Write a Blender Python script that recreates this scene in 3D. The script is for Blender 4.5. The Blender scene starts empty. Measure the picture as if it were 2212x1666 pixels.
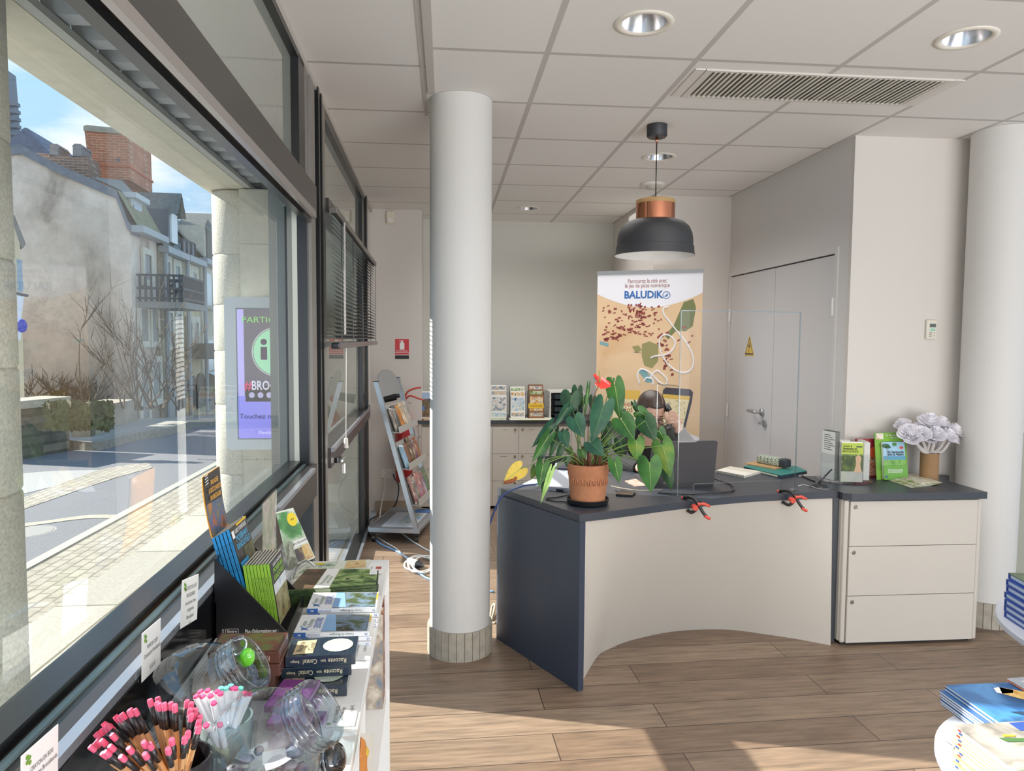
import bpy, bmesh, math, random
from math import sin, cos, pi, tan, atan2, radians, sqrt
from mathutils import Vector, Matrix, noise
SC = bpy.context.scene
COL = SC.collection
V = Vector
# ---------------------------------------------------------------- camera (2212 x 1666 frame)
FPX, YAW, PITCH, ROLL, CAMZ = 1558.5, 0.0918, 0.0637, 0.0068, 1.52
_f0 = V((sin(YAW), cos(YAW), 0)); _r0 = V((cos(YAW), -sin(YAW), 0)); _u0 = V((0, 0, 1))
FW = _f0 * cos(PITCH) - _u0 * sin(PITCH)
_u = _u0 * cos(PITCH) + _f0 * sin(PITCH)
RT = _r0 * cos(ROLL) + _u * sin(ROLL)
UP = _u * cos(ROLL) - _r0 * sin(ROLL)
CAM = V((0, 0, CAMZ))
cam_d = bpy.data.cameras.new('camera'); cam_d.sensor_width = 36; cam_d.sensor_fit = 'HORIZONTAL'
cam_d.lens = FPX / 2212 * 36; cam_d.clip_start = .05; cam_d.clip_end = 300
cam = bpy.data.objects.new('camera', cam_d); COL.objects.link(cam)
cam.matrix_world = Matrix(((RT.x, UP.x, -FW.x, CAM.x), (RT.y, UP.y, -FW.y, CAM.y), (RT.z, UP.z, -FW.z, CAM.z), (0, 0, 0, 1)))
SC.camera = cam
# survey helpers: where a sight line of the photograph meets a real plane of the place
def ray(px, py): return FW + RT * ((px - 1106) / FPX) - UP * ((py - 833) / FPX)
def onz(px, py, z): d = ray(px, py); return CAM + d * ((z - CAMZ) / d.z)
def ony(px, py, y): d = ray(px, py); return CAM + d * (y / d.y)
def onx(px, py, x): d = ray(px, py); return CAM + d * (x / d.x)
def onp(px, py, p, n):
    d = ray(px, py); p = V(p); n = V(n); return CAM + d * ((p - CAM).dot(n) / d.dot(n))
WX, WS = -0.5156, -0.0216                     # the shop front runs at a slight angle
def wl(u, d, z): return V((WX + WS * u - d, u, z))   # u along the shop front, d outwards, z up
def onw(px, py, d=0): return onp(px, py, wl(0, d, 0), (1, -WS, 0))

# ---------------------------------------------------------------- materials
def srgb(h):
    if isinstance(h, str):
        h = h.lstrip('#'); c = [int(h[i:i + 2], 16) / 255 for i in (0, 2, 4)]
    else: c = [v / 255 for v in h]
    return tuple(((v / 12.92) if v <= .04045 else ((v + .055) / 1.055) ** 2.4) for v in c) + (1,)
MATS = {}
def newmat(name):
    m = bpy.data.materials.new(name); m.use_nodes = True
    nt = m.node_tree; b = nt.nodes['Principled BSDF']
    return m, nt, b
def N(nt, t, **kw):
    n = nt.nodes.new(t)
    for k, v in kw.items():
        if k.startswith('i_'):
            n.inputs[k[2:].replace('_', ' ')].default_value = v
        else: setattr(n, k, v)
    return n
def M(name, col, rough=.5, metal=0, var=0, vscale=20, bump=0, spec=None, alpha=None, emit=0, coat=0):
    """plain procedural material: base colour with an optional noise variation and bump"""
    if name in MATS: return MATS[name]
    m, nt, b = newmat(name)
    c = srgb(col)
    b.inputs['Base Color'].default_value = c; b.inputs['Roughness'].default_value = rough; b.inputs['Metallic'].default_value = metal
    if spec is not None: b.inputs['Specular IOR Level'].default_value = spec
    if coat: b.inputs['Coat Weight'].default_value = coat
    if emit:
        b.inputs['Emission Color'].default_value = c; b.inputs['Emission Strength'].default_value = emit
    if var or bump:
        tc = N(nt, 'ShaderNodeTexCoord'); no = N(nt, 'ShaderNodeTexNoise', i_Scale=vscale, i_Detail=6.0)
        nt.links.new(tc.outputs['Object'], no.inputs['Vector'])
        if var:
            r = N(nt, 'ShaderNodeValToRGB')
            r.color_ramp.elements[0].position = .3; r.color_ramp.elements[1].position = .7
            r.color_ramp.elements[0].color = tuple(v * (1 - var) for v in c[:3]) + (1,)
            r.color_ramp.elements[1].color = tuple(min(1, v * (1 + var)) for v in c[:3]) + (1,)
            nt.links.new(no.outputs['Fac'], r.inputs['Fac']); nt.links.new(r.outputs['Color'], b.inputs['Base Color'])
        if bump:
            bp = N(nt, 'ShaderNodeBump', i_Strength=bump, i_Distance=.01)
            nt.links.new(no.outputs['Fac'], bp.inputs['Height']); nt.links.new(bp.outputs['Normal'], b.inputs['Normal'])
    MATS[name] = m; return m
def PIC(name, cols, scale=30, rough=.35, stretch=(1, 1, 1), detail=3, seed=0, const=False, coords='Object'):
    """a printed picture: patches of the given colours from stretched noise"""
    if name in MATS: return MATS[name]
    m, nt, b = newmat(name)
    tc = N(nt, 'ShaderNodeTexCoord'); mp = N(nt, 'ShaderNodeMapping'); mp.inputs['Scale'].default_value = stretch; mp.inputs['Location'].default_value = (seed * 1.7, seed * 3.1, seed * .7)
    no = N(nt, 'ShaderNodeTexNoise', i_Scale=float(scale), i_Detail=float(detail), i_Distortion=.4)
    r = N(nt, 'ShaderNodeValToRGB'); cr = r.color_ramp
    cr.interpolation = 'CONSTANT' if const else 'LINEAR'
    n = len(cols)
    pos = [.28 + .44 * i / max(1, n - 1) for i in range(n)] if not const else [0] + [.33 + .34 * i / max(1, n - 1) for i in range(1, n)]
    cr.elements[0].position = pos[0]; cr.elements[0].color = srgb(cols[0])
    cr.elements[1].position = pos[-1]; cr.elements[1].color = srgb(cols[-1])
    for i in range(1, n - 1):
        e = cr.elements.new(pos[i]); e.color = srgb(cols[i])
    L = nt.links.new
    L(tc.outputs[coords], mp.inputs['Vector']); L(mp.outputs['Vector'], no.inputs['Vector']); L(no.outputs['Fac'], r.inputs['Fac']); L(r.outputs['Color'], b.inputs['Base Color'])
    b.inputs['Roughness'].default_value = rough
    MATS[name] = m; return m
def GLASS(name, tint='ffffff', ior=1.5, gain=1.0, rough=0.0, base=0.0):
    """thin pane: lets light straight through, reflects by angle"""
    if name in MATS: return MATS[name]
    m, nt, b = newmat(name); nt.nodes.remove(b)
    out = nt.nodes['Material Output']
    tr = N(nt, 'ShaderNodeBsdfTransparent'); tr.inputs['Color'].default_value = srgb(tint)
    gl = N(nt, 'ShaderNodeBsdfGlossy'); gl.inputs['Roughness'].default_value = rough
    fr = N(nt, 'ShaderNodeFresnel'); ge = N(nt, 'ShaderNodeNewGeometry')
    sg = N(nt, 'ShaderNodeMath', operation='MULTIPLY_ADD'); sg.inputs[1].default_value = -2; sg.inputs[2].default_value = 1
    pw = N(nt, 'ShaderNodeMath', operation='POWER'); pw.inputs[0].default_value = ior      # same reflection from both sides of a thin pane
    nt.links.new(ge.outputs['Backfacing'], sg.inputs[0]); nt.links.new(sg.outputs[0], pw.inputs[1]); nt.links.new(pw.outputs[0], fr.inputs['IOR'])
    mu = N(nt, 'ShaderNodeMath', operation='MULTIPLY_ADD', use_clamp=True); mu.inputs[1].default_value = gain; mu.inputs[2].default_value = base
    mx = N(nt, 'ShaderNodeMixShader')
    L = nt.links.new
    L(fr.outputs['Fac'], mu.inputs[0]); L(mu.outputs[0], mx.inputs['Fac']); L(tr.outputs[0], mx.inputs[1]); L(gl.outputs[0], mx.inputs[2]); L(mx.outputs[0], out.inputs['Surface'])
    MATS[name] = m; return m
def GRID(name, c_tile, c_line, sx, sy, ox, oy, w, rough=.8, var=.03):
    """suspended ceiling: square tiles between flush metal bars"""
    m, nt, b = newmat(name); L = nt.links.new
    tc = N(nt, 'ShaderNodeTexCoord'); sp = N(nt, 'ShaderNodeSeparateXYZ'); L(tc.outputs['Object'], sp.inputs[0])
    def band(sock, s, o):
        a = N(nt, 'ShaderNodeMath', operation='SUBTRACT'); a.inputs[1].default_value = o - s * .5; L(sock, a.inputs[0])
        d = N(nt, 'ShaderNodeMath', operation='PINGPONG'); d.inputs[1].default_value = s * .5; L(a.outputs[0], d.inputs[0])
        e = N(nt, 'ShaderNodeMath', operation='GREATER_THAN'); e.inputs[1].default_value = s * .5 - w * .5; L(d.outputs[0], e.inputs[0])
        return e
    bs = []
    if sx: bs.append(band(sp.outputs[0], sx, ox))
    if sy: bs.append(band(sp.outputs[1], sy, oy))
    f = bs[0].outputs[0]
    if len(bs) == 2:
        mxm = N(nt, 'ShaderNodeMath', operation='MAXIMUM'); L(bs[0].outputs[0], mxm.inputs[0]); L(bs[1].outputs[0], mxm.inputs[1]); f = mxm.outputs[0]
    mix = N(nt, 'ShaderNodeMix', data_type='RGBA'); mix.inputs[6].default_value = srgb(c_tile); mix.inputs[7].default_value = srgb(c_line)
    L(f, mix.inputs[0]); L(mix.outputs[2], b.inputs['Base Color'])
    b.inputs['Roughness'].default_value = rough
    no = N(nt, 'ShaderNodeTexNoise', i_Scale=300.0, i_Detail=2.0); L(tc.outputs['Object'], no.inputs['Vector'])
    bp = N(nt, 'ShaderNodeBump', i_Strength=.05, i_Distance=.002); L(no.outputs['Fac'], bp.inputs['Height']); L(bp.outputs['Normal'], b.inputs['Normal'])
    return m
def BRICK(name, c1, c2, cm, bw, bh, mortar, offset=.5, rough=.85, rot=(0, 0, 0), scale=1, noise_amt=.5, nscale=4, bump=.3, nstretch=(1, 1, 1), loc=(0, 0, 0)):
    m, nt, b = newmat(name); L = nt.links.new
    tc = N(nt, 'ShaderNodeTexCoord'); mp = N(nt, 'ShaderNodeMapping'); mp.inputs['Rotation'].default_value = rot; mp.inputs['Location'].default_value = loc
    L(tc.outputs['Object'], mp.inputs['Vector'])
    br = N(nt, 'ShaderNodeTexBrick', offset=offset); br.inputs['Scale'].default_value = scale
    br.inputs['Color1'].default_value = srgb(c1); br.inputs['Color2'].default_value = srgb(c2); br.inputs['Mortar'].default_value = srgb(cm)
    br.inputs['Brick Width'].default_value = bw; br.inputs['Row Height'].default_value = bh; br.inputs['Mortar Size'].default_value = mortar
    br.inputs['Mortar Smooth'].default_value = .1
    L(mp.outputs[0], br.inputs['Vector'])
    mp2 = N(nt, 'ShaderNodeMapping'); mp2.inputs['Scale'].default_value = nstretch; L(mp.outputs[0], mp2.inputs['Vector'])
    no = N(nt, 'ShaderNodeTexNoise', i_Scale=float(nscale), i_Detail=8.0, i_Roughness=.65); L(mp2.outputs[0], no.inputs['Vector'])
    r = N(nt, 'ShaderNodeValToRGB'); r.color_ramp.elements[0].position = .32; r.color_ramp.elements[1].position = .68
    lo = 1 - noise_amt; r.color_ramp.elements[0].color = (lo, lo, lo, 1); r.color_ramp.elements[1].color = (1, 1, 1, 1)
    L(no.outputs['Fac'], r.inputs['Fac'])
    mix = N(nt, 'ShaderNodeMix', data_type='RGBA', blend_type='MULTIPLY'); mix.inputs[0].default_value = 1
    L(br.outputs['Color'], mix.inputs[6]); L(r.outputs['Color'], mix.inputs[7]); L(mix.outputs[2], b.inputs['Base Color'])
    b.inputs['Roughness'].default_value = rough
    if bump:
        bp = N(nt, 'ShaderNodeBump', i_Strength=bump, i_Distance=.01); bp.invert = True
        L(br.outputs['Fac'], bp.inputs['Height']); L(bp.outputs['Normal'], b.inputs['Normal'])
    MATS[name] = m
    return m

# ---------------------------------------------------------------- mesh builder
class MB:
    def __init__(self): self.bm = bmesh.new()
    def face(self, pts, T=None):
        vs = [self.bm.verts.new((T @ V(p)) if T else V(p)) for p in pts]
        try: self.bm.faces.new(vs)
        except ValueError: pass
        return self
    def box(self, x0, x1, y0, y1, z0, z1, T=None, bev=0, seg=2):
        c = [(x0, y0, z0), (x1, y0, z0), (x1, y1, z0), (x0, y1, z0), (x0, y0, z1), (x1, y0, z1), (x1, y1, z1), (x0, y1, z1)]
        return self.hexa(c, T, bev, seg)
    def hexa(self, c, T=None, bev=0, seg=2):
        vs = [self.bm.verts.new((T @ V(p)) if T else V(p)) for p in c]
        fs = [self.bm.faces.new([vs[i] for i in q]) for q in ((3, 2, 1, 0), (4, 5, 6, 7), (0, 1, 5, 4), (1, 2, 6, 5), (2, 3, 7, 6), (3, 0, 4, 7))]
        if bev:
            es = list({e for f in fs for e in f.edges})
            bmesh.ops.bevel(self.bm, geom=es, offset=bev, segments=seg, affect='EDGES', profile=.5)
        return self
    def prism(self, poly, h0, h1=None, T=None, axis='z'):
        """extrude a 2D polygon: axis z -> (x,y,h); axis y -> (x,h,z); axis x -> (h,y,z)"""
        def P(p, h):
            q = {'z': (p[0], p[1], h), 'y': (p[0], h, p[1]), 'x': (h, p[0], p[1])}[axis]
            return (T @ V(q)) if T else V(q)
        a = [self.bm.verts.new(P(p, h0)) for p in poly]; b = [self.bm.verts.new(P(p, h1)) for p in poly]
        n = len(poly)
        self.bm.faces.new(a[::-1]); self.bm.faces.new(b)
        for i in range(n): self.bm.faces.new((a[i], a[(i + 1) % n], b[(i + 1) % n], b[i]))
        return self
    def extr(self, pts, d):
        """extrude a 3D polygon by the vector d"""
        d = V(d); a = [self.bm.verts.new(V(p)) for p in pts]; b = [self.bm.verts.new(V(p) + d) for p in pts]
        n = len(pts); self.bm.faces.new(a[::-1]); self.bm.faces.new(b)
        for i in range(n): self.bm.faces.new((a[i], a[(i + 1) % n], b[(i + 1) % n], b[i]))
        return self
    def lathe(self, prof, n=32, T=None, cap0=False, cap1=False, a0=0, a1=2 * pi):
        """prof: list of (r,z)"""
        full = abs(a1 - a0 - 2 * pi) < 1e-6
        m = n if full else n + 1
        rows = []
        for r, z in prof:
            rows.append([self.bm.verts.new((T @ V((r * cos(a0 + (a1 - a0) * i / n), r * sin(a0 + (a1 - a0) * i / n), z))) if T else V((r * cos(a0 + (a1 - a0) * i / n), r * sin(a0 + (a1 - a0) * i / n), z))) for i in range(m)])
        for j in range(len(rows) - 1):
            for i in range(n):
                k = (i + 1) % m
                try: self.bm.faces.new((rows[j][i], rows[j][k], rows[j + 1][k], rows[j + 1][i]))
                except ValueError: pass
        if cap0: self.bm.faces.new(rows[0][::-1])
        if cap1: self.bm.faces.new(rows[-1])
        return self
    def cyl(self, p0, p1, r0, r1=None, n=12, caps=True):
        p0 = V(p0); p1 = V(p1); r1 = r0 if r1 is None else r1
        d = p1 - p0; q = d.to_track_quat('Z', 'Y').to_matrix().to_4x4(); T = Matrix.Translation(p0) @ q
        return self.lathe([(r0, 0), (r1, d.length)], n, T, caps, caps)
    def tube(self, pts, r, n=8, closed=False):
        pts = [V(p) for p in pts]; rows = []
        R = r if callable(r) else (lambda t: r)
        up = V((0, 0, 1)); prev = None; m = len(pts)
        for i, p in enumerate(pts):
            if closed: t = (pts[(i + 1) % m] - pts[(i - 1) % m])
            else: t = (pts[min(i + 1, m - 1)] - pts[max(i - 1, 0)])
            t = t.normalized() if t.length > 1e-9 else V((0, 0, 1))
            if prev is None:
                a = t.cross(up)
                if a.length < 1e-3: a = t.cross(V((1, 0, 0)))
            else: a = prev - t * prev.dot(t)
            a.normalize(); prev = a; b = t.cross(a)
            rr = R(i / max(1, m - 1))
            rows.append([self.bm.verts.new(p + a * rr * cos(2 * pi * k / n) + b * rr * sin(2 * pi * k / n)) for k in range(n)])
        for i in range(m if closed else m - 1):
            for k in range(n):
                self.bm.faces.new((rows[i][k], rows[i][(k + 1) % n], rows[(i + 1) % m][(k + 1) % n], rows[(i + 1) % m][k]))
        if not closed: self.bm.faces.new(rows[0][::-1]); self.bm.faces.new(rows[-1])
        return self
    def grid(self, rows):
        vr = [[self.bm.verts.new(V(p)) for p in r] for r in rows]
        for i in range(len(vr) - 1):
            for j in range(len(vr[0]) - 1):
                self.bm.faces.new((vr[i][j], vr[i][j + 1], vr[i + 1][j + 1], vr[i + 1][j]))
        return self
    def ball(self, c, r, n=16, sx=1, sy=1, sz=1, T=None):
        prof = [(max(1e-4, cos(-pi / 2 + pi * i / (n // 2))), sin(-pi / 2 + pi * i / (n // 2))) for i in range(n // 2 + 1)]
        TT = Matrix.Translation(V(c)) @ Matrix.Diagonal((r * sx, r * sy, r * sz, 1))
        if T: TT = T @ TT
        return self.lathe(prof, n, TT, True, True)
def curve(pts, n=8):
    """Catmull-Rom through points"""
    pts = [V(p) for p in pts]; out = []
    for i in range(len(pts) - 1):
        p0 = pts[max(i - 1, 0)]; p1 = pts[i]; p2 = pts[i + 1]; p3 = pts[min(i + 2, len(pts) - 1)]
        for k in range(n):
            t = k / n
            out.append(.5 * ((2 * p1) + (p2 - p0) * t + (2 * p0 - 5 * p1 + 4 * p2 - p3) * t * t + (3 * p1 - p0 - 3 * p2 + p3) * t ** 3))
    out.append(pts[-1]); return out
LOCM = {}
def obj(name, mb, m, parent=None, smooth=False, label=None, mods=None, local=False, weld=False):
    """link ONE mesh object; vertices are in place coordinates unless local=True"""
    me = bpy.data.meshes.new(name)
    if isinstance(mb, bpy.types.Mesh): me = mb
    else:
        if weld: bmesh.ops.remove_doubles(mb.bm, verts=mb.bm.verts, dist=1e-5)
        bmesh.ops.recalc_face_normals(mb.bm, faces=mb.bm.faces)
        mb.bm.to_mesh(me); mb.bm.free()
    if m is not None:
        for x in (m if isinstance(m, (list, tuple)) else [m]): me.materials.append(x)
    if smooth:
        for p in me.polygons: p.use_smooth = True
        if isinstance(smooth, (int, float)) and smooth is not True:
            try: me.set_sharp_from_angle(angle=radians(smooth))
            except Exception: pass
    o = bpy.data.objects.new(name, me); COL.objects.link(o)
    if parent:
        o.parent = parent
        PW = LOCM.get(parent.name, Matrix.Identity(4))
        if local: LOCM[o.name] = PW
        else: o.matrix_parent_inverse = PW.inverted()   # vertices are given in place coordinates
    if label: o['label'] = label
    return o
def thing(name, label, cat, loc=(0, 0, 0), rotz=0, group=None, parent=None):
    o = bpy.data.objects.new(name, None); COL.objects.link(o)
    o.location = loc; o.rotation_euler = (0, 0, rotz); o.empty_display_size = .05
    LOCM[o.name] = Matrix.Translation(V(loc)) @ Matrix.Rotation(rotz, 4, 'Z')
    o['label'] = label; o['category'] = cat
    if group: o['group'] = group
    return o
def tag(o, label, cat, group=None, kind=None):
    o['label'] = label; o['category'] = cat
    if group: o['group'] = group
    if kind: o['kind'] = kind
    return o
def struct(name, mb, m, parent=None, label=None, smooth=False):
    o = obj(name, mb, m, parent, smooth)
    if not parent: o['kind'] = 'structure'
    if label: o['label'] = label
    return o
def sthing(name, label=None):
    o = bpy.data.objects.new(name, None); COL.objects.link(o); o['kind'] = 'structure'
    if label: o['label'] = label
    return o
def dup(root, loc=None, rot=None, label=None, group=None):
    r = root.copy(); COL.objects.link(r)
    if loc is not None: r.location = loc
    if rot is not None: r.rotation_euler = rot
    if label: r['label'] = label
    if group: r['group'] = group
    for ch in list(root.children):
        c = ch.copy(); COL.objects.link(c); c.parent = r; c.matrix_parent_inverse = ch.matrix_parent_inverse.copy()
        for g in list(ch.children):
            d = g.copy(); COL.objects.link(d); d.parent = c; d.matrix_parent_inverse = g.matrix_parent_inverse.copy()
    return r
def frame(o, r, u):
    """matrix of a sign plane: origin o, reading direction r, up u"""
    r = V(r).normalized(); u = V(u); u = (u - r * u.dot(r)).normalized(); n = r.cross(u); o = V(o)
    return Matrix(((r.x, u.x, n.x, o.x), (r.y, u.y, n.y, o.y), (r.z, u.z, n.z, o.z), (0, 0, 0, 1)))
def text(s, T, size, m, parent, width=None, align='CENTER', bold=0.0, name='lettering', ext=0.0, shear=0, cond=1.0):
    """lettering in the plane of T, lifted half a millimetre off it; width fits the line to a length"""
    c = bpy.data.curves.new('t', 'FONT'); c.body = s; c.size = size; c.align_x = align; c.align_y = 'CENTER'; c.resolution_u = 2
    c.offset = bold * size; c.shear = shear
    t = bpy.data.objects.new('t', c)
    me = bpy.data.meshes.new_from_object(t)
    bpy.data.objects.remove(t); bpy.data.curves.remove(c)
    sx = cond
    if width and len(me.vertices):
        xs = [v.co.x for v in me.vertices]; w = max(xs) - min(xs)
        if w > 0: sx = width / w
    for v in me.vertices: v.co = T @ V((v.co.x * sx, v.co.y, .0006))
    me.materials.clear()
    return obj(name, me, m, parent)
def rect(T, x0, x1, y0, y1, z=.0004):
    return MB().face([(x0, y0, z), (x1, y0, z), (x1, y1, z), (x0, y1, z)], T)
def disc(T, x, y, rx, ry=None, n=28, z=.0004, mb=None):
    ry = ry or rx
    return (mb or MB()).face([(x + rx * cos(2 * pi * i / n), y + ry * sin(2 * pi * i / n), z) for i in range(n)], T)
ORD = ['topmost', 'second from the top', 'third from the top', 'fourth from the top', 'fifth from the top', 'sixth from the top', 'seventh from the top', 'eighth from the top', 'ninth from the top', 'tenth from the top', 'eleventh from the top', 'twelfth from the top', 'thirteenth from the top', 'fourteenth from the top']
ORDL = ['first', 'second', 'third', 'fourth', 'fifth', 'sixth', 'seventh', 'eighth', 'ninth', 'tenth', 'eleventh', 'twelfth']

WHITE = M('white wall paint', 'd6d3d0', .85, bump=.04, vscale=220)
WALLW = M('white wall paint warm', 'd2ccc5', .85, bump=.04, vscale=220)
LAMW = M('white laminate', 'c8c0b4', .45)
SHELFW = M('white shelf lacquer', 'eeeeec', .35)
ANTH = M('anthracite laminate', '2c3038', .42, var=.06, vscale=400)
NAVY = M('blue black laminate', '2b3444', .4)
BLK = M('black frame lacquer', '0d0e10', .3)
DGREY = M('dark grey aluminium', '343130', .28, .3)
GREYAL = M('grey aluminium', '8f8b86', .35, .5)
PAPER = M('white paper', 'f2f1ee', .6)
INK = M('black ink', '15151a', .6)
STEEL = M('brushed steel', 'b4b4b2', .28, 1)
CHROME = M('chrome', 'dcdcdc', .08, 1)
BLACKP = M('black plastic', '141416', .35)
REDP = M('red plastic', 'd22c22', .4)
GREENINK = M('green ink', '5c8a2a', .6)
SPAN = M('grey green spandrel glass', '9ba198', .06, coat=.6)
PANE = GLASS('window glass', 'f6faf8', 1.5, 1.1)
ACRYL = GLASS('clear acrylic', 'fefefe', 1.40, .8, base=.0)
# ================================================================ ROOM SHELL
CEIL = 2.635
GY0 = 2.866; GX0 = .393
FLOORM = BRICK('wood plank floor', '9c836c', '7d6450', '3e3028', 1.24, .182, .0022, offset=.37, rough=.42, rot=(0, 0, radians(-1.5)), noise_amt=.58, nscale=3.2, bump=.15, nstretch=(1.3, 13, 1), loc=(.3, .07, 0))
struct('floor', MB().box(-.60, 7, -4.5, 7.2, -.12, 0), FLOORM)
# ceiling with holes for the downlights
DL = [onz(1391, 50, CEIL), onz(2087, 82, CEIL), onz(1424, 339, CEIL), onz(1140, 450, CEIL)]
def ceiling_bm(x0, x1, y0, y1, holes, r=.078):
    mb = MB(); bm = mb.bm; ed = []
    def loop(pts):
        vs = [bm.verts.new(p) for p in pts]
        for i in range(len(vs)): ed.append(bm.edges.new((vs[i], vs[(i + 1) % len(vs)])))
    loop([(x0, y0, CEIL), (x1, y0, CEIL), (x1, y1, CEIL), (x0, y1, CEIL)])
    for h in holes: loop([(h.x + r * cos(2 * pi * i / 28), h.y + r * sin(2 * pi * i / 28), CEIL) for i in range(28)])
    bmesh.ops.triangle_fill(bm, edges=ed, use_beauty=True)
    return mb
cm = GRID('ceiling tiles', 'e4e2de', 'b9b5b0', .6, .6, GX0, GY0, .024)
struct('ceiling', ceiling_bm(-.055, 7, -4.5, 6.95, DL), cm)
ly = onz(905, 143, CEIL).y
cm2 = GRID('ceiling tiles by the window', 'e2e0dc', 'b2aea9', 0, .6, 0, ly, .02)
struct('ceiling_aisle', MB().face([(-.66, -4.5, CEIL), (-.055, -4.5, CEIL), (-.055, 6.95, CEIL), (-.66, 6.95, CEIL)]), cm2)
struct('roof_slab', MB().box(-.62, 7, -4.5, 7.2, CEIL + .16, CEIL + .3), WHITE)
struct('trim_1', MB().box(-.082, -.05, -4.5, 3.36, CEIL - .012, CEIL - .001).box(-.105, -.088, -4.5, 3.7, CEIL - .004, CEIL - .0005), M('ceiling trim grey', 'bdb8b2', .7))
# light metal angle along the shop front
def wbox(mb, u0, u1, d0, d1, z0, z1, bev=0):
    return mb.hexa([wl(u0, d0, z0), wl(u0, d1, z0), wl(u1, d1, z0), wl(u1, d0, z0), wl(u0, d0, z1), wl(u0, d1, z1), wl(u1, d1, z1), wl(u1, d0, z1)], None, bev)
struct('trim_2', wbox(MB(), -4.4, 6.38, -.022, 0, CEIL - .03, CEIL - .001), M('ceiling angle', 'b5afa8', .5))
# back walls
struct('wall_back_left', MB().box(-.70, -.21, 6.39, 7.1, 0, CEIL), WALLW)
struct('wall_back', MB().box(-.21, 1.6, 6.88, 7.1, 0, CEIL), M('back wall paint', 'c9c9c1', .85, bump=.04, vscale=220))
struct('wall_alcove', MB().box(1.6, 2.35, 5.51, 7.1, 0, CEIL), WALLW)
struct('wall_right', MB().box(2.2115, 2.35, 3.829, 5.51, 2.055, CEIL).box(2.2115, 2.35, 3.829, 3.93, 0, 2.055), WHITE)
struct('wall_side', MB().box(2.21, 7.0, 3.80, 3.829, 0, CEIL), WALLW)
struct('baseboard_back', MB().box(-.62, -.215, 6.378, 6.389, 0, .088), M('beige tile skirting', 'a3937f', .5, var=.08, vscale=30))
struct('wall_left', wbox(MB(), 5.93, 6.385, 0, .12, 0, CEIL), WHITE)

px_ = ony(2196, 1000, 3.79).x
struct('trim_6', MB().box(px_, px_ + 1.2, 3.765, 3.798, 0, ony(2200, 938, 3.77).z), M('grey green panel', 'a3a294', .6))
# round columns
def column(name, label, c, r, tiles=True):
    t = thing(name, label, 'column', (c[0], c[1], 0))
    obj('shaft', MB().lathe([(r, .135), (r, CEIL - .001)], 64, Matrix.Translation((c[0], c[1], 0))), M('column paint', 'd2d0cc', .6, bump=.02, vscale=150), t, True)
    mt = M('stone tile grey', 'a59c8c', .6, var=.15, vscale=25)
    mb = MB(); n = 26
    for i in range(n):
        a0 = 2 * pi * i / n + .012; a1 = 2 * pi * (i + 1) / n - .012
        R0, R1 = r + .001, r + .013
        mb.prism([(c[0] + R0 * cos(a0), c[1] + R0 * sin(a0)), (c[0] + R1 * cos(a0), c[1] + R1 * sin(a0)), (c[0] + R1 * cos(a1), c[1] + R1 * sin(a1)), (c[0] + R0 * cos(a1), c[1] + R0 * sin(a1))], 0, .137)
    obj('tile_skirting', mb, mt, t)
    obj('grout', MB().lathe([(r + .010, 0), (r + .010, .134), (r, .136)], 64, Matrix.Translation((c[0], c[1], 0))), M('grout', '7b7468', .9), t, True)
    return t
column('column', 'white round column with a grey tiled foot in the middle of the room', (.0705, 3.47), .146)
column('column', 'white round column against the right wall beside the drawer cabinet', (2.94, 3.64), .15)

# ---------------------------------------------------------------- shop front
w1 = sthing('window_1', 'large street window with dark frame and wide sill rail')
mb = MB(); wbox(mb, -4.4, 3.12, -.035, .06, .85, .955); wbox(mb, -4.4, 3.12, -.035, .03, .955, .985)
obj('sill_rail', mb, DGREY, w1)
mb = MB(); wbox(mb, -4.4, 3.08, .025, .08, .95, 1.004); obj('glazing_bead', mb, BLK, w1)
mb = MB(); wbox(mb, -4.4, 3.08, .006, .016, .98, .991); obj('gasket_strip', mb, M('teal gasket', '6f8a90', .3, .3), w1)
mb = MB(); wbox(mb, -4.4, 2.99, -.050, -.031, .974, .9885); obj('sill_nosing', mb, M('bright aluminium', 'b9bec8', .25, .8), w1)
mb = MB(); wbox(mb, -4.4, 3.12, -.045, 0, 2.02, 2.15); wbox(mb, -4.4, 3.12, 0, .08, 2.075, 2.15); obj('transom', mb, DGREY, w1)
mb = MB(); wbox(mb, -4.4, 3.0, -.06, -.044, 2.004, 2.03); obj('transom_nosing', mb, M('pale aluminium', 'a8a09c', .3, .6), w1)
mb = MB(); wbox(mb, -4.4, 3.1, -.025, .004, 2.0, 2.02); wbox(mb, 3.08, 3.12, -.01, .08, .985, 2.06); obj('frame', mb, BLK, w1)
mb = MB(); wbox(mb, 3.076, 3.0795, .03, .05, 1.0, 2.07); obj('spacer_strip', mb, M('white spacer', 'c9cbc0', .5), w1)
obj('pane', MB().face([wl(-4.4, .05, .98), wl(3.09, .05, .98), wl(3.09, .05, 2.08), wl(-4.4, .05, 2.08)]), PANE, w1)
obj('lower_pane', MB().face([wl(-4.4, .03, .05), wl(3.1, .03, .05), wl(3.1, .03, .83), wl(-4.4, .03, .83)]), PANE, w1)
mb = MB(); wbox(mb, -4.4, 3.12, -.03, .05, 0, .06); wbox(mb, 3.085, 3.12, -.02, .06, .06, .83); obj('lower_frame', mb, BLK, w1)
w2 = sthing('window_2', 'high window above the transom')
obj('pane', MB().face([wl(-4.4, .01, 2.15), wl(2.9, .01, 2.15), wl(2.9, .01, 2.6), wl(-4.4, .01, 2.6)]), SPAN, w2)
mb = MB(); wbox(mb, -4.4, 3.0, -.02, .05, 2.585, 2.635); wbox(mb, 2.87, 3.0, -.02, .05, 2.15, 2.6); obj('frame', mb, BLK, w2)
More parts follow.
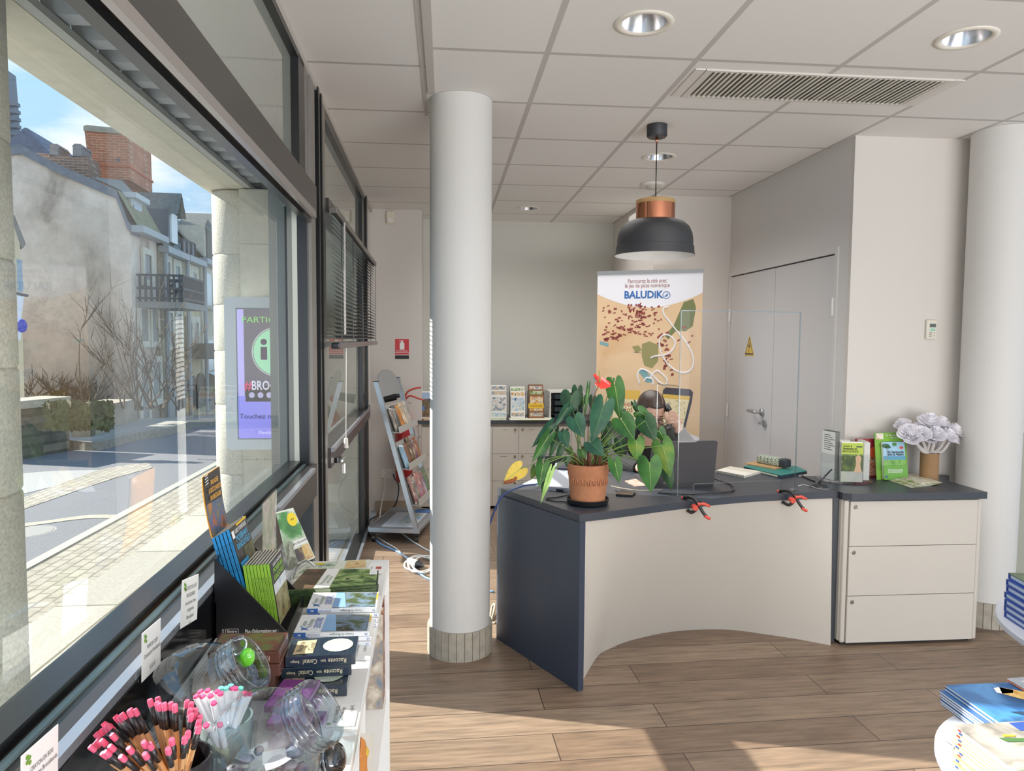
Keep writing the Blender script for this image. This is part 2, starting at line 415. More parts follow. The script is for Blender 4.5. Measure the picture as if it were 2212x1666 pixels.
# posts between window and door
tr = sthing('trim_3', 'grey and black posts between window and glass door')
mb = MB(); wbox(mb, 2.99, 3.10, -.012, .05, 2.15, 2.635); wbox(mb, 3.12, 3.24, -.022, .05, 0, 2.62); wbox(mb, 3.475, 3.56, -.02, .05, 0, 2.62); obj('post', mb, GREYAL, tr)
mb = MB(); wbox(mb, 3.24, 3.475, -.006, .05, 0, 2.63); wbox(mb, 3.30, 3.33, -.03, 0, 0, 2.62); wbox(mb, 3.39, 3.42, -.03, 0, 0, 2.62); obj('post_black', mb, BLK, tr)
d1 = sthing('door_1', 'glass street door with a dark middle rail')
mb = MB(); wbox(mb, 3.56, 5.6, -.025, .05, 0, .05); wbox(mb, 5.50, 5.93, -.015, .05, 0, 2.635); wbox(mb, 3.56, 5.6, -.02, .05, 2.56, 2.635); wbox(mb, 5.72, 5.80, -.03, .0, .0, 2.62)
obj('frame', mb, BLK, d1)
mb = MB(); wbox(mb, 3.56, 5.9, -.035, .05, .885, .985); wbox(mb, 3.56, 5.6, -.035, .05, 2.12, 2.19); obj('rail', mb, DGREY, d1)
mb = MB(); wbox(mb, 3.56, 5.7, -.05, -.036, .965, .988); wbox(mb, 3.56, 5.7, -.045, -.026, .02, .05); obj('rail_nosing', mb, M('bright aluminium', 'b9bec8', .25, .8), d1)
for z0, z1, nm in ((.05, .89, 'lower_pane'), (.98, 2.13, 'pane'), (2.18, 2.57, 'upper_pane')):
    obj(nm, MB().face([wl(3.56, .01, z0), wl(5.52, .01, z0), wl(5.52, .01, z1), wl(3.56, .01, z1)]), SPAN if nm == 'upper_pane' else PANE, d1)
mb = MB(); wbox(mb, 3.60, 3.66, -.075, -.03, .905, .93); mb.cyl(wl(3.585, -.085, .917), wl(3.78, -.085, .917), .006); mb.cyl(wl(3.62, -.09, .90), wl(3.62, -.09, .85), .008)
obj('latch', mb, CHROME, d1)

# ---------------------------------------------------------------- double door on the right
d2 = sthing('door_2', 'white double cupboard door')
DX = 2.21
DM = M('door white', 'd3d1d1', .55)
obj('leaf', MB().box(DX + .004, DX + .04, 4.7225, 5.475, .012, 2.014), DM, d2)
obj('leaf', MB().box(DX + .004, DX + .04, 3.965, 4.7175, .012, 2.014), DM, d2)
obj('gap', MB().box(DX + .012, DX + .06, 3.96, 5.48, .005, 2.02), M('gap shadow', '2a2624', .9), d2)
obj('frame', MB().box(DX - .008, DX + .05, 3.925, 3.958, 0, 2.0218).box(DX - .008, DX + .05, 3.925, 5.508, 2.022, 2.056).box(DX - .008, DX + .05, 5.478, 5.508, 0, 2.0218), M('door frame white', 'd6d3d1', .5), d2)
for y, z in ((5.47, 1.72), (5.47, .98), (3.962, 1.72), (3.962, .92)):
    obj('hinge', MB().cyl((DX - .006, y, z - .05), (DX - .006, y, z + .05), .008, n=10), M('hinge white', 'efeeec', .4), d2)
hp = onx(1646, 891, DX); lk = onx(1652, 915, DX)
hd = obj('handle', MB().cyl((DX + .003, hp.y, hp.z), (DX - .010, hp.y, hp.z), .026, n=24).tube(curve([(DX - .01, hp.y, hp.z), (DX - .045, hp.y, hp.z), (DX - .055, hp.y + .015, hp.z), (DX - .055, hp.y + .11, hp.z + .002), (DX - .045, hp.y + .128, hp.z + .003), (DX - .012, hp.y + .13, hp.z + .003)], 6), .0095, 10), STEEL, d2, True)
obj('lock', MB().cyl((DX + .003, lk.y, lk.z), (DX - .010, lk.y, lk.z), .025, n=24).box(DX - .035, DX - .01, lk.y - .0012, lk.y + .0012, lk.z - .007, lk.z + .007).cyl((DX - .03, lk.y - .002, lk.z), (DX - .03, lk.y + .02, lk.z), .009, n=10), STEEL, d2)
# warning triangle
sg = thing('warning_sign', 'yellow triangular high voltage sticker on the white double door', 'sign', (DX, 5.11, 1.5))
c0 = onx(1618, 750, DX)
def tri(s, dz=0): return [(0, s * .62), (-s * .62, -s * .5), (s * .62, -s * .5)]
T = frame((DX + .0035, c0.y, c0.z + .004), (0, -1, 0), (0, 0, 1))
obj('plate', MB().prism(tri(.135), 0, .0015, T), M('warning yellow', 'e8bb1c', .5), sg)
mb = MB()
o3 = [(x * .86, y * .86 - .001) for x, y in tri(.135)]; i3 = [(x * .70, y * .70 - .002) for x, y in tri(.135)]
for i in range(3): mb.face([(o3[i][0], o3[i][1], .0022), (o3[(i + 1) % 3][0], o3[(i + 1) % 3][1], .0022), (i3[(i + 1) % 3][0], i3[(i + 1) % 3][1], .0022), (i3[i][0], i3[i][1], .0022)], T)
mb.face([(.006, .042, .0022), (-.016, -.004, .0022), (-.002, -.002, .0022), (-.004, -.03, .0022), (.016, .010, .0022), (.003, .009, .0022)], T)
mb.face([(-.010, -.028, .0022), (-.004, -.046, .0022), (.004, -.028, .0022)], T)
obj('bolt_symbol', mb, INK, sg)
# thermostat on the side wall
tp = ony(2009, 712, 3.8)
th = thing('thermostat', 'small beige wall thermostat with a grey display', 'thermostat', (tp.x, 3.8, tp.z))
T = frame((tp.x, 3.7995, tp.z), (1, 0, 0), (0, 0, 1))
obj('case', MB().box(-.031, .031, -.054, .054, 0, .016, T, .006), M('thermostat beige', 'd8d3c4', .5), th)
obj('display', MB().box(-.014, .022, .012, .032, .0155, .0168, T), M('display grey', '55605c', .2), th)
obj('button', disc(T, .004, -.002, .018, .008, z=.0168), M('mint button', '8fcab0', .5), th)
mb = MB()
for x, y in ((-.012, -.018), (-.004, -.018), (-.012, -.028), (-.004, -.028), (-.012, -.038), (-.004, -.038), (.014, -.02), (.014, -.034)): disc(T, x, y, .003, n=12, z=.0168, mb=mb)
obj('button_row', mb, M('button grey', '6d675e', .5), th)

# ================================================================ CEILING FITTINGS
LENS = M('downlight lens', 'f4f3ea', .3, emit=1.6)
REFL = M('satin reflector', 'cfcfd2', .22, 1)
RING = M('downlight ring', 'e2dccf', .5)
DLL = ['recessed silver downlight in the ceiling tile above the grille end of the room, nearest the pendant lamp', 'recessed silver downlight at the far right of the ceiling above the grille', 'recessed downlight seen just beside the pendant lamp cord', 'recessed downlight over the far cabinets next to the column']
DLL = ['recessed silver downlight in the ceiling tile left of the air grille', 'recessed silver downlight in the ceiling tile right of the air grille, far right', 'recessed downlight in the ceiling right behind the pendant lamp cord', 'small looking recessed downlight in the last ceiling row above the back worktop']
for i, h in enumerate(DL):
    t = thing('downlight', DLL[i], 'ceiling light', (h.x, h.y, CEIL), group='recessed downlights')
    TT = Matrix.Translation((h.x, h.y, CEIL))
    obj('ring', MB().lathe([(.105, -.0005), (.104, -.004), (.092, -.006), (.083, -.005), (.078, 0), (.077, .004)], 40, TT), RING, t, True)
    obj('reflector', MB().lathe([(.0775, .0), (.070, .03), (.052, .075)], 40, TT), REFL, t, True)
    mb = MB().lathe([(.052, .074), (.03, .080), (.001, .082)], 30, TT)
    for a in range(10):
        for b in range(3): mb.ball((h.x + (.012 + .014 * b) * cos(a * pi / 5 + b), h.y + (.012 + .014 * b) * sin(a * pi / 5 + b), CEIL + .077), .005, 6)
    obj('lens', mb, LENS, t)
# smoke detector
sd = onz(1410, 397, CEIL)
t = thing('smoke_detector', 'flat white smoke detector on the ceiling behind the pendant lamp', 'smoke detector', (sd.x, sd.y, CEIL))
obj('base', MB().lathe([(.085, -.001), (.085, -.012), (.07, -.018)], 32, Matrix.Translation((sd.x, sd.y, CEIL)), False, True), M('detector white', 'dedbd4', .5), t, True)
obj('sensor', MB().lathe([(.05, -.017), (.046, -.036), (.02, -.04)], 32, Matrix.Translation((sd.x, sd.y, CEIL)), False, True), M('detector grey', 'b8b2a8', .5), t, True)
# air grille
t = thing('air_vent', 'long rectangular ceiling air grille with thin white louvres', 'vent', (1.6, 3.11, CEIL))
z = CEIL
FRG = M('grille frame', 'cfcac2', .5)
gx0, gx1, gy0, gy1 = 1.095, 2.12, 2.965, 3.265
mb = MB().box(gx0 - .03, gx1 + .03, gy0 - .016, gy0, z - .009, z - .001).box(gx0 - .03, gx1 + .03, gy1, gy1 + .016, z - .009, z - .001).box(gx0 - .03, gx0, gy0, gy1, z - .009, z - .001).box(gx1, gx1 + .03, gy0, gy1, z - .009, z - .001)
obj('frame', mb, FRG, t)
obj('end_plate', MB().box(gx0 - .075, gx0 - .033, gy0 - .014, gy1 + .014, z - .006, z - .001), M('end plate white', 'd9d5ce', .6), t)
obj('end_plate', MB().box(gx1 + .033, gx1 + .075, gy0 - .014, gy1 + .014, z - .006, z - .001), M('end plate white', 'd9d5ce', .6), t)
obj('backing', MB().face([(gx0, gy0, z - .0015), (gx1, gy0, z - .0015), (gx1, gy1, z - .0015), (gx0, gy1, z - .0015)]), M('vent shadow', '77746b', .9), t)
mb = MB(); n = 44
rng = random.Random(4)
for i in range(n):
    x = gx0 + .012 + (gx1 - gx0 - .03) * i / (n - 1); a = .006 + rng.uniform(-.004, .004)
    mb.hexa([(x, gy0, z - .010), (x + .008, gy0, z - .010), (x + .008, gy1, z - .010), (x, gy1, z - .010), (x + a, gy0, z - .002), (x + a + .008, gy0, z - .002), (x + a + .008, gy1, z - .002), (x + a, gy1, z - .002)])
obj('louvres', mb, M('louvre white', 'e2dfd4', .5), t)
# pendant lamp
lx, ly_ = 1.09, 3.735
pl = thing('pendant_lamp', 'black dome pendant lamp with a shiny copper collar above the reception desk', 'pendant lamp', (lx, ly_, CEIL))
TT = Matrix.Translation((lx, ly_, 0))
LB = M('lamp black', '232428', .55)
obj('ceiling_rose', MB().lathe([(.0525, CEIL - .0005), (.0525, CEIL - .056), (.046, CEIL - .064)], 40, TT, True, True), LB, pl, 40)
COP = M('polished copper', 'e0906f', .13, 1)
obj('cord_grip', MB().lathe([(.008, CEIL - .062), (.008, CEIL - .082), (.004, CEIL - .09)], 16, TT, True, True), COP, pl, True)
obj('cord', MB().cyl((lx, ly_, CEIL - .085), (lx, ly_, 2.25), .0032, n=8), BLACKP, pl, True)
zz = lambda py: ony(1416, py, ly_).z
zt, zc, zb = zz(432), zz(474), zz(553)
obj('wood_disc', MB().lathe([(.101, zt - .022), (.101, zt - .004), (.097, zt)], 48, TT, True, True), M('pale wood', 'b08a55', .5), pl, 40)
obj('collar', MB().lathe([(.1, zt - .022), (.1, zc - .012)], 48, TT), COP, pl, True)
obj('dome', MB().lathe([(.098, zc - .004), (.12, zc - .006), (.15, zc - .018), (.176, zc - .042), (.191, zc - .075), (.196, zc - .105), (.1965, zb + .05), (.201, zb + .048), (.2035, zb + .012), (.2075, zb)], 64, TT), LB, pl, 50)
obj('dome_inside', MB().lathe([(.096, zc - .010), (.14, zc - .02), (.172, zc - .048), (.19, zc - .1), (.194, zb + .05), (.199, zb + .02), (.2075, zb)], 64, TT), M('lamp white inside', 'eceae4', .5), pl, True)

# ================================================================ RECEPTION DESK
DZ = .775; TH = .034
dk = thing('reception_desk', 'curved reception desk with dark top and pale concave front', 'desk', (1.2, 3.4, 0))
front_top = [onz(px, py, DZ) for px, py in ((1252, 1111.8), (1310, 1105.5), (1370, 1098), (1440, 1088.5), (1500, 1081.5), (1560, 1075), (1630, 1069.5), (1700, 1066), (1760, 1063.5), (1811, 1062))]
front_bot = [onz(px, py, 0) for px, py in ((1252, 1483), (1289.5, 1419.6), (1312, 1404), (1360, 1384.6), (1440, 1366.6), (1510, 1360.6), (1579.6, 1361), (1649, 1370), (1719, 1380.5), (1792.5, 1394.5))]
ft = curve(front_top, 4); fb = curve(front_bot, 4)
L0 = onz(1074.7, 1053, DZ); R0 = front_top[-1]
back = [(1.951, 3.97), (1.6, 4.05), (1.25, 4.06), (.92, 3.99), (.6, 3.84), (.40, 3.70)]
poly = [(p.x, p.y) for p in ft] + back + [(L0.x, L0.y)]
obj('worktop', MB().prism(poly, DZ - TH, DZ), ANTH, dk)
# left end panel, thick dark board
A = V((.571, 2.992, 0)); B = V((.258, 3.575, 0)); dn = (B - A).normalized(); nn = V((dn.y, -dn.x, 0))
nn = nn if nn.x > 0 else -nn
obj('end_panel', MB().extr([A, B, V((B.x, B.y, DZ - TH)), V((A.x, A.y, DZ - TH))], nn * .03), NAVY, dk)
# right end panel
RA = onz(1804.7, 1394.8, 0); RA = V((R0.x - .004, R0.y, 0))
obj('end_panel', MB().box(R0.x - .024, R0.x + .006, R0.y, 3.95, 0.004, DZ - TH), ANTH, dk)
# concave pale front, leaning back towards the floor
rows = []
n = len(fb)
def resamp(c, n):
    L = [0]
    for i in range(1, len(c)): L.append(L[-1] + (c[i] - c[i - 1]).length)
    out = []
    for k in range(n):
        s = L[-1] * k / (n - 1); i = 1
        while i < len(c) - 1 and L[i] < s: i += 1
        t = (s - L[i - 1]) / max(1e-9, L[i] - L[i - 1]); out.append(c[i - 1].lerp(c[i], t))
    return out
inset = [V((p.x, p.y + .006, 0)) for p in ft]
inset[0].x += .026; inset[-1].x -= .026
a = resamp(inset, 40); b = resamp([V((p.x, p.y, 0)) for p in fb], 40)
b[-1] = V((R0.x - .026, b[-1].y, 0)); b[0] = V((.595, 3.02, 0))
for k in range(9):
    t = k / 8; zt_ = (DZ - TH) * (1 - t)
    rows.append([V((p.x + (q.x - p.x) * t, p.y + (q.y - p.y) * t, zt_)) for p, q in zip(a, b)])
obj('front_panel', MB().grid(rows), LAMW, dk, True, mods=None)

# drawer cabinet
FY = 3.345; CX0, CX1 = 1.957, 2.685
dc = thing('drawer_cabinet', 'cream three drawer cabinet with dark top beside the reception desk', 'cabinet', (2.32, 3.55, 0))
def qx(px, py, y): return ony(px, py, y)
obj('carcass', MB().box(CX0, CX1, FY + .02, 3.79, .02, DZ - TH, None, .008), LAMW, dc)
obj('worktop', MB().prism([(CX0 - .004, FY + .012), (CX0 + .03, FY - .012), (CX1 + .012, FY - .012), (CX1 + .012, 3.62), (2.81, 3.76), (2.81, 3.795), (CX0 - .004, 3.795)], DZ - TH, DZ), ANTH, dc)
obj('side_strip', MB().box(CX0 + .004, CX0 + .03, FY + .004, FY + .025, .016, DZ - TH - .002, None, .01), LAMW, dc)
obj('side_strip', MB().box(CX1 - .022, CX1, FY + .002, FY + .025, .016, DZ - TH - .002, None, .008), LAMW, dc)
zs = [.016, ony(1970, 1285, FY).z, ony(1970, 1179, FY).z, DZ - TH - .006]
for i in range(3):
    z0, z1 = zs[i] + .0015, zs[i + 1] - .0015
    dr = obj('drawer', MB().box(CX0 + .033, CX1 - .024, FY, FY + .022, z0, z1, None, .002), LAMW, dc)
    obj('lock', MB().lathe([(.0001, -.003), (.008, -.003), (.0105, -.001), (.0105, .001)], 20, frame((CX0 + .058, FY, z1 - .028), (1, 0, 0), (0, 0, 1)) @ Matrix.Rotation(pi, 4, 'X')).box(-.001, .001, -.005, .005, .003, .0036, frame((CX0 + .058, FY, z1 - .028), (1, 0, 0), (0, 0, 1))), M('nickel', '9c968a', .25, 1), dr)
obj('plinth', MB().box(CX0 + .02, CX1 - .02, FY + .03, 3.78, 0, .02), BLACKP, dc)
# ================================================================ OUTSIDE
def gz(y): return -.088 * max(0.0, y - 12.5)
GRANITE = M('granite', 'cfc9b8', .8, var=.22, vscale=70, bump=.25)
GRANITE2 = M('granite column', 'c9c4b4', .85, var=.2, vscale=90, bump=.3)
BLUESTONE = BRICK('blue grey slab', 'a6aeb6', '99a2ac', '85826c', .9, .62, .008, offset=.3, rot=(0, 0, radians(90)), noise_amt=.2, nscale=6, loc=(.2, .12, 0))
SETT = BRICK('granite setts', 'b3aa97', 'a39a88', '7d7566', .15, .075, .007, offset=.5, rot=(0, 0, radians(90)), noise_amt=.35, nscale=9, bump=.6)
ASPH = M('asphalt', '6b6b6e', .9, var=.22, vscale=120, bump=.3)
LONGSTONE = BRICK('granite strip', 'bdb7a8', 'aea899', '726b56', 1.05, .37, .008, offset=0, rot=(0, 0, radians(90)), noise_amt=.28, nscale=40, bump=.5)
struct('pavement_slabs', MB().box(-1.83, -.60, -3, 12, -.15, -.002), BLUESTONE)
struct('pavement_granite', MB().box(-2.19, -1.83, -3, 12, -.15, 0), LONGSTONE)
struct('pavement_setts', MB().box(-2.72, -2.19, -3, 12, -.15, -.004), SETT)
struct('kerb_near', MB().box(-2.80, -2.72, -3, 12, -.15, .004), M('kerb stone', 'aaa699', .8, var=.1, vscale=40))
ys = [-3 + .75 * i for i in range(80)]
struct('road', MB().grid([[(-30, y, gz(y) - .02), (-2.0, y, gz(y) - .02)] for y in ys]), ASPH)
# bands of setts let into the asphalt
def ground_strip(name, top, bot, m, dz=0.0, n=6):
    a = curve([onz(px, py, -.02) for px, py in top], n); b = curve([onz(px, py, -.02) for px, py in bot], n)
    rows = [[V((p.x, p.y, gz(p.y) - .02 + dz)), V((q.x, q.y, gz(q.y) - .02 + dz))] for p, q in zip(a, b)]
    return struct(name, MB().grid(rows), m)
ground_strip('sett_band', [(30, 1085), (100, 1057), (224, 1014), (320, 1000)], [(30, 1108), (100, 1084), (240, 1036), (330, 1011)], SETT, .004)
ground_strip('sett_row', [(30, 1134), (100, 1126), (190, 1114), (285, 1113)], [(30, 1142), (100, 1132), (190, 1121), (268, 1121)], M('sett row', 'a59d8a', .85, var=.2, vscale=30), .004)
ground_strip('concrete_patch', [(30, 1025), (120, 1018), (222, 1016)], [(30, 1072), (120, 1050), (222, 1016.5)], M('pale road patch', '9a9894', .9, var=.1, vscale=60), .003)
mh = onz(60, 1149, -.02)
struct('manhole_cover', MB().lathe([(.001, .003), (.17, .003), (.18, 0), (.195, .001), (.20, -.01)], 40, Matrix.Translation((mh.x, mh.y, -.02)), True), M('cast iron pale', '8f8c86', .7, var=.2, vscale=60))
# far kerb and pavement
fk = [onz(px, py, 0) for px, py in ((20, 982), (51, 980.6), (139, 968.6), (214, 970), (292, 950), (389, 931))]
def ongr(px, py):
    p = onz(px, py, 0)
    for _ in range(30): p = onz(px, py, gz(p.y))
    return p
fk += [ongr(470, 916), ongr(560, 905)]
fkc = curve(fk, 5)
rows = [[V((p.x, p.y, gz(p.y) - .03)), V((p.x, p.y, gz(p.y) + .10)), V((p.x - .16, p.y + .06, gz(p.y) + .11))] for p in fkc]
struct('kerb_far', MB().grid(rows), M('old kerb', '8d877b', .9, var=.25, vscale=20))
rows = [[V((p.x - .16, p.y + .06, gz(p.y) + .108)), V((p.x - 9, p.y + 3.5, gz(p.y + 3) + .10))] for p in fkc]
struct('pavement_far', MB().grid(rows), M('far pavement', '9a958c', .9, var=.12, vscale=30))

# ---- covered walk: columns, beam, soffit
def stone_column(label, c, r=.192):
    t = thing('stone_column', label, 'column', (c[0], c[1], 0))
    zs_ = [0, .5, 1.02, 1.42, 1.76, 2.13, 2.59]
    for i in range(6):
        mb = MB().lathe([(r - .006, zs_[i]), (r, zs_[i] + .012), (r, zs_[i + 1] - .012), (r - .006, zs_[i + 1])], 40, Matrix.Translation((c[0], c[1], 0)), True, True)
        obj('drum', mb, GRANITE2, t, True)
stone_column('round granite column outside at the left edge of the view', (-1.55, 2.39))
stone_column('round granite column outside behind the touch screen terminal', (-1.55, 5.67))
CREAM = M('cream painted beam', 'd9d3bd', .7, var=.06, vscale=12)
bm_ = MB(); wbox(bm_, -3, 5.95, .82, 1.12, 2.60, 2.95)
tag(obj('porch_beam', bm_, CREAM), 'cream painted concrete beam carried by the granite columns outside', 'beam')
mb = MB(); pr_ = []
y = -3.0
while y < 5.9:
    pr_ += [(y, 2.64), (y + .09, 2.64), (y + .12, 2.69), (y + .19, 2.69), (y + .22, 2.64)]; y += .22
mb.grid([[wl(u, .02, z_), wl(u, .818, z_)] for u, z_ in pr_])
tag(obj('corrugated_soffit', mb, M('white corrugated metal', 'a9acb0', .45)), 'white corrugated metal soffit above the covered walk outside', 'soffit')
mb = MB(); wbox(mb, -3, 5.9, .775, .818, 2.602, 2.632); struct('trim_4', mb, M('soffit edge', 'b9b8b2', .6))
# stone wall stub behind the terminal
SW = M('smooth cut stone', 'cdc8b6', .85, var=.09, vscale=14, bump=.1)
mb = MB()
zz_ = [0, .62, 1.15, 1.68, 2.20, 2.595]
for i in range(5): mb.box(-1.49, -.655, 5.45, 5.9, zz_[i] + .004, zz_[i + 1] - .004)
mb.box(-1.485, -.66, 5.456, 5.89, 0, 2.595)
tag(obj('stone_pier', mb, SW), 'square cut stone pier joining the granite column to the shop front', 'pier')
struct('trim_5', MB().box(-.755, -.635, 3.2, 3.46, 0, 2.75), M('grey jamb cladding', '8b8a82', .25, .5))
# touch screen terminal
KY = 5.22
def kp(px, py): return ony(px, py, KY)
a_, b_ = kp(483, 641), kp(490, 972)
kx0 = (a_.x + b_.x) / 2; kz1, kz0 = a_.z, b_.z; kx1 = kx0 + .66; km = (kx0 + kx1) / 2
k = thing('touch_screen_terminal', 'outdoor touch screen terminal with rounded grey casing on the stone pier', 'information terminal', (km, KY, kz0))
T = frame((km, KY, (kz0 + kz1) / 2), (1, 0, 0), (0, 0, 1)); hw, hh = (kx1 - kx0) / 2, (kz1 - kz0) / 2
def rrect(w, h, r, n=6):
    P = []
    for cx, cy, a0 in ((w - r, h - r, 0), (-w + r, h - r, 90), (-w + r, -h + r, 180), (w - r, -h + r, 270)):
        for i in range(n + 1): a = radians(a0 + 90 * i / n); P.append((cx + r * cos(a), cy + r * sin(a)))
    return P
obj('casing', MB().prism(rrect(hw, hh, .035), -.20, 0, T), M('terminal grey', 'e2e8ea', .45), k)
s0, s1 = kp(511, 668), kp(517, 947)
sx0 = (s0.x + s1.x) / 2 - km; sx1 = -sx0; sy1 = s0.z - (kz0 + kz1) / 2; sy0 = s1.z - (kz0 + kz1) / 2
obj('screen_bezel', MB().prism([(sx0 - .008, sy0 - .008), (sx1 + .008, sy0 - .008), (sx1 + .008, sy1 + .008), (sx0 - .008, sy1 + .008)], 0, .003, T), M('bezel grey', '7e8a90', .3), k)
scr = obj('screen', rect(T, sx0, sx1, sy0, sy1, .0035), M('screen picture', '6c6470', .15, emit=.5), k)
EM = lambda n, c, e=.7: M(n, c, .3, emit=e)
obj('screen_band', rect(T, sx0, sx1, sy0, sy0 + .30, .0040), EM('screen violet', '8a86e6', .8), k)
obj('screen_side', rect(T, sx0, sx0 + .045, sy0 + .3, sy1, .0040), EM('screen lilac', 'b9aef0', .7), k)
obj('screen_photo', rect(T, sx0 + .05, sx0 + .32, sy0 + .26, sy0 + .37, .0045), PIC('screen photo', ['3b3440', '5b4a52', '4a5a4a'], 22, .3), k)
obj('roundel', disc(T, .03, .155, .165, z=.0045), EM('roundel green', '9ad8ac', .8), k)
mb = MB(); mb.tube([T @ V((.03 + .172 * cos(a * pi / 24), .155 + .172 * sin(a * pi / 24), .005)) for a in range(48)], .004, 6, True); obj('roundel_ring', mb, EM('ring pale', 'cfd6d2', .5), k)
mb = MB().face([(-.085, .10, .0052), (-.04, .10, .0052), (-.04, .19, .0052), (-.085, .19, .0052)], T); disc(T, -.063, .225, .022, z=.0052, mb=mb); mb.face([(.01, .12, .0052), (.09, .12, .0052), (.09, .24, .0052), (.01, .24, .0052)], T); disc(T, .06, .275, .025, z=.0052, mb=mb)
obj('pictogram', mb, EM('pictogram dark', '57405a', .3), k)
Tt = lambda x, y: T @ Matrix.Translation((x, y, .0055))
text('PARTICIPEZ À', Tt(.0, sy1 - .075), .06, EM('text green', '86d26a', .8), k, width=.42)
text('#', Tt(-.175, -.085), .09, EM('text red', 'd8486c', .8), k, bold=.01)
text('BROCE', Tt(-.05, -.085), .09, EM('text pale', 'dcd6ea', .8), k, width=.2, bold=.015)
text('Touchez moi, je', Tt(-.07, sy0 + .155), .05, EM('text dark', '2a2a50', .1), k, width=.33)
text('Destination', Tt(-.03, sy0 + .04), .035, EM('text pale', 'dcd6ea', .8), k, width=.15)
mb = MB()
for i in range(4): disc(T, -.15 + .06 * i, -.15, .02, z=.0052, mb=mb)
obj('icon_row', mb, EM('icons pale', 'b9b2d8', .7), k)

# ---- houses over the road, all on one street line running a little to the left
FO = V((-4.47, 0, 0)); FD = V((-.0896, .996, 0)).normalized(); FNN = V((FD.y, -FD.x, 0)); GD = -FNN
def fac(px, py, off=0): return onp(px, py, FO + FNN * off, FNN)
def fs(px, py=800): p = fac(px, py); return (p - FO).dot(FD)
def fz(px, py): return fac(px, py).z
def FP(s, z, off=0): return FO + FD * s + FNN * off + V((0, 0, z))
def frect(px0, px1, py0, py1):
    """picture rectangle on the facade -> s0,s1,z0,z1"""
    s0, s1 = fs(px0, (py0 + py1) / 2), fs(px1, (py0 + py1) / 2)
    return s0, s1, fz((px0 + px1) / 2, py1), fz((px0 + px1) / 2, py0)
def slab(mb, s0, s1, z0, z1, o0, o1):
    c = [FP(s0, z0, o0), FP(s1, z0, o0), FP(s1, z0, o1), FP(s0, z0, o1), FP(s0, z1, o0), FP(s1, z1, o0), FP(s1, z1, o1), FP(s0, z1, o1)]
    return mb.hexa(c)
RENDER_ = None
def plaster():
    m, nt, b = newmat('old stained plaster'); L = nt.links.new
    tc = N(nt, 'ShaderNodeTexCoord')
    n1 = N(nt, 'ShaderNodeTexNoise', i_Scale=.55, i_Detail=8.0, i_Roughness=.6, i_Distortion=.3); n2 = N(nt, 'ShaderNodeTexNoise', i_Scale=4.0, i_Detail=10.0, i_Roughness=.7)
    mp = N(nt, 'ShaderNodeMapping'); mp.inputs['Scale'].default_value = (1, 1, .55); mp.inputs['Location'].default_value = (2.3, .6, 1.2)
    L(tc.outputs['Object'], mp.inputs[0]); L(mp.outputs[0], n1.inputs[0]); L(tc.outputs['Object'], n2.inputs[0])
    r = N(nt, 'ShaderNodeValToRGB'); r.color_ramp.elements[0].position = .34; r.color_ramp.elements[0].color = srgb('6f6252'); r.color_ramp.elements[1].position = .62; r.color_ramp.elements[1].color = srgb('eedbc8')
    e = r.color_ramp.elements.new(.45); e.color = srgb('d8c2ae')
    L(n1.outputs['Fac'], r.inputs[0])
    r2 = N(nt, 'ShaderNodeValToRGB'); r2.color_ramp.elements[0].position = .3; r2.color_ramp.elements[0].color = (.62, .6, .58, 1); r2.color_ramp.elements[1].position = .6; r2.color_ramp.elements[1].color = (1, 1, 1, 1)
    L(n2.outputs['Fac'], r2.inputs[0])
    # the foot of the wall is bare rubble, darker
    sp = N(nt, 'ShaderNodeSeparateXYZ'); L(tc.outputs['Object'], sp.inputs[0])
    mr = N(nt, 'ShaderNodeMapRange'); mr.inputs['From Min'].default_value = .4; mr.inputs['From Max'].default_value = 2.2; mr.inputs['To Min'].default_value = .55; mr.inputs['To Max'].default_value = 1
    ad = N(nt, 'ShaderNodeMath', operation='ADD'); ml = N(nt, 'ShaderNodeMath', operation='MULTIPLY_ADD'); ml.inputs[1].default_value = 1.6; ml.inputs[2].default_value = -.8
    L(n1.outputs['Fac'], ml.inputs[0]); L(sp.outputs[2], ad.inputs[0]); L(ml.outputs[0], ad.inputs[1]); L(ad.outputs[0], mr.inputs['Value'])
    mx = N(nt, 'ShaderNodeMix', data_type='RGBA', blend_type='MULTIPLY'); mx.inputs[0].default_value = .6; L(r.outputs[0], mx.inputs[6]); L(r2.outputs[0], mx.inputs[7])
    m2 = N(nt, 'ShaderNodeMix', data_type='RGBA', blend_type='MULTIPLY'); m2.inputs[0].default_value = 1; L(mx.outputs[2], m2.inputs[6]); L(mr.outputs[0], m2.inputs[7])
    L(m2.outputs[2], b.inputs['Base Color']); b.inputs['Roughness'].default_value = .95
    bp = N(nt, 'ShaderNodeBump', i_Strength=.4, i_Distance=.05); L(n2.outputs['Fac'], bp.inputs['Height']); L(bp.outputs[0], b.inputs['Normal'])
    return m
PLAST = plaster()
RUBBLE = BRICK('rubble stone wall', 'c2ae8c', 'a08c6c', 'd0c2a4', .42, .15, .02, offset=.5, noise_amt=.5, nscale=5, bump=.8, rot=(radians(90), 0, radians(90)))
CREAMW = M('cream facade', 'dccfae', .9, var=.1, vscale=3)
GREYW = M('grey render facade', 'bdb39c', .9, var=.1, vscale=3)
SLATE = M('slate roof', '77766f', .7, var=.25, vscale=14, bump=.3)
MOSSY = M('mossy slate', '7f7c5c', .9, var=.35, vscale=6, bump=.3)
DARKW = M('dark window opening', '4c4a48', .3)
SHUT = M('grey shutters', '8d8b84', .7)
FRAMEW = M('white window frame', 'e9e9e6', .5)
STONEF = M('dressed stone surround', 'cfc6b2', .9, var=.1, vscale=8)
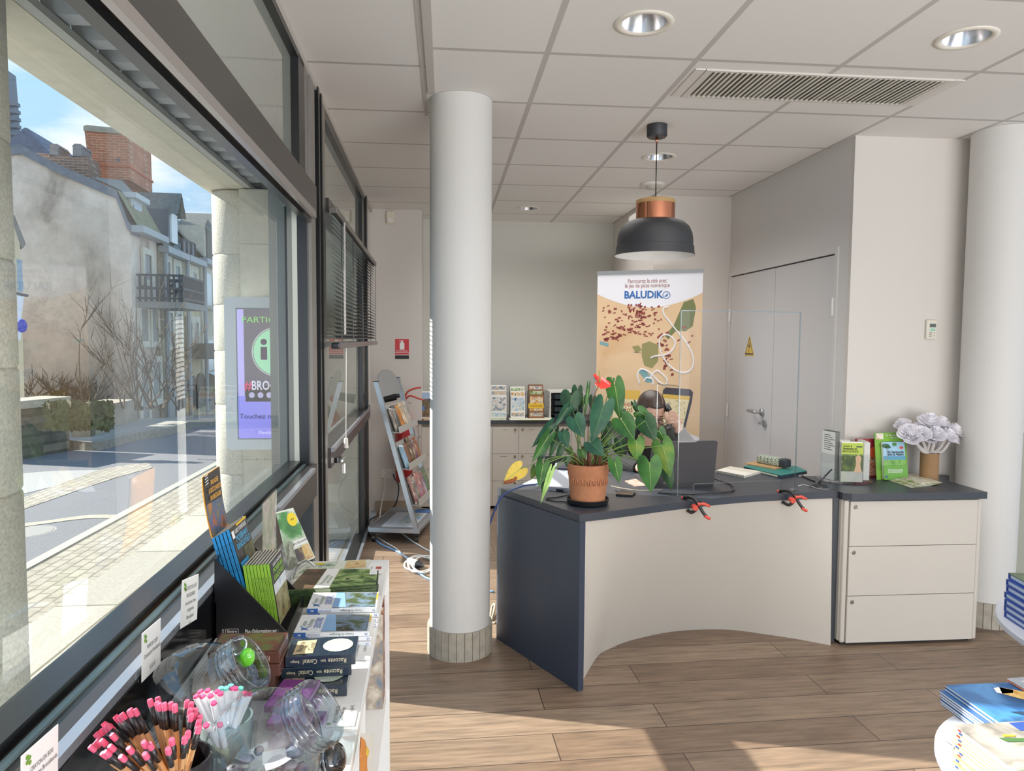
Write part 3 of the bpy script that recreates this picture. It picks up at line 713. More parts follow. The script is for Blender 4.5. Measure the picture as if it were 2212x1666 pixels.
BRICKM = BRICK('red chimney brick', 'c46a45', 'a8552f', 'b99878', .17, .052, .007, offset=.5, noise_amt=.35, nscale=3, bump=.3, rot=(radians(90), 0, 0))
BRICKD = BRICK('brown brick', '8c6a58', '6f5346', 'a09080', .17, .052, .007, offset=.5, noise_amt=.35, nscale=3, bump=.3, rot=(radians(90), 0, 0))
IRON = M('wrought iron', '3c3c40', .6)
def win(parent, px0, px1, py0, py1, frame_m=STONEF, glass_m=DARKW, name='window', surround=.1):
    s0, s1, z0, z1 = frect(px0, px1, py0, py1)
    mb = MB(); g = surround
    slab(mb, s0 - g, s0, z0 - g, z1 + g, -.02, .03); slab(mb, s1, s1 + g, z0 - g, z1 + g, -.02, .03); slab(mb, s0, s1, z1, z1 + g, -.02, .03); slab(mb, s0, s1, z0 - g, z0, -.02, .05)
    o = obj(name, mb, frame_m, parent)
    mb = MB(); slab(mb, s0, s1, z0, z1, -.02, .008); obj('pane', mb, glass_m, o)
    return o
# house with the big plastered gable
h = thing('plastered_house', 'tall house over the road with a big stained blank plaster gable and mossy mansard roof', 'house', FP(14, 0))
sC = fs(290, 700)
gp = FP(sC, 0); GN = V((-FD.x, -FD.y, 0))
def gpt(px, py, back=0): return onp(px, py, gp + FD * back, FD)
out = [(290, 920), (281, 490), (276, 478), (253, 415), (200, 392), (150, 371), (90, 341), (47, 318), (10, 322), (-60, 352), (-60, 920)]
pts = [gpt(*q) for q in out]
pts[0].z = pts[-1].z = -1
obj('wall', MB().extr(pts, FD * (fs(345, 700) - sC)), PLAST, h)
# roof verge
vg = [gpt(px, py) for px, py in ((-60, 348), (10, 318), (47, 314), (90, 337), (150, 367), (200, 388), (253, 411), (277, 476), (286, 488))]
mb = MB()
for i in range(len(vg) - 1):
    a, b = vg[i], vg[i + 1]; mb.extr([a - FD * .06, b - FD * .06, b - FD * .06 - V((0, 0, .16)), a - FD * .06 - V((0, 0, .16))], FD * .5)
obj('roof_verge', mb, M('slate verge', '6d7077', .7, var=.2, vscale=10), h)
L1 = fs(345, 700) - sC
A0, A1, A2 = gpt(200, 386), gpt(253, 410), gpt(283, 487)
mb = MB().face([A1 - FD * .05, A2 + FNN * .12 - FD * .05, A2 + FNN * .12 + FD * L1, A1 + FD * L1]); obj('mansard_slope', mb, MOSSY, h)
mb = MB().face([A0 - FD * .05 + V((0, 0, .02)), A1 - FD * .05 + V((0, 0, .02)), A1 + FD * L1, A0 + FD * L1 + V((0, 0, .3))]); obj('upper_roof', mb, SLATE, h)
s0, s1, z0, z1 = frect(286, 346, 500, 506); ze = A2.z
mb = MB(); slab(mb, sC - .05, sC + L1, ze - .12, ze, 0, .22); obj('gutter', mb, M('grey gutter', '9fa1a2', .5), h)
for q in ((303, 317, 668, 737), (327, 339, 670, 738), (329, 345, 783, 862)): win(h, *q, glass_m=SHUT, surround=.12)
win(h, 305, 319, 788, 905, glass_m=SHUT, name='door', surround=.12)
win(h, 311, 325, 551, 605, glass_m=DARKW, name='balcony_door', surround=.12)
s0, s1, z0, z1 = frect(296, 350, 601, 655)
mb = MB(); slab(mb, s0, s1, z0 - .12, z0, 0, .85); obj('balcony_floor', mb, M('balcony stone', '8d8a84', .9), h)
mb = MB()
for i in range(23):
    p = FP(s0 + (s1 - s0) * i / 22, z0, .8); mb.cyl(p, p + V((0, 0, z1 - z0)), .022, n=5)
for i in range(8):
    for s_ in (s0, s1): p = FP(s_, z0, .1 * i + .05); mb.cyl(p, p + V((0, 0, z1 - z0)), .022, n=5)
for zz2 in (z0 + .06, (z0 + z1) / 2, z1): slab(mb, s0 - .02, s1 + .02, zz2 - .02, zz2 + .02, .78, .83); slab(mb, s0 - .02, s0 + .02, zz2 - .02, zz2 + .02, 0, .8); slab(mb, s1 - .02, s1 + .02, zz2 - .02, zz2 + .02, 0, .8)
obj('railing', mb, IRON, h)
s0, s1, z0, z1 = frect(303, 318, 436, 490)
mb = MB(); slab(mb, s0 - .1, s1 + .1, z0, z1, -.6, -.12); slab(mb, s0 - .2, s1 + .2, z1, z1 + .1, -.7, .0); dmr = obj('dormer', mb, M('dormer zinc', 'b9bcbc', .6), h)
mb = MB(); slab(mb, s0, s1, z0 + .05, z1 - .1, -.13, -.1); obj('pane', mb, M('dormer glass', '7f93a8', .1), dmr)
# tall chimneys behind
def back_prism(name, label, cat, poly, back, depth, m, parent=None):
    pts = [gpt(px, py, back) for px, py in poly]
    o = obj(name, MB().extr(pts, FD * depth), m, parent)
    if label: tag(o, label, cat)
    return o
ch = thing('brick_chimney', 'tall red brick chimney stack rising above the roofs over the road', 'chimney', gpt(230, 390, 2))
back_prism('stack', None, None, [(195, 385), (181, 272), (277, 281), (281, 389)], 2, 1.5, BRICKM, ch)
back_prism('cap', None, None, [(180, 282), (180, 272), (188, 270), (277, 279), (278, 290)], 1.95, 1.6, M('mossy stone cap', '8f8a78', .9, var=.2, vscale=8), ch)
back_prism('opening', None, None, [(252, 349), (252, 341), (259, 342), (259, 350)], 1.99, .2, DARKW, ch)
back_prism('band', None, None, [(195, 357), (194, 352), (281, 356), (281, 361)], 1.96, 1.58, M('brick band', 'b45d3a', .9), ch)
cw = thing('old_brick_wall', 'low brown brick parapet with two small chimneys left of the red chimney stack', 'wall', gpt(150, 370, 1.2))
back_prism('parapet', None, None, [(95, 360), (60, 326), (80, 330), (130, 336), (190, 338), (196, 395)], 1.2, .6, BRICKD, cw)
for x in (107, 157): back_prism('chimney', None, None, [(x, 340 + (x - 107) * .02), (x, 316), (x - 2, 316), (x + 4, 310), (x + 17, 311), (x + 22, 318), (x + 19, 319), (x + 18, 338)], 1.2, .5, M('grey brick chimney', '7f7a78', .9, var=.2, vscale=12), cw)
cr_ = thing('slate_church_roof', 'dark blue slate gable roof far behind the plastered house', 'roof', gpt(60, 320, 6))
back_prism('roof', None, None, [(-40, 345), (10, 302), (24, 298), (52, 276), (58, 276), (112, 335), (112, 345)], 6, 5, M('blue slate', '565d70', .7, var=.2, vscale=10), cr_)
back_prism('spire', None, None, [(2, 330), (10, 200), (14, 150), (18, 200), (21, 240), (25, 300)], 7, .5, M('spire stone', '6a7078', .8), cr_)
mb = MB()
for py in (226, 242, 258, 274, 290): p = gpt(20 + (py - 226) * .05, py, 7); mb.box(p.x - .05, p.x + .22, p.y - .1, p.y + .1, p.z - .04, p.z + .05)
obj('crockets', mb, M('spire stone', '6a7078', .8), cr_)
# stone house
def house(name, label, px0, px1, eave_py, m, roof_py, roof_m, depth=5, zb=-2.5):
    s0, s1 = fs(px0, 700), fs(px1, 700); pe = (px0 + px1) / 2; ze = fz(pe, eave_py); zr = fz(pe, roof_py)
    t = thing(name, label, 'house', FP((s0 + s1) / 2, 0))
    mb = MB(); slab(mb, s0, s1, zb, ze, -depth, 0); obj('wall', mb, m, t)
    mb = MB().face([FP(s0, ze, .15), FP(s1, ze, .15), FP(s1, zr, -1.1), FP(s0, zr, -1.1)]); mb.face([FP(s0, ze, 0), FP(s0, zr, -1.1), FP(s0, ze, -depth)]); mb.face([FP(s1, ze, 0), FP(s1, zr, -1.1), FP(s1, ze, -depth)])
    mb.face([FP(s0, ze, -depth), FP(s1, ze, -depth), FP(s1, zr, -1.1), FP(s0, zr, -1.1)]); obj('roof', mb, roof_m, t)
    mb = MB(); slab(mb, s0, s1, ze - .1, ze + .03, .0, .2); obj('gutter', mb, M('grey gutter', '9fa1a2', .5), t)
    p = FP(s0 + .12, ze, .1); obj('drainpipe', MB().cyl(p, V((p.x, p.y, zb)), .05, n=8), M('grey gutter', '9fa1a2', .5), t)
    return t, s0, s1, ze
def dormer(t, px0, px1, py0, py1, roof_rise=.55, m=None, gl=FRAMEW):
    s0, s1, z0, z1 = frect(px0, px1, py0, py1)
    mb = MB(); slab(mb, s0 - .12, s1 + .12, z0, z1, -.7, .05); d = obj('dormer', mb, m or M('dormer slate', '5f6066', .8), t)
    mm = (s0 + s1) / 2
    mb = MB(); g = .12
    for a, b in (((s0 - g), mm), (mm, (s1 + g))):
        za, zb_ = (z1 - .1, z1 + roof_rise) if a < mm and b == mm else (z1 + roof_rise, z1 - .1)
        mb.face([FP(a, za, .25), FP(b, zb_, .25), FP(b, zb_, -.6), FP(a, za, -.6)])
    mb.face([FP(s0 - .1, z1, .06), FP(s1 + .1, z1, .06), FP(mm, z1 + roof_rise - .05, .06)])
    obj('dormer_roof', mb, SLATE, d)
    mb = MB(); slab(mb, s0, s1, z0, z1 - .05, .05, .09); obj('window', mb, gl, d)
    return d
t, s0, s1, ze = house('stone_house', 'rubble stone house with white dormer window, next after the plastered gable', 346, 394, 545, RUBBLE, 420, SLATE)
dormer(t, 361, 374, 458, 525, .4)
for q in ((355, 365, 566, 606), (377, 387, 576, 634), (360, 371, 676, 742), (381, 390, 679, 744)): win(t, *q, surround=.14, glass_m=M('old pane', '8a8a84', .3))
s0_, s1_, z0_, z1_ = frect(358, 396, 782, 905)
mb = MB(); slab(mb, s0_, s1_, z0_, z1_, -.02, .06); sf = obj('shop_front', mb, M('shop front grey', '9d968a', .7, var=.15, vscale=4), t)
mb = MB(); slab(mb, s0_ + .3, s0_ + 1.9, z0_ + .5, z1_ - .4, .05, .08); slab(mb, s1_ - .9, s1_ - .2, z0_, z1_ - .4, .05, .08); obj('shop_window', mb, DARKW, sf)
t, s0, s1, ze = house('dressed_stone_house', 'narrow stone house with dark slate upper storey and arched ground floor', 395, 432, 562, M('pale stone facade', 'c2b08c', .9, var=.18, vscale=6), 470, SLATE)
for q in ((394, 402, 520, 556), (404, 411, 523, 560), (413, 420, 527, 563)): win(t, *q, frame_m=M('dark slate frame', '4a4c54', .7), glass_m=M('blue slate pane', '3e424c', .4), surround=.03)
for q in ((398, 407, 584, 628), (415, 423, 590, 645), (404, 413, 698, 742), (419, 427, 698, 742)): win(t, *q, surround=.16, glass_m=M('old pane', '8a8a84', .3))
for px in (404, 420):
    s0_, s1_, z0_, z1_ = frect(px, px + 12, 742, 775); mb = MB(); slab(mb, s0_ - .1, s1_ + .1, z0_, z1_, 0, .45); obj('window_box', mb, M('window box dark', '55524a', .8, var=.3, vscale=10), t)
for px0, px1, py0 in ((411, 419, 812), (423, 439, 806)):
    s0_, s1_, z0_, z1_ = frect(px0, px1, py0, 880); mm = (s0_ + s1_) / 2; r_ = (s1_ - s0_) / 2
    P = [FP(s0_, z0_, .02), FP(s1_, z0_, .02)] + [FP(mm + r_ * cos(pi * i / 10), z1_ - r_ * .6 + r_ * .6 * sin(pi * i / 10), .02) for i in range(11)]
    obj('arched_door', MB().extr(P, FNN * .03), M('arch dark', '5e574e', .8), t)
t, s0, s1, ze = house('grey_rendered_house', 'grey rendered house with long white windows furthest down the street', 433, 500, 575, GREYW, 472, SLATE, zb=-3.5)
dormer(t, 440, 458, 495, 560, .4, STONEF, M('weathered slate', '6d6a62', .9))
for q in ((445, 457, 590, 660), (449, 461, 735, 800)): win(t, *q, surround=.1, glass_m=FRAMEW)
for q in ((446, 458, 660, 676), (450, 462, 790, 815)):
    s0_, s1_, z0_, z1_ = frect(*q); mb = MB()
    for i in range(9):
        p = FP(s0_ + (s1_ - s0_) * i / 8, z0_, .3); mb.cyl(p, p + V((0, 0, z1_ - z0_)), .03, n=5)
    slab(mb, s0_, s1_, z1_ - .05, z1_, .27, .33); obj('balcony_railing', mb, IRON, t)
s0_, s1_, z0_, z1_ = frect(447, 475, 832, 850); mb = MB(); mb.face([FP(s0_, z0_, 1.2), FP(s1_, z0_, 1.2), FP(s1_, z1_ + .4, 0), FP(s0_, z1_ + .4, 0)]); obj('awning', mb, M('white awning', 'dfe6ea', .6), t)
s0_, s1_, z0_, z1_ = frect(449, 476, 846, 882); mb = MB(); slab(mb, s0_, s1_, z0_, z1_, 0, .05); obj('shop_opening', mb, M('shop opening', '6a645c', .6), t)
# cream house at the left edge
ch_ = thing('cream_house', 'edge of a cream house with a slate verge, just right of the left granite column', 'house', (-6.5, 10.5, 0))
yC = 10.6
P = [ony(px, py, yC) for px, py in ((53, 860), (43, 520), (32, 470), (-20, 430), (-20, 860))]
obj('wall', MB().extr(P, (-1.5, 2.0, 0)), M('warm cream wall', 'd8c7a4', .9, var=.08, vscale=5), ch_)
P = [ony(px, py, yC - .1) for px, py in ((56, 527), (32, 466), (-20, 424), (-20, 436), (30, 476), (50, 536))]
obj('roof_verge', MB().extr(P, (-1.65, 2.2, 0)), SLATE, ch_)
P = [ony(px, py, yC - .02) for px, py in ((36, 560), (43, 562), (46, 630), (38, 630))]
obj('window', MB().extr(P, (0, .05, 0)), M('blue grey shutter', '8fa0ae', .6), ch_)
fl = thing('shop_flag', 'white and blue flag hanging on the cream house at the left', 'flag', ony(45, 690, yC - .5))
P = [ony(px, py, yC - .5) for px, py in ((37, 634), (50, 640), (44, 690), (43, 735), (38, 735))]
obj('cloth', MB().extr(P, (0, .02, 0)), M('flag cloth', 'e4e8f0', .7), fl)
p = ony(47, 704, yC - .52); obj('emblem', MB().ball(p, .07, 14, 1, .3, 1.3), M('flag blue', '2a48b8', .6), fl)
p = ony(60, 639, yC - .5); obj('pole', MB().cyl(ony(36, 634, yC - .5), p, .02), IRON, fl)
# garden wall, pier and retaining wall over the road
MW = BRICK('mossy wall', '8a8270', '6f6858', '5c5a48', .4, .13, .02, offset=.5, noise_amt=.55, nscale=5, bump=.6, rot=(radians(90), 0, 0))
def lowwall(name, label, a, b, z1, th, m, capm=None, ztop2=None):
    a = V(a); b = V(b); d = (b - a).normalized(); n = V((-d.y, d.x, 0)); z2 = ztop2 if ztop2 else z1
    t = thing(name, label, 'wall', (a + b) / 2)
    c = [a, b, b + n * th, a + n * th]
    mb = MB().hexa([V((p.x, p.y, -.4)) for p in c] + [V((c[0].x, c[0].y, z1)), V((c[1].x, c[1].y, z2)), V((c[2].x, c[2].y, z2)), V((c[3].x, c[3].y, z1))]); obj('wall', mb, m, t)
    if capm:
        c = [a - n * .05, b - n * .05, b + n * (th + .05), a + n * (th + .05)]
        mb = MB().hexa([V((c[0].x, c[0].y, z1)), V((c[1].x, c[1].y, z2)), V((c[2].x, c[2].y, z2)), V((c[3].x, c[3].y, z1)), V((c[0].x, c[0].y, z1 + .1)), V((c[1].x, c[1].y, z2 + .1)), V((c[2].x, c[2].y, z2 + .1)), V((c[3].x, c[3].y, z1 + .1))]); obj('coping', mb, capm, t)
    return t
wa, wb = onz(0, 980, .1), onz(150, 955, .1)
lowwall('garden_wall', 'low mossy garden wall with a flat coping over the road at left', wa, wb, ony(100, 880, (wa.y + wb.y) / 2).z, .35, MW, M('coping stone', 'a09a88', .9, var=.2, vscale=10))
pa, pb = onz(154.6, 945, .1), onz(199, 944, .1)
t = lowwall('stone_block_pier', 'short pale stone block pier with a sloping top at the end of the garden wall', pa, pb, ony(176, 900, pa.y).z, .55, BRICK('block pier', 'bdb29a', 'a2977f', '6f6a55', .5, .22, .02, noise_amt=.4, nscale=6, bump=.5, rot=(radians(90), 0, 0)))
ra, rb = onz(200, 930, .1), onz(298, 906, .1)
lowwall('retaining_wall', 'low rendered retaining wall in front of the bare bush', ra, rb, ony(202, 880, ra.y).z, .5, M('retaining render', '9d9482', .95, var=.2, vscale=4), None, ony(296, 862, rb.y).z)
# ivy and scrub: nobody could count the leaves
rng = random.Random(11); mb = MB()
for i in range(1500):
    u = rng.random(); px = 100 + 140 * u; c = onp(px, 880 + rng.uniform(-10, 46) * (1 if rng.random() < .5 else .3), (wa + wb) / 2 + V((0, -.08 - rng.random() * .1, 0)), (.1, 1, 0))
    if c.z < 0: continue
    s = rng.uniform(.03, .07); a = rng.random() * 6.3; d1 = V((cos(a), rng.uniform(-.5, .5), sin(a))) * s; d2 = V((-sin(a), rng.uniform(-.5, .5), cos(a))) * s * .6
    mb.face([c - d1, c + d2, c + d1, c - d2])
o = tag(obj('ivy', mb, M('ivy leaves', '555636', .8, var=.3, vscale=5)), 'straggly ivy over the garden wall and stone pier', 'ivy', kind='stuff')
rng = random.Random(5); mb = MB()
def twig(p, d, L, r, lev):
    n = 5; pts = [p.copy()]; dd = d.normalized()
    for i in range(n):
        dd = (dd + V((rng.uniform(-.14, .14), rng.uniform(-.14, .14), rng.uniform(-.02, .16)))).normalized(); pts.append(pts[-1] + dd * L / n)
    mb.tube(pts, lambda t: r * (1 - .75 * t), 4)
    if lev > 0:
        for k in range(rng.randint(3, 5)):
            q = pts[rng.randint(1, n)]; a = rng.random() * 6.28; nd = (dd + V((cos(a), sin(a) * .6, rng.uniform(-.1, .5))) * rng.uniform(.5, .9))
            twig(q, nd, L * rng.uniform(.4, .65), r * .55, lev - 1)
bc = onz(226, 905, .3)
bc = V((bc.x, bc.y + .9, .35))
for k in range(24):
    a = rng.uniform(-1.2, 1.2); twig(bc + V((rng.uniform(-.9, .9), rng.uniform(-.3, .3), 0)), V((sin(a) * .9 - .1, rng.uniform(-.3, .3), cos(a) + .25)), rng.uniform(.8, 1.6) * (1.0 - .3 * abs(a)), .016, 2)
tag(obj('bare_bush', mb, M('bare twigs', '6a5a4a', .9)), 'large leafless bush in front of the plastered gable', 'bush')
rng = random.Random(8); mb = MB()
for k in range(70):
    px = rng.uniform(60, 210); p = gpt(px, 850 + rng.uniform(-40, 15), -.25); p.z = max(.25, p.z - .3); a = rng.uniform(-1, 1)
    twig(p, V((a, -.1, .3)), rng.uniform(.2, .45), .016, 1)
tag(obj('bramble', mb, M('bramble twigs', '4a4034', .9)), 'dark tangle of brambles at the foot of the plastered gable', 'brambles', kind='stuff')
# street lantern on a bracket
ln = thing('street_lantern', 'old glazed street lantern hanging from a curled wall bracket', 'street lamp', FP(fs(360, 610), 5))
s_ = fs(352, 610); zb_ = fz(356, 607); ofs = 1.15
pL = onp(400, 650, FP(s_, 0), FD)
root = V((FP(s_, 0).x, FP(s_, 0).y, zb_)); tip = V((pL.x, pL.y, zb_))
mb = MB().tube([root, tip], .035, 6); mb.tube([tip + V((.0, 0, -.0)) + (root - tip).normalized() * (-.12 * sin(a * pi / 8)) + V((0, 0, -.14 + .14 * cos(a * pi / 8))) for a in range(12)], .03, 6); mb.tube([root + V((0, 0, -.5)), root.lerp(tip, .45) + V((0, 0, -.06))], .025, 6)
obj('bracket', mb, IRON, ln)
Tn = Matrix.Translation((pL.x, pL.y, 0)); zt2, zb2 = onp(400, 634, FP(s_, 0), FD).z, onp(400, 662, FP(s_, 0), FD).z
obj('glazing', MB().lathe([(.10, zb2), (.20, zt2)], 6, Tn, True, True), M('lantern glass', 'dfe4e4', .3), ln)
obj('hood', MB().lathe([(.24, zt2), (.12, zt2 + .14), (.03, zt2 + .2), (.03, zb_ - .25)], 6, Tn, True, True), IRON, ln)
# ================================================================ BACK OF THE ROOM
P_MIX = [['5a4a3c', 'c9b48c', 'e8e2d4', '7d8f5a'], ['2c4a6a', '8fb4d0', 'e4e6e0', '4f6f3f'], ['7a3a2a', 'd9a050', 'efe3c8', '403028'], ['31502f', '86a85a', 'dfe3c8', '6a5038'], ['404048', '9aa0a8', 'e9e6e0', 'b07848'], ['a8452f', 'e0c49a', '5a7a92', 'f0ece2'], ['1f2c3a', '5d7f9c', 'c7b9a0', '94502f']]
def cover(i, scale=26): return PIC('cover print %d' % i, P_MIX[i % 7], scale, .35, seed=i)
LY = 6.39; WZ = ony(1065, 908, LY).z
lx0 = ony(905, 1000, LY).x; lxc = ony(1120, 1000, LY).x; dw = .236
zr = [.028, ony(1090, 1038.5, LY).z, ony(1090, 980, LY).z, ony(1090, 922, LY).z]
LOCKM = M('nickel', '9c968a', .25, 1)
SHAD = M('gap shadow', '2a2624', .9)
def locker(x0, ncol, label):
    x1 = x0 + ncol * dw
    t = thing('locker_cabinet', label, 'cabinet', ((x0 + x1) / 2, LY + .2, 0), group='lockers along the back wall')
    obj('carcass', MB().box(x0, x1, LY + .004, 6.85, .026, WZ - .03), M('locker gap', '8d8578', .7), t)
    obj('plinth', MB().box(x0, x1, LY + .04, 6.83, 0, .026), SHAD, t)
    for c in range(ncol):
        for r in range(3):
            a, b = x0 + c * dw + .0015, x0 + (c + 1) * dw - .0015
            d = obj('door', MB().box(a, b, LY - .012, LY + .004, zr[r] + .0015, zr[r + 1] - .0015), LAMW, t)
            lxk = b - .032 if c % 2 == 0 else a + .032
            obj('lock', MB().cyl((lxk, LY - .012, zr[r + 1] - .024), (lxk, LY - .018, zr[r + 1] - .024), .0115, n=16).box(lxk - .0015, lxk + .0015, LY - .0195, LY - .018, zr[r + 1] - .03, zr[r + 1] - .018), LOCKM, d)
            if r == 2 and c == 0 and ncol == 2: obj('key', MB().box(lxk - .001, lxk + .001, LY - .035, LY - .018, zr[r + 1] - .028, zr[r + 1] - .02).tube([(lxk, LY - .03, zr[r + 1] - .03), (lxk + .004, LY - .03, zr[r + 1] - .055), (lxk - .003, LY - .03, zr[r + 1] - .06)], .001, 4), LOCKM, d)
            wl_ = .05 if (c + r) % 2 else .03
            obj('name_label', MB().box((a + b) / 2 - wl_ + (.02 if c % 2 else -.0), (a + b) / 2 + .015, LY - .0128, LY - .012, zr[r + 1] - .027, zr[r + 1] - .024), INK, d)
    return t
locker(lxc - dw, 2, 'pale locker cabinet with six small doors just right of the round column')
locker(lxc + dw, 2, 'pale locker cabinet with six small doors behind the potted plant')
locker(lxc - 3 * dw, 2, 'pale locker cabinet with six small doors mostly hidden behind the round column')
t = thing('end_cabinet', 'pale cabinet end piece left of the round column, behind the leaflet rack', 'cabinet', (lx0 + .08, LY + .2, 0))
obj('carcass', MB().box(lx0, lxc - 3 * dw - .001, LY + .003, 6.85, .026, WZ - .03), M('locker gap', '8d8578', .7), t)
obj('side_strip', MB().box(lx0, lx0 + .018, LY - .01, LY + .004, .026, WZ - .032), LAMW, t)
for r in range(3): obj('door', MB().box(lx0 + .022, lxc - 3 * dw - .003, LY - .01, LY + .003, zr[r] + .0015, zr[r + 1] - .0015), LAMW, t)
obj('plinth', MB().box(lx0, lxc - 3 * dw - .002, LY + .04, 6.83, 0, .026), SHAD, t)
tag(obj('back_worktop', MB().box(lx0 - .01, 1.59, LY - .02, 6.875, WZ - .03, WZ), ANTH), 'long dark worktop running over the lockers along the back wall', 'worktop')
# leaflet holders on the back worktop
def holder(px0, px1, py_top, py_bot, label, pal, tiers=3, y=6.50, frame_c='ebe8e2'):
    a = ony(px0, py_bot, y).x; b = ony(px1, py_bot, y).x; h = ony(px0, py_top, y).z - WZ; w = b - a
    t = thing('leaflet_holder', label, 'leaflet holder', ((a + b) / 2, y + .05, WZ))
    obj('stand', MB().box(a + .005, b - .005, y + .09, y + .1, WZ, WZ + h).box(a, b, y - .002, y + .1, WZ, WZ + .006).box(a, a + .004, y + .02, y + .1, WZ, WZ + h * .8).box(b - .004, b, y + .02, y + .1, WZ, WZ + h * .8), M('holder grey', '6d6a68', .5), t)
    for k in range(tiers):
        z1 = WZ + h * (.72 + .14 * k); yy = y + .028 * k
        c = t if k else t
        l = obj('leaflet', MB().box(a + .008, b - .008, yy, yy + .02, WZ + .007, z1), M('leaflet ' + frame_c, frame_c, .5), t)
        T = frame(((a + b) / 2, yy - .0003, 0), (1, 0, 0), (0, 0, 1)); hw = w / 2 - .016
        if k == 0:
            zt = z1 - .02; zb = WZ + .075
            obj('cover_photo', MB().box((a + b) / 2 - hw, (a + b) / 2 + hw, yy - .0012, yy, zb, zt), cover(pal, 38), l)
            obj('cover_strip', MB().box((a + b) / 2 - hw, (a + b) / 2 + hw, yy - .0012, yy, WZ + .022, WZ + .055), cover(pal + 4, 60), l)
        else: obj('cover_photo', MB().box((a + b) / 2 - hw, (a + b) / 2 + hw, yy - .0012, yy, z1 - .045, z1 - .012), cover(pal + k, 38), l)
    return t
t = holder(1058, 1096, 833, 903, 'grey leaflet holder with white photo leaflets showing a bed, beside the round column', 4)
t = holder(1101, 1136, 836, 903, 'grey leaflet holder with white house leaflets, second from the column', 1)
t = holder(1141, 1176, 832, 902, 'leaflet holder with orange and green food guides, third from the column', 2, frame_c='8a5a30')
T = frame((ony(1158, 878, 6.498).x, 6.496, ony(1158, 877, 6.5).z), (1, 0, 0), (0, 0, 1))
o = t.children[1]
yb = obj('yellow_band', rect(T, -.07, .07, -.022, .022), M('guide yellow', 'e8b820', .5), o); text('LE GUIDE des LOISIRS', T @ Matrix.Translation((0, 0, .0006)), .02, INK, o, width=.11)
# grey photo panel left of the column
a, b = ony(900, 905, 6.48), ony(950, 848, 6.48)
t = thing('photo_display', 'white leaflet box with a dark heathland photo, seen left of the round column', 'leaflet holder', (a.x, 6.5, WZ))
obj('box', MB().box(a.x, b.x, 6.48, 6.56, WZ, WZ + .25), M('box white', 'e4e2de', .5), t)
obj('back_card', MB().box(a.x + .01, b.x, 6.565, 6.575, WZ, ony(900, 838, 6.57).z), M('grey card', 'a8a49c', .6), t)
obj('photo', MB().box(a.x + .02, b.x - .005, 6.4785, 6.4798, WZ + .02, WZ + .185), PIC('heath photo', ['2f2a22', '54422e', '6d5a38', '8a6a4a'], 30, .4), t)
obj('photo_sky', MB().box(a.x + .02, b.x - .005, 6.4785, 6.4798, WZ + .185, WZ + .24), M('photo sky', '9ab2d6', .4), t)
obj('photo_figure', MB().ball((a.x + .06, 6.479, WZ + .10), .02, 10, .8, .05, 1.2), M('photo blue', '4a78c0', .5), t)
p = onz(1083, 906, WZ + .004); tag(obj('magazine', MB().box(-.30, -.05, 6.40, 6.47, WZ, WZ + .012), cover(2, 20)), 'flat magazine on the worktop edge left of the column', 'magazine')
# drawer tower
t = thing('desktop_drawer_box', 'white desktop drawer box with dark open trays behind the plant', 'drawer box', (1.05, 6.65, WZ))
a, b = ony(1187, 905, 6.5), ony(1262, 905, 6.5); zt = ony(1187, 846, 6.5).z
obj('case', MB().box(a.x, b.x, 6.50, 6.83, zt - .012, zt).box(a.x, a.x + .012, 6.5, 6.83, WZ, zt - .012).box(b.x - .012, b.x, 6.5, 6.83, WZ, zt - .012).box(a.x + .012, b.x - .012, 6.8, 6.83, WZ, zt - .012), M('drawer box white', 'dddbd5', .5), t)
for i in range(4):
    z0 = WZ + (zt - .012 - WZ) * i / 4
    obj('tray', MB().box(a.x + .05, b.x - .014, 6.51, 6.79, z0 + .004, z0 + .045), M('smoked tray', '24343a', .2), t)
obj('side_marks', MB().box(a.x - .001, a.x, 6.53, 6.6, zt - .05, zt - .046).box(a.x - .001, a.x, 6.53, 6.6, zt - .1, zt - .096).box(a.x - .001, a.x, 6.53, 6.6, zt - .15, zt - .146), INK, t)
# open map and leaflet on the worktop
q = [onz(px, py, WZ + .002) for px, py in ((1107, 915), (1203, 913), (1190, 902), (1098, 903))]
t = thing('open_map', 'pale open map lying on the back worktop behind the plant', 'map', q[0])
obj('sheet', MB().extr([V((p.x, max(p.y, LY - .015), WZ + .001)) for p in q], (0, 0, .004)), M('map sheet', 'e8e4d4', .6), t)
c = (q[0] + q[2]) / 2
obj('map_area', MB().face([(c.x + .16 * cos(i * pi / 8) * (1 + .25 * sin(i * 2.3)), c.y + .022 * sin(i * pi / 8), WZ + .0055) for i in range(16)]), M('map green', 'b3b96a', .6), t)
q = [onz(px, py, WZ + .002) for px, py in ((1058, 913), (1097, 912), (1092, 904), (1058, 904))]
tag(obj('leaflet', MB().extr([V((p.x, max(p.y, LY - .015), WZ + .001)) for p in q], (0, 0, .004)), cover(3, 60)), 'flat green leaflet on the worktop edge right beside the round column', 'leaflet')

# ---- wall things left of the column
yw = 6.39
def wall_T(px, py): p = ony(px, py, yw); return p, frame((p.x, yw - .0005, p.z), (1, 0, 0), (0, 0, 1))
p, T = wall_T(868.5, 754)
t = thing('fire_sign', 'red fire extinguisher sign on the back wall above the leaflet rack', 'sign', (p.x, yw, p.z))
obj('plate', rect(T, -.06, .06, -.03, .088, .002), M('sign red', 'c8232c', .4), t)
mb = MB().face([(-.02, -.005, .003), (.02, -.005, .003), (.02, .05, .003), (.008, .06, .003), (-.008, .06, .003), (-.02, .05, .003)], T); mb.face([(-.006, .06, .003), (.006, .06, .003), (.012, .075, .003), (-.025, .072, .003), (-.025, .068, .003), (-.006, .067, .003)], T)
obj('pictogram', mb, M('sign white', 'f2f0ee', .5), t)
obj('white_band', rect(T, -.06, .06, -.055, -.03, .002), M('sign white', 'f2f0ee', .5), t)
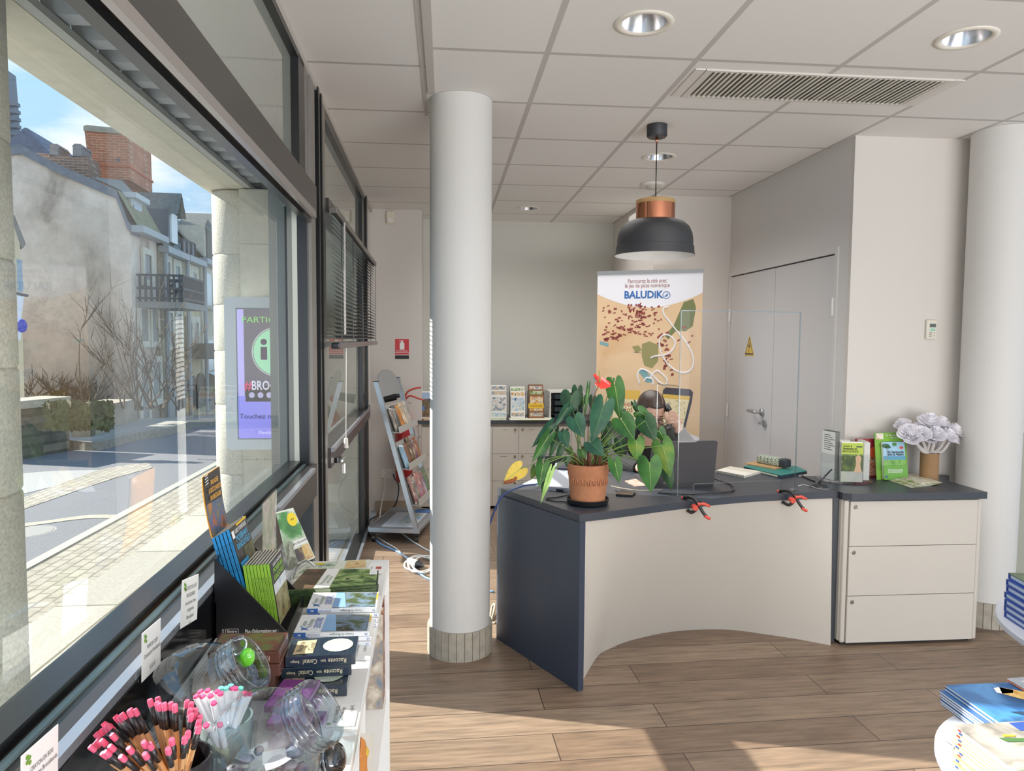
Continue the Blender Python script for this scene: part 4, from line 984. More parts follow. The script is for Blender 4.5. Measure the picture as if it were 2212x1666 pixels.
obj('red_band', rect(T, -.06, .06, -.05, -.034, .003), M('sign red', 'c8232c', .4), t)
obj('black_band', rect(T, -.06, .06, -.088, -.055, .002), INK, t)
text('EXTINCTEUR', T @ Matrix.Translation((0, -.018, .0025)), .016, M('sign white', 'f2f0ee', .5), t, width=.1)
p, T = wall_T(843.5, 471)
t = thing('motion_detector', 'small cream motion detector high on the back wall beside the door glass', 'motion detector', (p.x, yw, p.z))
obj('housing', MB().box(-.034, .034, -.055, .055, 0, .035, T, .01), M('detector cream', 'd9d2bf', .5), t); obj('lens', MB().box(-.022, .022, -.046, -.008, .034, .04, T, .006), M('detector lens', 'e9e6dd', .3), t)
def sockets(label, pxs, py):
    a, T = wall_T((pxs[0] + pxs[-1]) / 2, py); hw = .035 * len(pxs)
    t = thing('wall_socket', label, 'socket', (a.x, yw, a.z))
    obj('plate', MB().box(-hw - .003, hw + .003, -.04, .04, 0, .008, T, .003), M('socket white', 'e4e2dd', .4), t)
    for i in range(len(pxs)): obj('outlet', MB().lathe([(.030, .008), (.028, .010), (.021, .009), (.019, .004), (.001, .004)], 28, T @ Matrix.Translation((-hw + .035 + .07 * i, 0, 0)), False, True), M('socket ring', 'd4d1ca', .4), t, True)
    return T
Ts = sockets('white double wall socket low behind the leaflet rack', (833, 850), 1023)
# fire extinguisher behind the rack
ex, ey = onx(872, 900, -.36).x, 6.27
t = thing('fire_extinguisher', 'red fire extinguisher with black horn, seen through the leaflet rack', 'fire extinguisher', (ex, ey, 0))
TT = Matrix.Translation((ex, ey, 0))
obj('cylinder', MB().lathe([(.06, .28), (.074, .30), (.075, .80), (.06, .86), (.03, .90), (.025, .95)], 28, TT, True, True), M('extinguisher red', 'a31a20', .35), t, True)
obj('horn', MB().cyl((ex - .06, ey - .05, 1.03), (ex - .19, ey - .05, 1.005), .034, .04, 16).cyl((ex - .06, ey - .05, 1.03), (ex - .01, ey - .04, 1.04), .018, n=12), BLACKP, t)
mb = MB(); mb.tube(curve([(ex, ey, .98), (ex + .03, ey - .02, 1.06), (ex + .1, ey - .03, 1.095), (ex + .15, ey - .03, 1.10)], 5), .008, 6); mb.tube(curve([(ex, ey, .98), (ex + .05, ey - .02, 1.03), (ex + .12, ey - .03, 1.01), (ex + .17, ey - .03, .995)], 5), .008, 6)
obj('lever', mb, M('lever red', 'c33428', .4), t)
obj('bracket', MB().box(ex - .03, ex + .03, ey + .07, 6.389, .5, .56), IRON, t)

# ---- leaflet rack on wheels
RP = V((-.20, 5.32, 0)); Wd = V((.2, .98, 0)).normalized(); Bd = V((-.98, .2, 0)).normalized(); RW = .62; LEAN = .277
def rk(a, b, z): return RP + Wd * a + Bd * (b + max(0, z - .10) * LEAN) + V((0, 0, z))
def rkp(a, b, z): return RP + Wd * a + Bd * b + V((0, 0, z))
ALU = M('rack silver', 'a9afb5', .3, .8); RGREY = M('rack grey', '8f9092', .45, .3)
t = thing('leaflet_rack', 'leaning silver leaflet rack on wheels with three trays, left of the round column', 'leaflet rack', RP)
def bar(mb, a0, a1, b0, b1, z0, z1, f):
    c = [f(a0, b0, z0), f(a1, b0, z0), f(a1, b1, z0), f(a0, b1, z0), f(a0, b0, z1), f(a1, b0, z1), f(a1, b1, z1), f(a0, b1, z1)]; return mb.hexa(c)
for a0 in (0, RW - .03): obj('post', bar(MB(), a0, a0 + .03, 0, .035, .085, 1.20, rk), ALU, t)
for a0 in (-.002, RW - .032): obj('post_cap', bar(MB(), a0, a0 + .034, -.002, .037, 1.20, 1.206, rk), BLACKP, t)
# arched header board
P = [rk(.03, .012, 1.085), rk(RW - .03, .012, 1.085), rk(RW - .03, .012, 1.195)] + [rk(RW / 2 + (RW / 2 - .06) * cos(pi * i / 14), .012, 1.195 + .085 * sin(pi * i / 14)) for i in range(15)] + [rk(.03, .012, 1.195)]
obj('header_board', MB().extr(P, Bd * .006), RGREY, t)
# base plate
mb = MB(); bar(mb, -.01, RW + .01, -.01, .37, .085, .105, rkp)
obj('base_plate', mb, RGREY, t)
mb = MB(); bar(mb, -.02, .0, -.012, .372, .08, .112, rkp); bar(mb, RW, RW + .02, -.012, .372, .08, .112, rkp); bar(mb, 0, RW, .37, .385, .08, .112, rkp); obj('base_rim', mb, ALU, t)
for a0 in (.02, RW - .02):
    for b0 in (.02, .35):
        p = rkp(a0, b0, 0); obj('caster', MB().cyl(p + V((-.012, 0, .03)), p + V((.012, 0, .03)), .03, n=20).box(p.x - .016, p.x + .016, p.y - .014, p.y + .014, .045, .084), BLACKP, t)
def tray(zl):
    mb = MB()
    bar(mb, .03, RW - .03, .006, .010, zl, zl + .19, rk)                      # back plate
    mb.hexa([rkp(.03, zl * LEAN - .08, zl - .012), rkp(RW - .03, zl * LEAN - .08, zl - .012), rkp(RW - .03, zl * LEAN + .0, zl - .004), rkp(.03, zl * LEAN + .0, zl - .004), rkp(.03, zl * LEAN - .08, zl - .008), rkp(RW - .03, zl * LEAN - .08, zl - .008), rkp(RW - .03, zl * LEAN, zl), rkp(.03, zl * LEAN, zl)])
    mb.hexa([rkp(.03, zl * LEAN - .085, zl - .012), rkp(RW - .03, zl * LEAN - .085, zl - .012), rkp(RW - .03, zl * LEAN - .08, zl - .012), rkp(.03, zl * LEAN - .08, zl - .012), rkp(.03, zl * LEAN - .075, zl + .035), rkp(RW - .03, zl * LEAN - .075, zl + .035), rkp(RW - .03, zl * LEAN - .07, zl + .035), rkp(.03, zl * LEAN - .07, zl + .035)])
    o = obj('tray', mb, M('tray grey', 'aeada8', .45, .2), t)
    obj('wire', MB().tube([rk(.03, -.02, zl + .17), rk(.04, -.05, zl + .165), rk(RW - .04, -.05, zl + .165), rk(RW - .03, -.02, zl + .17)], .003, 6), CHROME, o)
rng = random.Random(3)
for ti, zl in enumerate((.83, .555, .285)):
    tray(zl); aa = .045; tn = ['top', 'middle', 'bottom'][ti]; k = 0
    for wd in ((.075, .10, .10, .11, .12), (.11, .11, .09, .10, .10), (.07, .10, .13, .12, .10))[ti]:
        h = .175 + rng.uniform(-.015, .025); o_ = -.012 - .012 * (k % 2) - .01
        a0, a1 = aa, min(aa + wd - .004, RW - .035); aa += wd + .001
        lean = .045
        def lf(b): return [rkp(a0, zl * LEAN + b - .045, zl), rkp(a1, zl * LEAN + b - .045, zl), rkp(a1, (zl + h) * LEAN + b + .0 - .03, zl + h), rkp(a0, (zl + h) * LEAN + b - .03, zl + h)]
        lo, hi = lf(-.008), lf(0)
        mb = MB().hexa([lo[0], lo[1], hi[1], hi[0], lo[3], lo[2], hi[2], hi[3]])
        fronts = ['dark', 'black', 'yellow', 'cream', 'white', 'blue', 'brown', 'ochre', 'patchwork', 'green', 'pink', 'grey', 'sky blue', 'red brown', 'dark green']
        cols = [['2f2f33', '77706a', 'e0d8c8'], ['1e1e22', '4a4a4c', 'cfc6b8'], ['e0a52c', 'c8741e', '3c2c1c'], ['e8dfca', 'cdb794', '8a3a2a'], ['eeeae2', 'b9b1a4', '6a6058'], ['3f7fb4', '9cc4dc', '2a4a3a'], ['4a2e24', '8a5a3c', '241a18'], ['b98a3e', '3b3230', 'd8c69a'], ['2f4f86', '7a3c34', 'd8d0c0'], ['4e6a3a', 'a43c30', 'd8d2b8'], ['c9a79a', '7a3030', 'efe6e0'], ['55524e', '9a928a', 'c8bca8'], ['7fa4c8', 'b04c3c', 'e6ded2'], ['5f90bc', '8a3a2c', 'c8d4dc'], ['2c3f33', '6a8a5a', '1c2620']]
        j = ti * 5 + k
        o = obj('leaflet', mb, PIC('rack print %d' % j, cols[j], 24, .35, (1, 1, .5), seed=j))
        tag(o, '%s leaflet, %s from the near end of the %s tray of the rack' % (fronts[j], ORDL[k], tn), 'leaflet', 'leaflets on the %s tray of the rack' % tn); k += 1
# maps lying on the base plate
mb = MB(); bar(mb, .05, .50, .05, .30, .106, .108, rkp)
m1 = thing('paper_map', 'white and blue map sheet lying on the base of the leaflet rack', 'map', rkp(.2, .2, .106))
obj('sheet', mb, M('map paper', 'dfe4ea', .6), m1)
mb = MB(); bar(mb, .16, .46, .06, .20, .1083, .1088, rkp); obj('print', mb, PIC('map print', ['6f9fd0', 'a9cbe6', 'd8d9a8', '5d86b8'], 18, .5), m1)
mb = MB(); bar(mb, .52, .60, .02, .16, .106, .112, rkp); tag(obj('leaflet', mb, M('leaflet blue', '4a7cc4', .5)), 'bright blue leaflet on the base of the rack, right of the map sheet', 'leaflet')
# cables on the floor
def cable(name, label, pts, r, m, cat='cable'): return tag(obj(name, MB().tube(curve(pts, 8), r, 8), m, smooth=True), label, cat)
fz0 = lambda px, py, z=.006: onz(px, py, z)
sA = Ts @ V((-.035, -.008, .012)); sB = Ts @ V((.035, -.006, .012))
cable('power_cable', 'dark blue cable from the wall socket looping over the floor', [sB, sB + V((.01, -.05, -.02)), ony(861, 1050, 6.30), ony(858, 1080, 6.2), onz(848, 1098, .05), fz0(828, 1110), fz0(802, 1121), fz0(794, 1138), fz0(800, 1157), fz0(812, 1167)], .006, M('cable navy', '1c2740', .5))
cable('power_cable', 'thin white cable hanging from the left socket to the floor', [sA, sA + V((0, -.04, -.02)), ony(831, 1055, 6.33), ony(825, 1085, 6.3), fz0(821, 1112), fz0(820, 1136)], .005, M('cable white', 'dcdad4', .5))
cable('network_cable', 'pale blue network cable across the sunlit floor', [fz0(807, 1163), fz0(825, 1177), fz0(850, 1188), fz0(868, 1197), fz0(884, 1210), fz0(893, 1228), fz0(908, 1240), fz0(930, 1252), fz0(985, 1266), fz0(1068, 1279)], .006, M('cable blue', '6d9fd6', .5))
cable('power_cable', 'white cable from under the rack towards the column', [fz0(866, 1150), fz0(880, 1161), fz0(900, 1175), fz0(922, 1188), fz0(950, 1198)], .006, M('cable white', 'dcdad4', .5))
cable('power_cable', 'white cable beside the blue one on the floor', [fz0(816, 1162), fz0(835, 1173), fz0(855, 1185), fz0(866, 1195), fz0(880, 1208), fz0(889, 1215)], .005, M('cable white', 'dcdad4', .5))
cl = []
for i in range(46):
    a = i * .42; cl.append(onz(903 + (34 - i * .25) * cos(a) + i * .3, 1219 + 17 * sin(a) + 2 * sin(i), .008 + .0004 * i))
t = thing('extension_lead', 'coiled white extension lead with a white and black plug left of the column', 'extension lead', onz(900, 1220, 0))
obj('cable', MB().tube(curve(cl, 4), .006, 8), M('cable white', 'dcdad4', .5), t, True)
p0, p1, p2 = onz(884, 1212, .03), onz(902, 1219, .03), onz(914, 1222, .03)
obj('plug', MB().cyl(p0, p1, .022, .026, 16), M('plug white', 'e6e4de', .4), t); obj('socket_end', MB().cyl(p1, p2, .027, .014, 16), BLACKP, t)
cable('cable_bundle', 'beige cables in the gap between the column and the desk end', [fz0(1058, 1340), onz(1063, 1312, .03), onz(1069, 1306, .06), onz(1067, 1322, .05), fz0(1062, 1344), fz0(1070, 1346)], .007, M('cable beige', 'b8ab90', .5))

# ---- venetian blind on the glass door
t = thing('venetian_blind', 'dark venetian blind half lowered over the glass door', 'blind', wl(4.6, -.04, 2.12))
zt, zb = 2.135, 1.50
mb = MB(); wbox(mb, 3.48, 5.98, -.085, -.045, zt - .03, zt, .004); obj('head_rail', mb, M('blind rail', '6e6a66', .35, .4), t)
mb = MB(); n = 27; zs_ = 0
for i in range(n):
    z = zt - .045 - (zt - .05 - zb - .02) * i / (n - 1); sag = lambda u: -.012 * ((u - 4.6) / 1.3) ** 2 * (i / n) + .0
    rows = []
    for u in (3.5, 4.1, 4.7, 5.3, 5.96):
        rows.append([wl(u, -.052 - .0, z + .010), wl(u, -.064, z + .006), wl(u, -.078, z - .008)])
    mb.grid(rows)
obj('slats', mb, M('blind slat', '121214', .3, .1), t, True)
mb = MB(); wbox(mb, 3.49, 5.98, -.09, -.05, zb - .03, zb, .006); obj('bottom_rail', mb, M('blind bottom rail', '26262a', .2, .3), t)
for u in (3.66, 4.2, 4.8, 5.4, 5.9): obj('ladder_cord', MB().tube([wl(u, -.082, zt - .03), wl(u, -.082, zb)], .0018, 4), M('blind cord', '2a2a2c', .6), t)
obj('tilt_wand', MB().cyl(wl(3.70, -.092, zt - .04), wl(3.70, -.092, zb + .04), .005, n=8), M('clear wand', 'b8b4b0', .2), t)
obj('pull_cord', MB().tube([wl(3.8, -.086, zb), wl(3.8, -.08, 1.0)], .0015, 4).cyl(wl(3.8, -.08, 1.0), wl(3.8, -.08, .95), .010, .013, 10), M('cord white', 'e0ddd6', .5), t)

# ---- roll-up banner
yl, yr_ = 5.42, 5.10
A = ony(1291, 596, yl); B = ony(1519, 584, yr_)
rdir = V((B.x - A.x, B.y - A.y, 0)); BW = rdir.length; rdir.normalize()
t = thing('rollup_banner', 'tall roll-up banner with a white head and an old town map behind the desk', 'banner', ((A.x + B.x) / 2, (A.y + B.y) / 2, 0))
TB = frame(((A.x + B.x) / 2, (A.y + B.y) / 2, 0), rdir, (0, 0, 1)); hw = BW / 2; zt = (A.z + B.z) / 2
S = BW / 228.0                        # metres per picture pixel on the banner
def bx_(px): return (px - 1405) * S
def bz(py, px=1405): return zt - (py - (596 - 12 * (px - 1291) / 228)) * S
obj('print', MB().box(-hw, hw, .06, zt, -.002, 0, TB), PIC('banner paper', ['d8b48a', 'e0bd93', 'd4a878'], 3, .55), t)
obj('top_rail', MB().box(-hw - .004, hw + .004, zt - .004, zt + .022, -.008, .008, TB), M('banner rail', '9a9c9e', .4, .5), t)
obj('cassette', MB().box(-hw - .01, hw + .01, .0, .085, -.05, .05, TB, .01), M('banner cassette', '9a9c9e', .4, .5), t)
obj('support_pole', MB().cyl(TB @ V((0, .08, -.02)), TB @ V((0, zt, -.02)), .008, n=10), ALU, t)
P = [(-hw, zt - .004), (-hw, bz(640, 1291))] + [(-hw + BW * i / 20, bz(640, 1291) + (bz(628, 1519) - bz(640, 1291)) * i / 20 - .105 * sin(pi * i / 20) ** .9) for i in range(1, 20)] + [(hw, bz(628, 1519)), (hw, zt - .004)]
obj('white_head', MB().face([(x, z, .0008) for x, z in P], TB), M('banner white', 'e8e8ee', .55), t)
MAR = M('banner maroon', '8a3a30', .6); BLU = M('banner blue', '1f5fa8', .6)
def bt(px, py): return TB @ Matrix.Translation((bx_(px), bz(py, px), .0012))
text('Parcourez la cité avec', bt(1401, 607), .045, MAR, t, width=84 * S, bold=.004)
text('le jeu de piste numérique', bt(1401, 617), .045, MAR, t, width=97 * S, bold=.004)
text('BALUDiK', bt(1393, 638), .075, BLU, t, width=85 * S, bold=.035)
mb = MB(); cx, cz = bx_(1443), bz(636, 1443)
mb.tube([TB @ V((cx + .026 * cos(a * pi / 12), cz + .026 * sin(a * pi / 12), .001)) for a in range(24)], .0025, 5, True)
mb.face([(cx - .018, cz - .012, .0015), (cx + .016, cz + .018, .0015), (cx + .004, cz - .012, .0015)], TB)
obj('compass_mark', mb, BLU, t)
# little town plan
rng = random.Random(21); mb = MB()
def house_patch(px, py, w, h, a):
    c, s = cos(a), sin(a); x, z = bx_(px), bz(py, px); w *= S; h *= S
    mb.face([(x + (c * u - s * v_), z + (s * u + c * v_), .0010) for u, v_ in ((-w, -h), (w, -h), (w, h), (-w, h))], TB)
for (x0, x1, y0, y1, n, a) in ((1330, 1400, 668, 700, 26, .1), (1308, 1420, 702, 728, 44, -.05), (1306, 1345, 722, 742, 24, .05), (1380, 1440, 660, 705, 22, .3), (1425, 1450, 710, 760, 18, .5), (1440, 1460, 760, 810, 14, .3), (1300, 1330, 660, 700, 6, .6), (1360, 1390, 655, 690, 20, 1.2), (1470, 1500, 700, 740, 5, .6)):
    for _ in range(n): house_patch(rng.uniform(x0, x1), rng.uniform(y0, y1), rng.uniform(1.5, 4.5), rng.uniform(1.2, 2.4), a + rng.uniform(-.25, .25))
obj('town_blocks', mb, MAR, t)
def patch(name, pts, m, z=.0006): return obj(name, MB().face([(bx_(px), bz(py, px), z) for px, py in pts], TB), m, t)
patch('map_park', [(1480, 650), (1500, 642), (1506, 660), (1500, 700), (1485, 712), (1465, 712), (1448, 732), (1442, 724), (1460, 700)], M('banner green', '6a7040', .6))
patch('map_park', [(1392, 745), (1408, 738), (1428, 745), (1428, 780), (1415, 797), (1398, 792), (1392, 770)], M('banner olive', '8a8450', .6))
patch('map_garden', [(1370, 752), (1385, 748), (1392, 758), (1380, 766)], M('banner olive', '8a8450', .6))
patch('map_river', [(1385, 805), (1400, 800), (1420, 826), (1405, 830)], M('banner teal', '6f9c9e', .6))
patch('map_river', [(1298, 744), (1318, 748), (1318, 756), (1298, 752)], M('banner teal', '6f9c9e', .6))
mb = MB()
for L in ([(1448, 662), (1438, 664), (1438, 676), (1450, 692), (1465, 710), (1490, 740), (1503, 770), (1498, 794), (1478, 801), (1455, 790), (1436, 765), (1430, 735), (1440, 722), (1455, 725), (1464, 740), (1450, 762), (1420, 770), (1412, 774)],
          [(1388, 832), (1384, 812), (1392, 800), (1410, 806), (1432, 826), (1445, 830), (1447, 818), (1430, 802), (1420, 805), (1410, 820)], [(1398, 826), (1404, 818), (1416, 820), (1418, 832)]):
    mb.tube(curve([TB @ V((bx_(px), bz(py, px), .001)) for px, py in L], 6), .006, 5)
obj('white_trail', mb, M('banner white', 'e8e8ee', .55), t)
patch('welcome_panel', [(1330, 850), (1390, 848), (1390, 958), (1330, 960)], M('banner cream', 'e9d9a8', .6))
patch('welcome_band', [(1330, 850), (1390, 848), (1390, 868), (1330, 870)], M('banner yellow', 'dcb048', .6), .0009)
RED = M('banner red', 'a8362c', .6)
text('Bienv', bt(1366, 879), .062, RED, t, width=34 * S); text('Jos', bt(1366, 892), .062, RED, t, width=18 * S); text('Château', bt(1382, 764), .016, INK, t, width=.06)
P = [(1440, 842), (1446, 836), (1498, 836), (1504, 842), (1502, 862), (1480, 962), (1425, 962)]
patch('phone_picture', P, M('banner phone', '34303a', .4), .001)
patch('phone_screen', [(1440, 851), (1498, 851), (1476, 962), (1428, 962)], M('banner cream', 'e9d9a8', .6), .0015)
patch('phone_screen_top', [(1440, 851), (1498, 851), (1496, 860), (1439, 860)], M('banner yellow', 'dcb048', .6), .0018)
mb = MB()
for _ in range(60):
    px, py = rng.uniform(1441, 1488), rng.uniform(862, 915); house_patch(px, py, rng.uniform(.6, 1.6), .5, rng.uniform(-1, 1))
for f in mb.bm.verts: f.co += (TB.to_3x3() @ V((0, 0, .0012)))
obj('phone_plan', mb, M('phone plan', '6a4a3a', .6), t)
patch('phone_bar', [(1430, 930), (1482, 926), (1476, 962), (1428, 962)], M('banner wine', '7a3440', .6), .0019)
patch('white_foot', [(1486, 930), (1519, 938), (1519, 1010), (1300, 1010), (1476, 962)], M('banner white', 'e8e8ee', .55), .0007)
# ================================================================ THINGS ON THE DESK
DT = DZ + .0008
def onD(px, py, z=DT): return onz(px, py, z)
# clear screen with a document slot, one wing folded back on the left
pA, pB = onD(1463, 1070), onD(1717, 1059)
sdir = (pB - pA); sdir.z = 0; SWD = sdir.length; sdir.normalize(); sn = V((-sdir.y, sdir.x, 0))
topz = onp(1600, 673, pA, sn).z
t = thing('acrylic_screen', 'clear acrylic protection screen standing on the front edge of the desk', 'screen', (pA + pB) / 2)
TS = frame(pA, sdir, (0, 0, 1)); H = topz - DT
def sx(px, py): p = onp(px, py, pA, sn); return (p - pA).dot(sdir), p.z - DT
slot0, slot1 = sx(1498, 1060)[0], sx(1687, 1045)[0]; sh = .052
poly = [(0, 0), (slot0, 0), (slot0, sh - .008), (slot0 + .008, sh), (slot1 - .008, sh), (slot1, sh - .008), (slot1, 0), (SWD, 0), (SWD, H), (0, H)]
EDGE = GLASS('acrylic edge', 'dde2e2', 1.5, .8, base=.10, rough=.15)
obj('panel', MB().face([(x, z, 0) for x, z in poly], TS), ACRYL, t)
mb = MB()
for a, b in (((0, 0), (0, H)), ((SWD, 0), (SWD, H)), ((0, H), (SWD, H)), ((slot0, 0), (slot0, sh)), ((slot0, sh), (slot1, sh)), ((slot1, sh), (slot1, 0)), ((0, 0), (slot0, 0)), ((slot1, 0), (SWD, 0))):
    a = TS @ V((a[0], a[1], 0)); b = TS @ V((b[0], b[1], 0)); d = (b - a).normalized(); s = d.cross(sn) * .0022; n3 = sn * .003
    mb.hexa([a - s - n3, a + s - n3, a + s + n3, a - s + n3, b - s - n3, b + s - n3, b + s + n3, b - s + n3])
obj('panel_edge', mb, EDGE, t)
wq = onD(1416, 1052); wz = onp(1416, 829, wq, V((0, 1, 0))).z
obj('wing', MB().face([pA, wq, V((wq.x, wq.y, wz)), V((pA.x, pA.y, wz))]), ACRYL, t)
mb = MB()
for a, b in ((wq, V((wq.x, wq.y, wz))), (V((wq.x, wq.y, wz)), V((pA.x, pA.y, wz)))): mb.cyl(a, b, .0026, n=6)
obj('wing_edge', mb, EDGE, t)
obj('foot', MB().extr([onD(1417, 1066), onD(1463, 1073), onD(1478, 1072), onD(1492, 1079), onD(1500, 1077), onD(1497, 1070)], (0, 0, .003)), EDGE, t)
obj('foot', MB().extr([onD(1688, 1060), onD(1700, 1064), onD(1722, 1060), onD(1717, 1055)], (0, 0, .003)), EDGE, t)
# spring clamps
def clamp(label, px, py):
    p = onD(px, py)
    t = thing('spring_clamp', label, 'clamp', p, group='spring clamps on the desk edge')
    d = V((0, -1, 0)); s = V((1, 0, 0)); u = V((0, 0, 1))
    f = lambda a, b, c: p + s * a + d * b + u * c
    CB = M('clamp black', '1a1716', .4)
    mb = MB().tube(curve([f(-.028, -.045, .007), f(-.012, -.015, .016), f(.004, .012, .010), f(.016, .03, -.012), f(.035, .04, -.045), f(.05, .042, -.062)], 5), lambda q: .009 - .002 * q, 8)
    mb.tube(curve([f(-.02, -.03, -.045), f(-.012, .01, -.05), f(.006, .022, -.035), f(.018, .03, -.008), f(.03, .035, .006)], 5), .008, 8)
    obj('jaw', mb, CB, t, True)
    obj('pad', MB().ball(f(-.032, -.05, .006), .009, 10, 1.2, .8, .7), M('clamp red', 'd8402e', .4), t, True)
    obj('pivot', MB().cyl(f(.0, .012, -.022), f(.0, .038, -.024), .013, n=14), M('clamp red', 'd8402e', .4), t)
    obj('grip', MB().tube(curve([f(.012, .032, -.008), f(.035, .038, -.004), f(.066, .04, -.016)], 5), lambda q: .009 * (1 - .35 * q), 8), M('clamp red', 'd8402e', .4), t, True)
    obj('grip', MB().tube(curve([f(.04, .044, -.058), f(.055, .046, -.068), f(.066, .046, -.072)], 5), .007, 8), M('clamp red', 'd8402e', .4), t, True)
clamp('black and red spring clamp on the left of the desk edge, below the laptop', 1497, 1083)
clamp('black and red spring clamp on the right of the desk edge, near the drawer cabinet', 1706, 1068)
# laptop seen from behind
a, b = onD(1452, 1052), onD(1541, 1050)
ldir = (b - a).normalized(); lb = V((-ldir.y, ldir.x, 0)); W_ = .345
b = a.lerp(b, 1); o = b - ldir * W_
t = thing('laptop', 'dark grey laptop seen from the back, right of the potted plant', 'laptop', o)
zt = ony(1500, 955, a.y - .02).z; hh_ = zt - DT
TL = frame(o + V((0, 0, .012)), ldir, (0, 0, 1))
# tilt the lid a little towards the camera
TLL = Matrix.Translation(o + V((0, 0, .010))) @ (frame((0, 0, 0), ldir, V((0, 0, 1)) - lb * .16))
obj('lid', MB().prism([(x + W_ / 2, y + hh_ / 2) for x, y in rrect(W_ / 2, hh_ / 2, .012, 4)], -.004, .004, TLL), M('laptop grey', '3c3a3c', .45, .3), t)
obj('base', MB().prism([tuple((o + ldir * x + lb * y)[:2]) for x, y in ((0, 0), (W_, 0), (W_, .235), (0, .235))], DT, DT + .016), M('laptop base', '262528', .5), t)
obj('screen', MB().prism([(.008, .012), (W_ - .008, .012), (W_ - .008, hh_ - .008), (.008, hh_ - .008)], -.0048, -.0042, TLL), M('laptop screen', '141518', .2), t)
obj('keyboard', MB().prism([tuple((o + ldir * x + lb * y)[:2]) for x, y in ((.02, .03), (W_ - .02, .03), (W_ - .02, .13), (.02, .13))], DT + .016, DT + .018), BLACKP, t)
cable('laptop_cable', 'black cable looping over the desk right of the laptop', [onD(1541, 1034, DT + .012), onD(1560, 1040, DT + .006), onD(1580, 1048, DT + .006), onD(1585, 1058, DT + .006), onD(1572, 1063, DT + .006), onD(1545, 1065, DT + .006), onD(1500, 1067, DT + .006), onD(1460, 1066, DT + .006), onD(1420, 1064, DT + .006)], .0042, BLACKP)
# spiral notebook
q = [onD(1545, 1021), onD(1607, 1033), onD(1645, 1023), onD(1577, 1012)]
t = thing('spiral_notebook', 'open white spiral notebook on the desk right of the laptop', 'notebook', q[0])
obj('pages', MB().extr(q, (0, 0, .012)), M('note paper', 'e9e4d8', .6), t)
mb = MB()
for i in range(24):
    p = q[0].lerp(q[1], (i + .5) / 24); mb.tube([p + V((.0, 0, .006)) + V((0, -.006 * cos(a * pi / 4), .009 * sin(a * pi / 4))) for a in range(8)], .0012, 4, True)
obj('spiral', mb, M('spiral wire', '4c4a4c', .3, .8), t)
obj('page_patch', MB().face([p + V((0, 0, .0125)) for p in (q[0].lerp(q[3], .55), q[1].lerp(q[2], .55), q[1].lerp(q[2], .95), q[0].lerp(q[3], .95))]), M('darker note paper', 'd8d0bd', .6), t)  # flat patch a little darker than the page
# folders
q = [onD(1643, 1023), onD(1660, 1030), onD(1690, 1036), onD(1742, 1026), onD(1735, 1018), onD(1590, 1008), onD(1600, 1013)]
q = [onD(1606, 1014), onD(1686, 1034), onD(1743, 1024), onD(1722, 1014), onD(1640, 1006)]
TEAL = M('teal folder', '15756c', .5)
t = thing('teal_folder', 'teal elastic folder lying under the brown envelope on the desk', 'folder', q[0])
obj('cover', MB().extr([p + V((0, 0, .014)) for p in q], (0, 0, .004)), TEAL, t); obj('contents', MB().extr([p * .998 + V((.004, .006, .002)) for p in q], (0, 0, .011)), M('folder inside', '1d2a3a', .6), t); obj('back_cover', MB().extr(q, (0, 0, .002)), TEAL, t)
obj('paper_edge', MB().extr([q[0].lerp(q[1], .35) + V((0, -.004, .004)), q[0].lerp(q[1], .92) + V((0, -.004, .004)), q[0].lerp(q[1], .92) + V((0, .03, .004)), q[0].lerp(q[1], .35) + V((0, .03, .004))], (0, 0, .008)), M('paper stack edge', 'cfd0b8', .6), t)
zf = DT + .0185
q = [onz(1608, 1003, zf), onz(1674, 1015, zf), onz(1709, 1007, zf), onz(1640, 997, zf)]
t = tag(obj('kraft_envelope', MB().extr(q, (0, 0, .006)), M('kraft paper', 'b08a58', .7, var=.06, vscale=40)), 'brown kraft envelope between the teal folder and the pencil case', 'envelope')
zf += .0065
pc = onz(1668, 1008, zf); q0, q1 = onz(1632, 1000, zf), onz(1697, 1012, zf)
d = (q1 - q0); L = d.length; d.normalize(); n = V((-d.y, d.x, 0))
t = thing('pencil_case', 'dark pencil case with pale circle pattern and plain end lying on the brown envelope', 'pencil case', q0)
TP = frame(q0, d, n)
def pcm():
    m, nt, b = newmat('circle pattern fabric'); Lk_ = nt.links.new
    tc = N(nt, 'ShaderNodeTexCoord'); vo = N(nt, 'ShaderNodeTexVoronoi', i_Scale=85.0, feature='F1'); vo.inputs['Randomness'].default_value = .25
    Lk_(tc.outputs['Object'], vo.inputs[0]); r = N(nt, 'ShaderNodeValToRGB'); r.color_ramp.interpolation = 'CONSTANT'
    r.color_ramp.elements[0].color = srgb('20262e'); r.color_ramp.elements[1].position = .34; r.color_ramp.elements[1].color = srgb('b9c4ae'); e = r.color_ramp.elements.new(.62); e.color = srgb('20262e')
    Lk_(vo.outputs['Distance'], r.inputs[0]); Lk_(r.outputs[0], b.inputs['Base Color']); b.inputs['Roughness'].default_value = .8; return m
obj('pouch', MB().box(0, L * .76, 0, .055, 0, .05, TP, .012, 3), pcm(), t, 40)
obj('plain_end', MB().box(L * .755, L, .001, .054, .001, .049, TP, .011, 3), M('pencil case navy', '1c2028', .7), t, 40)
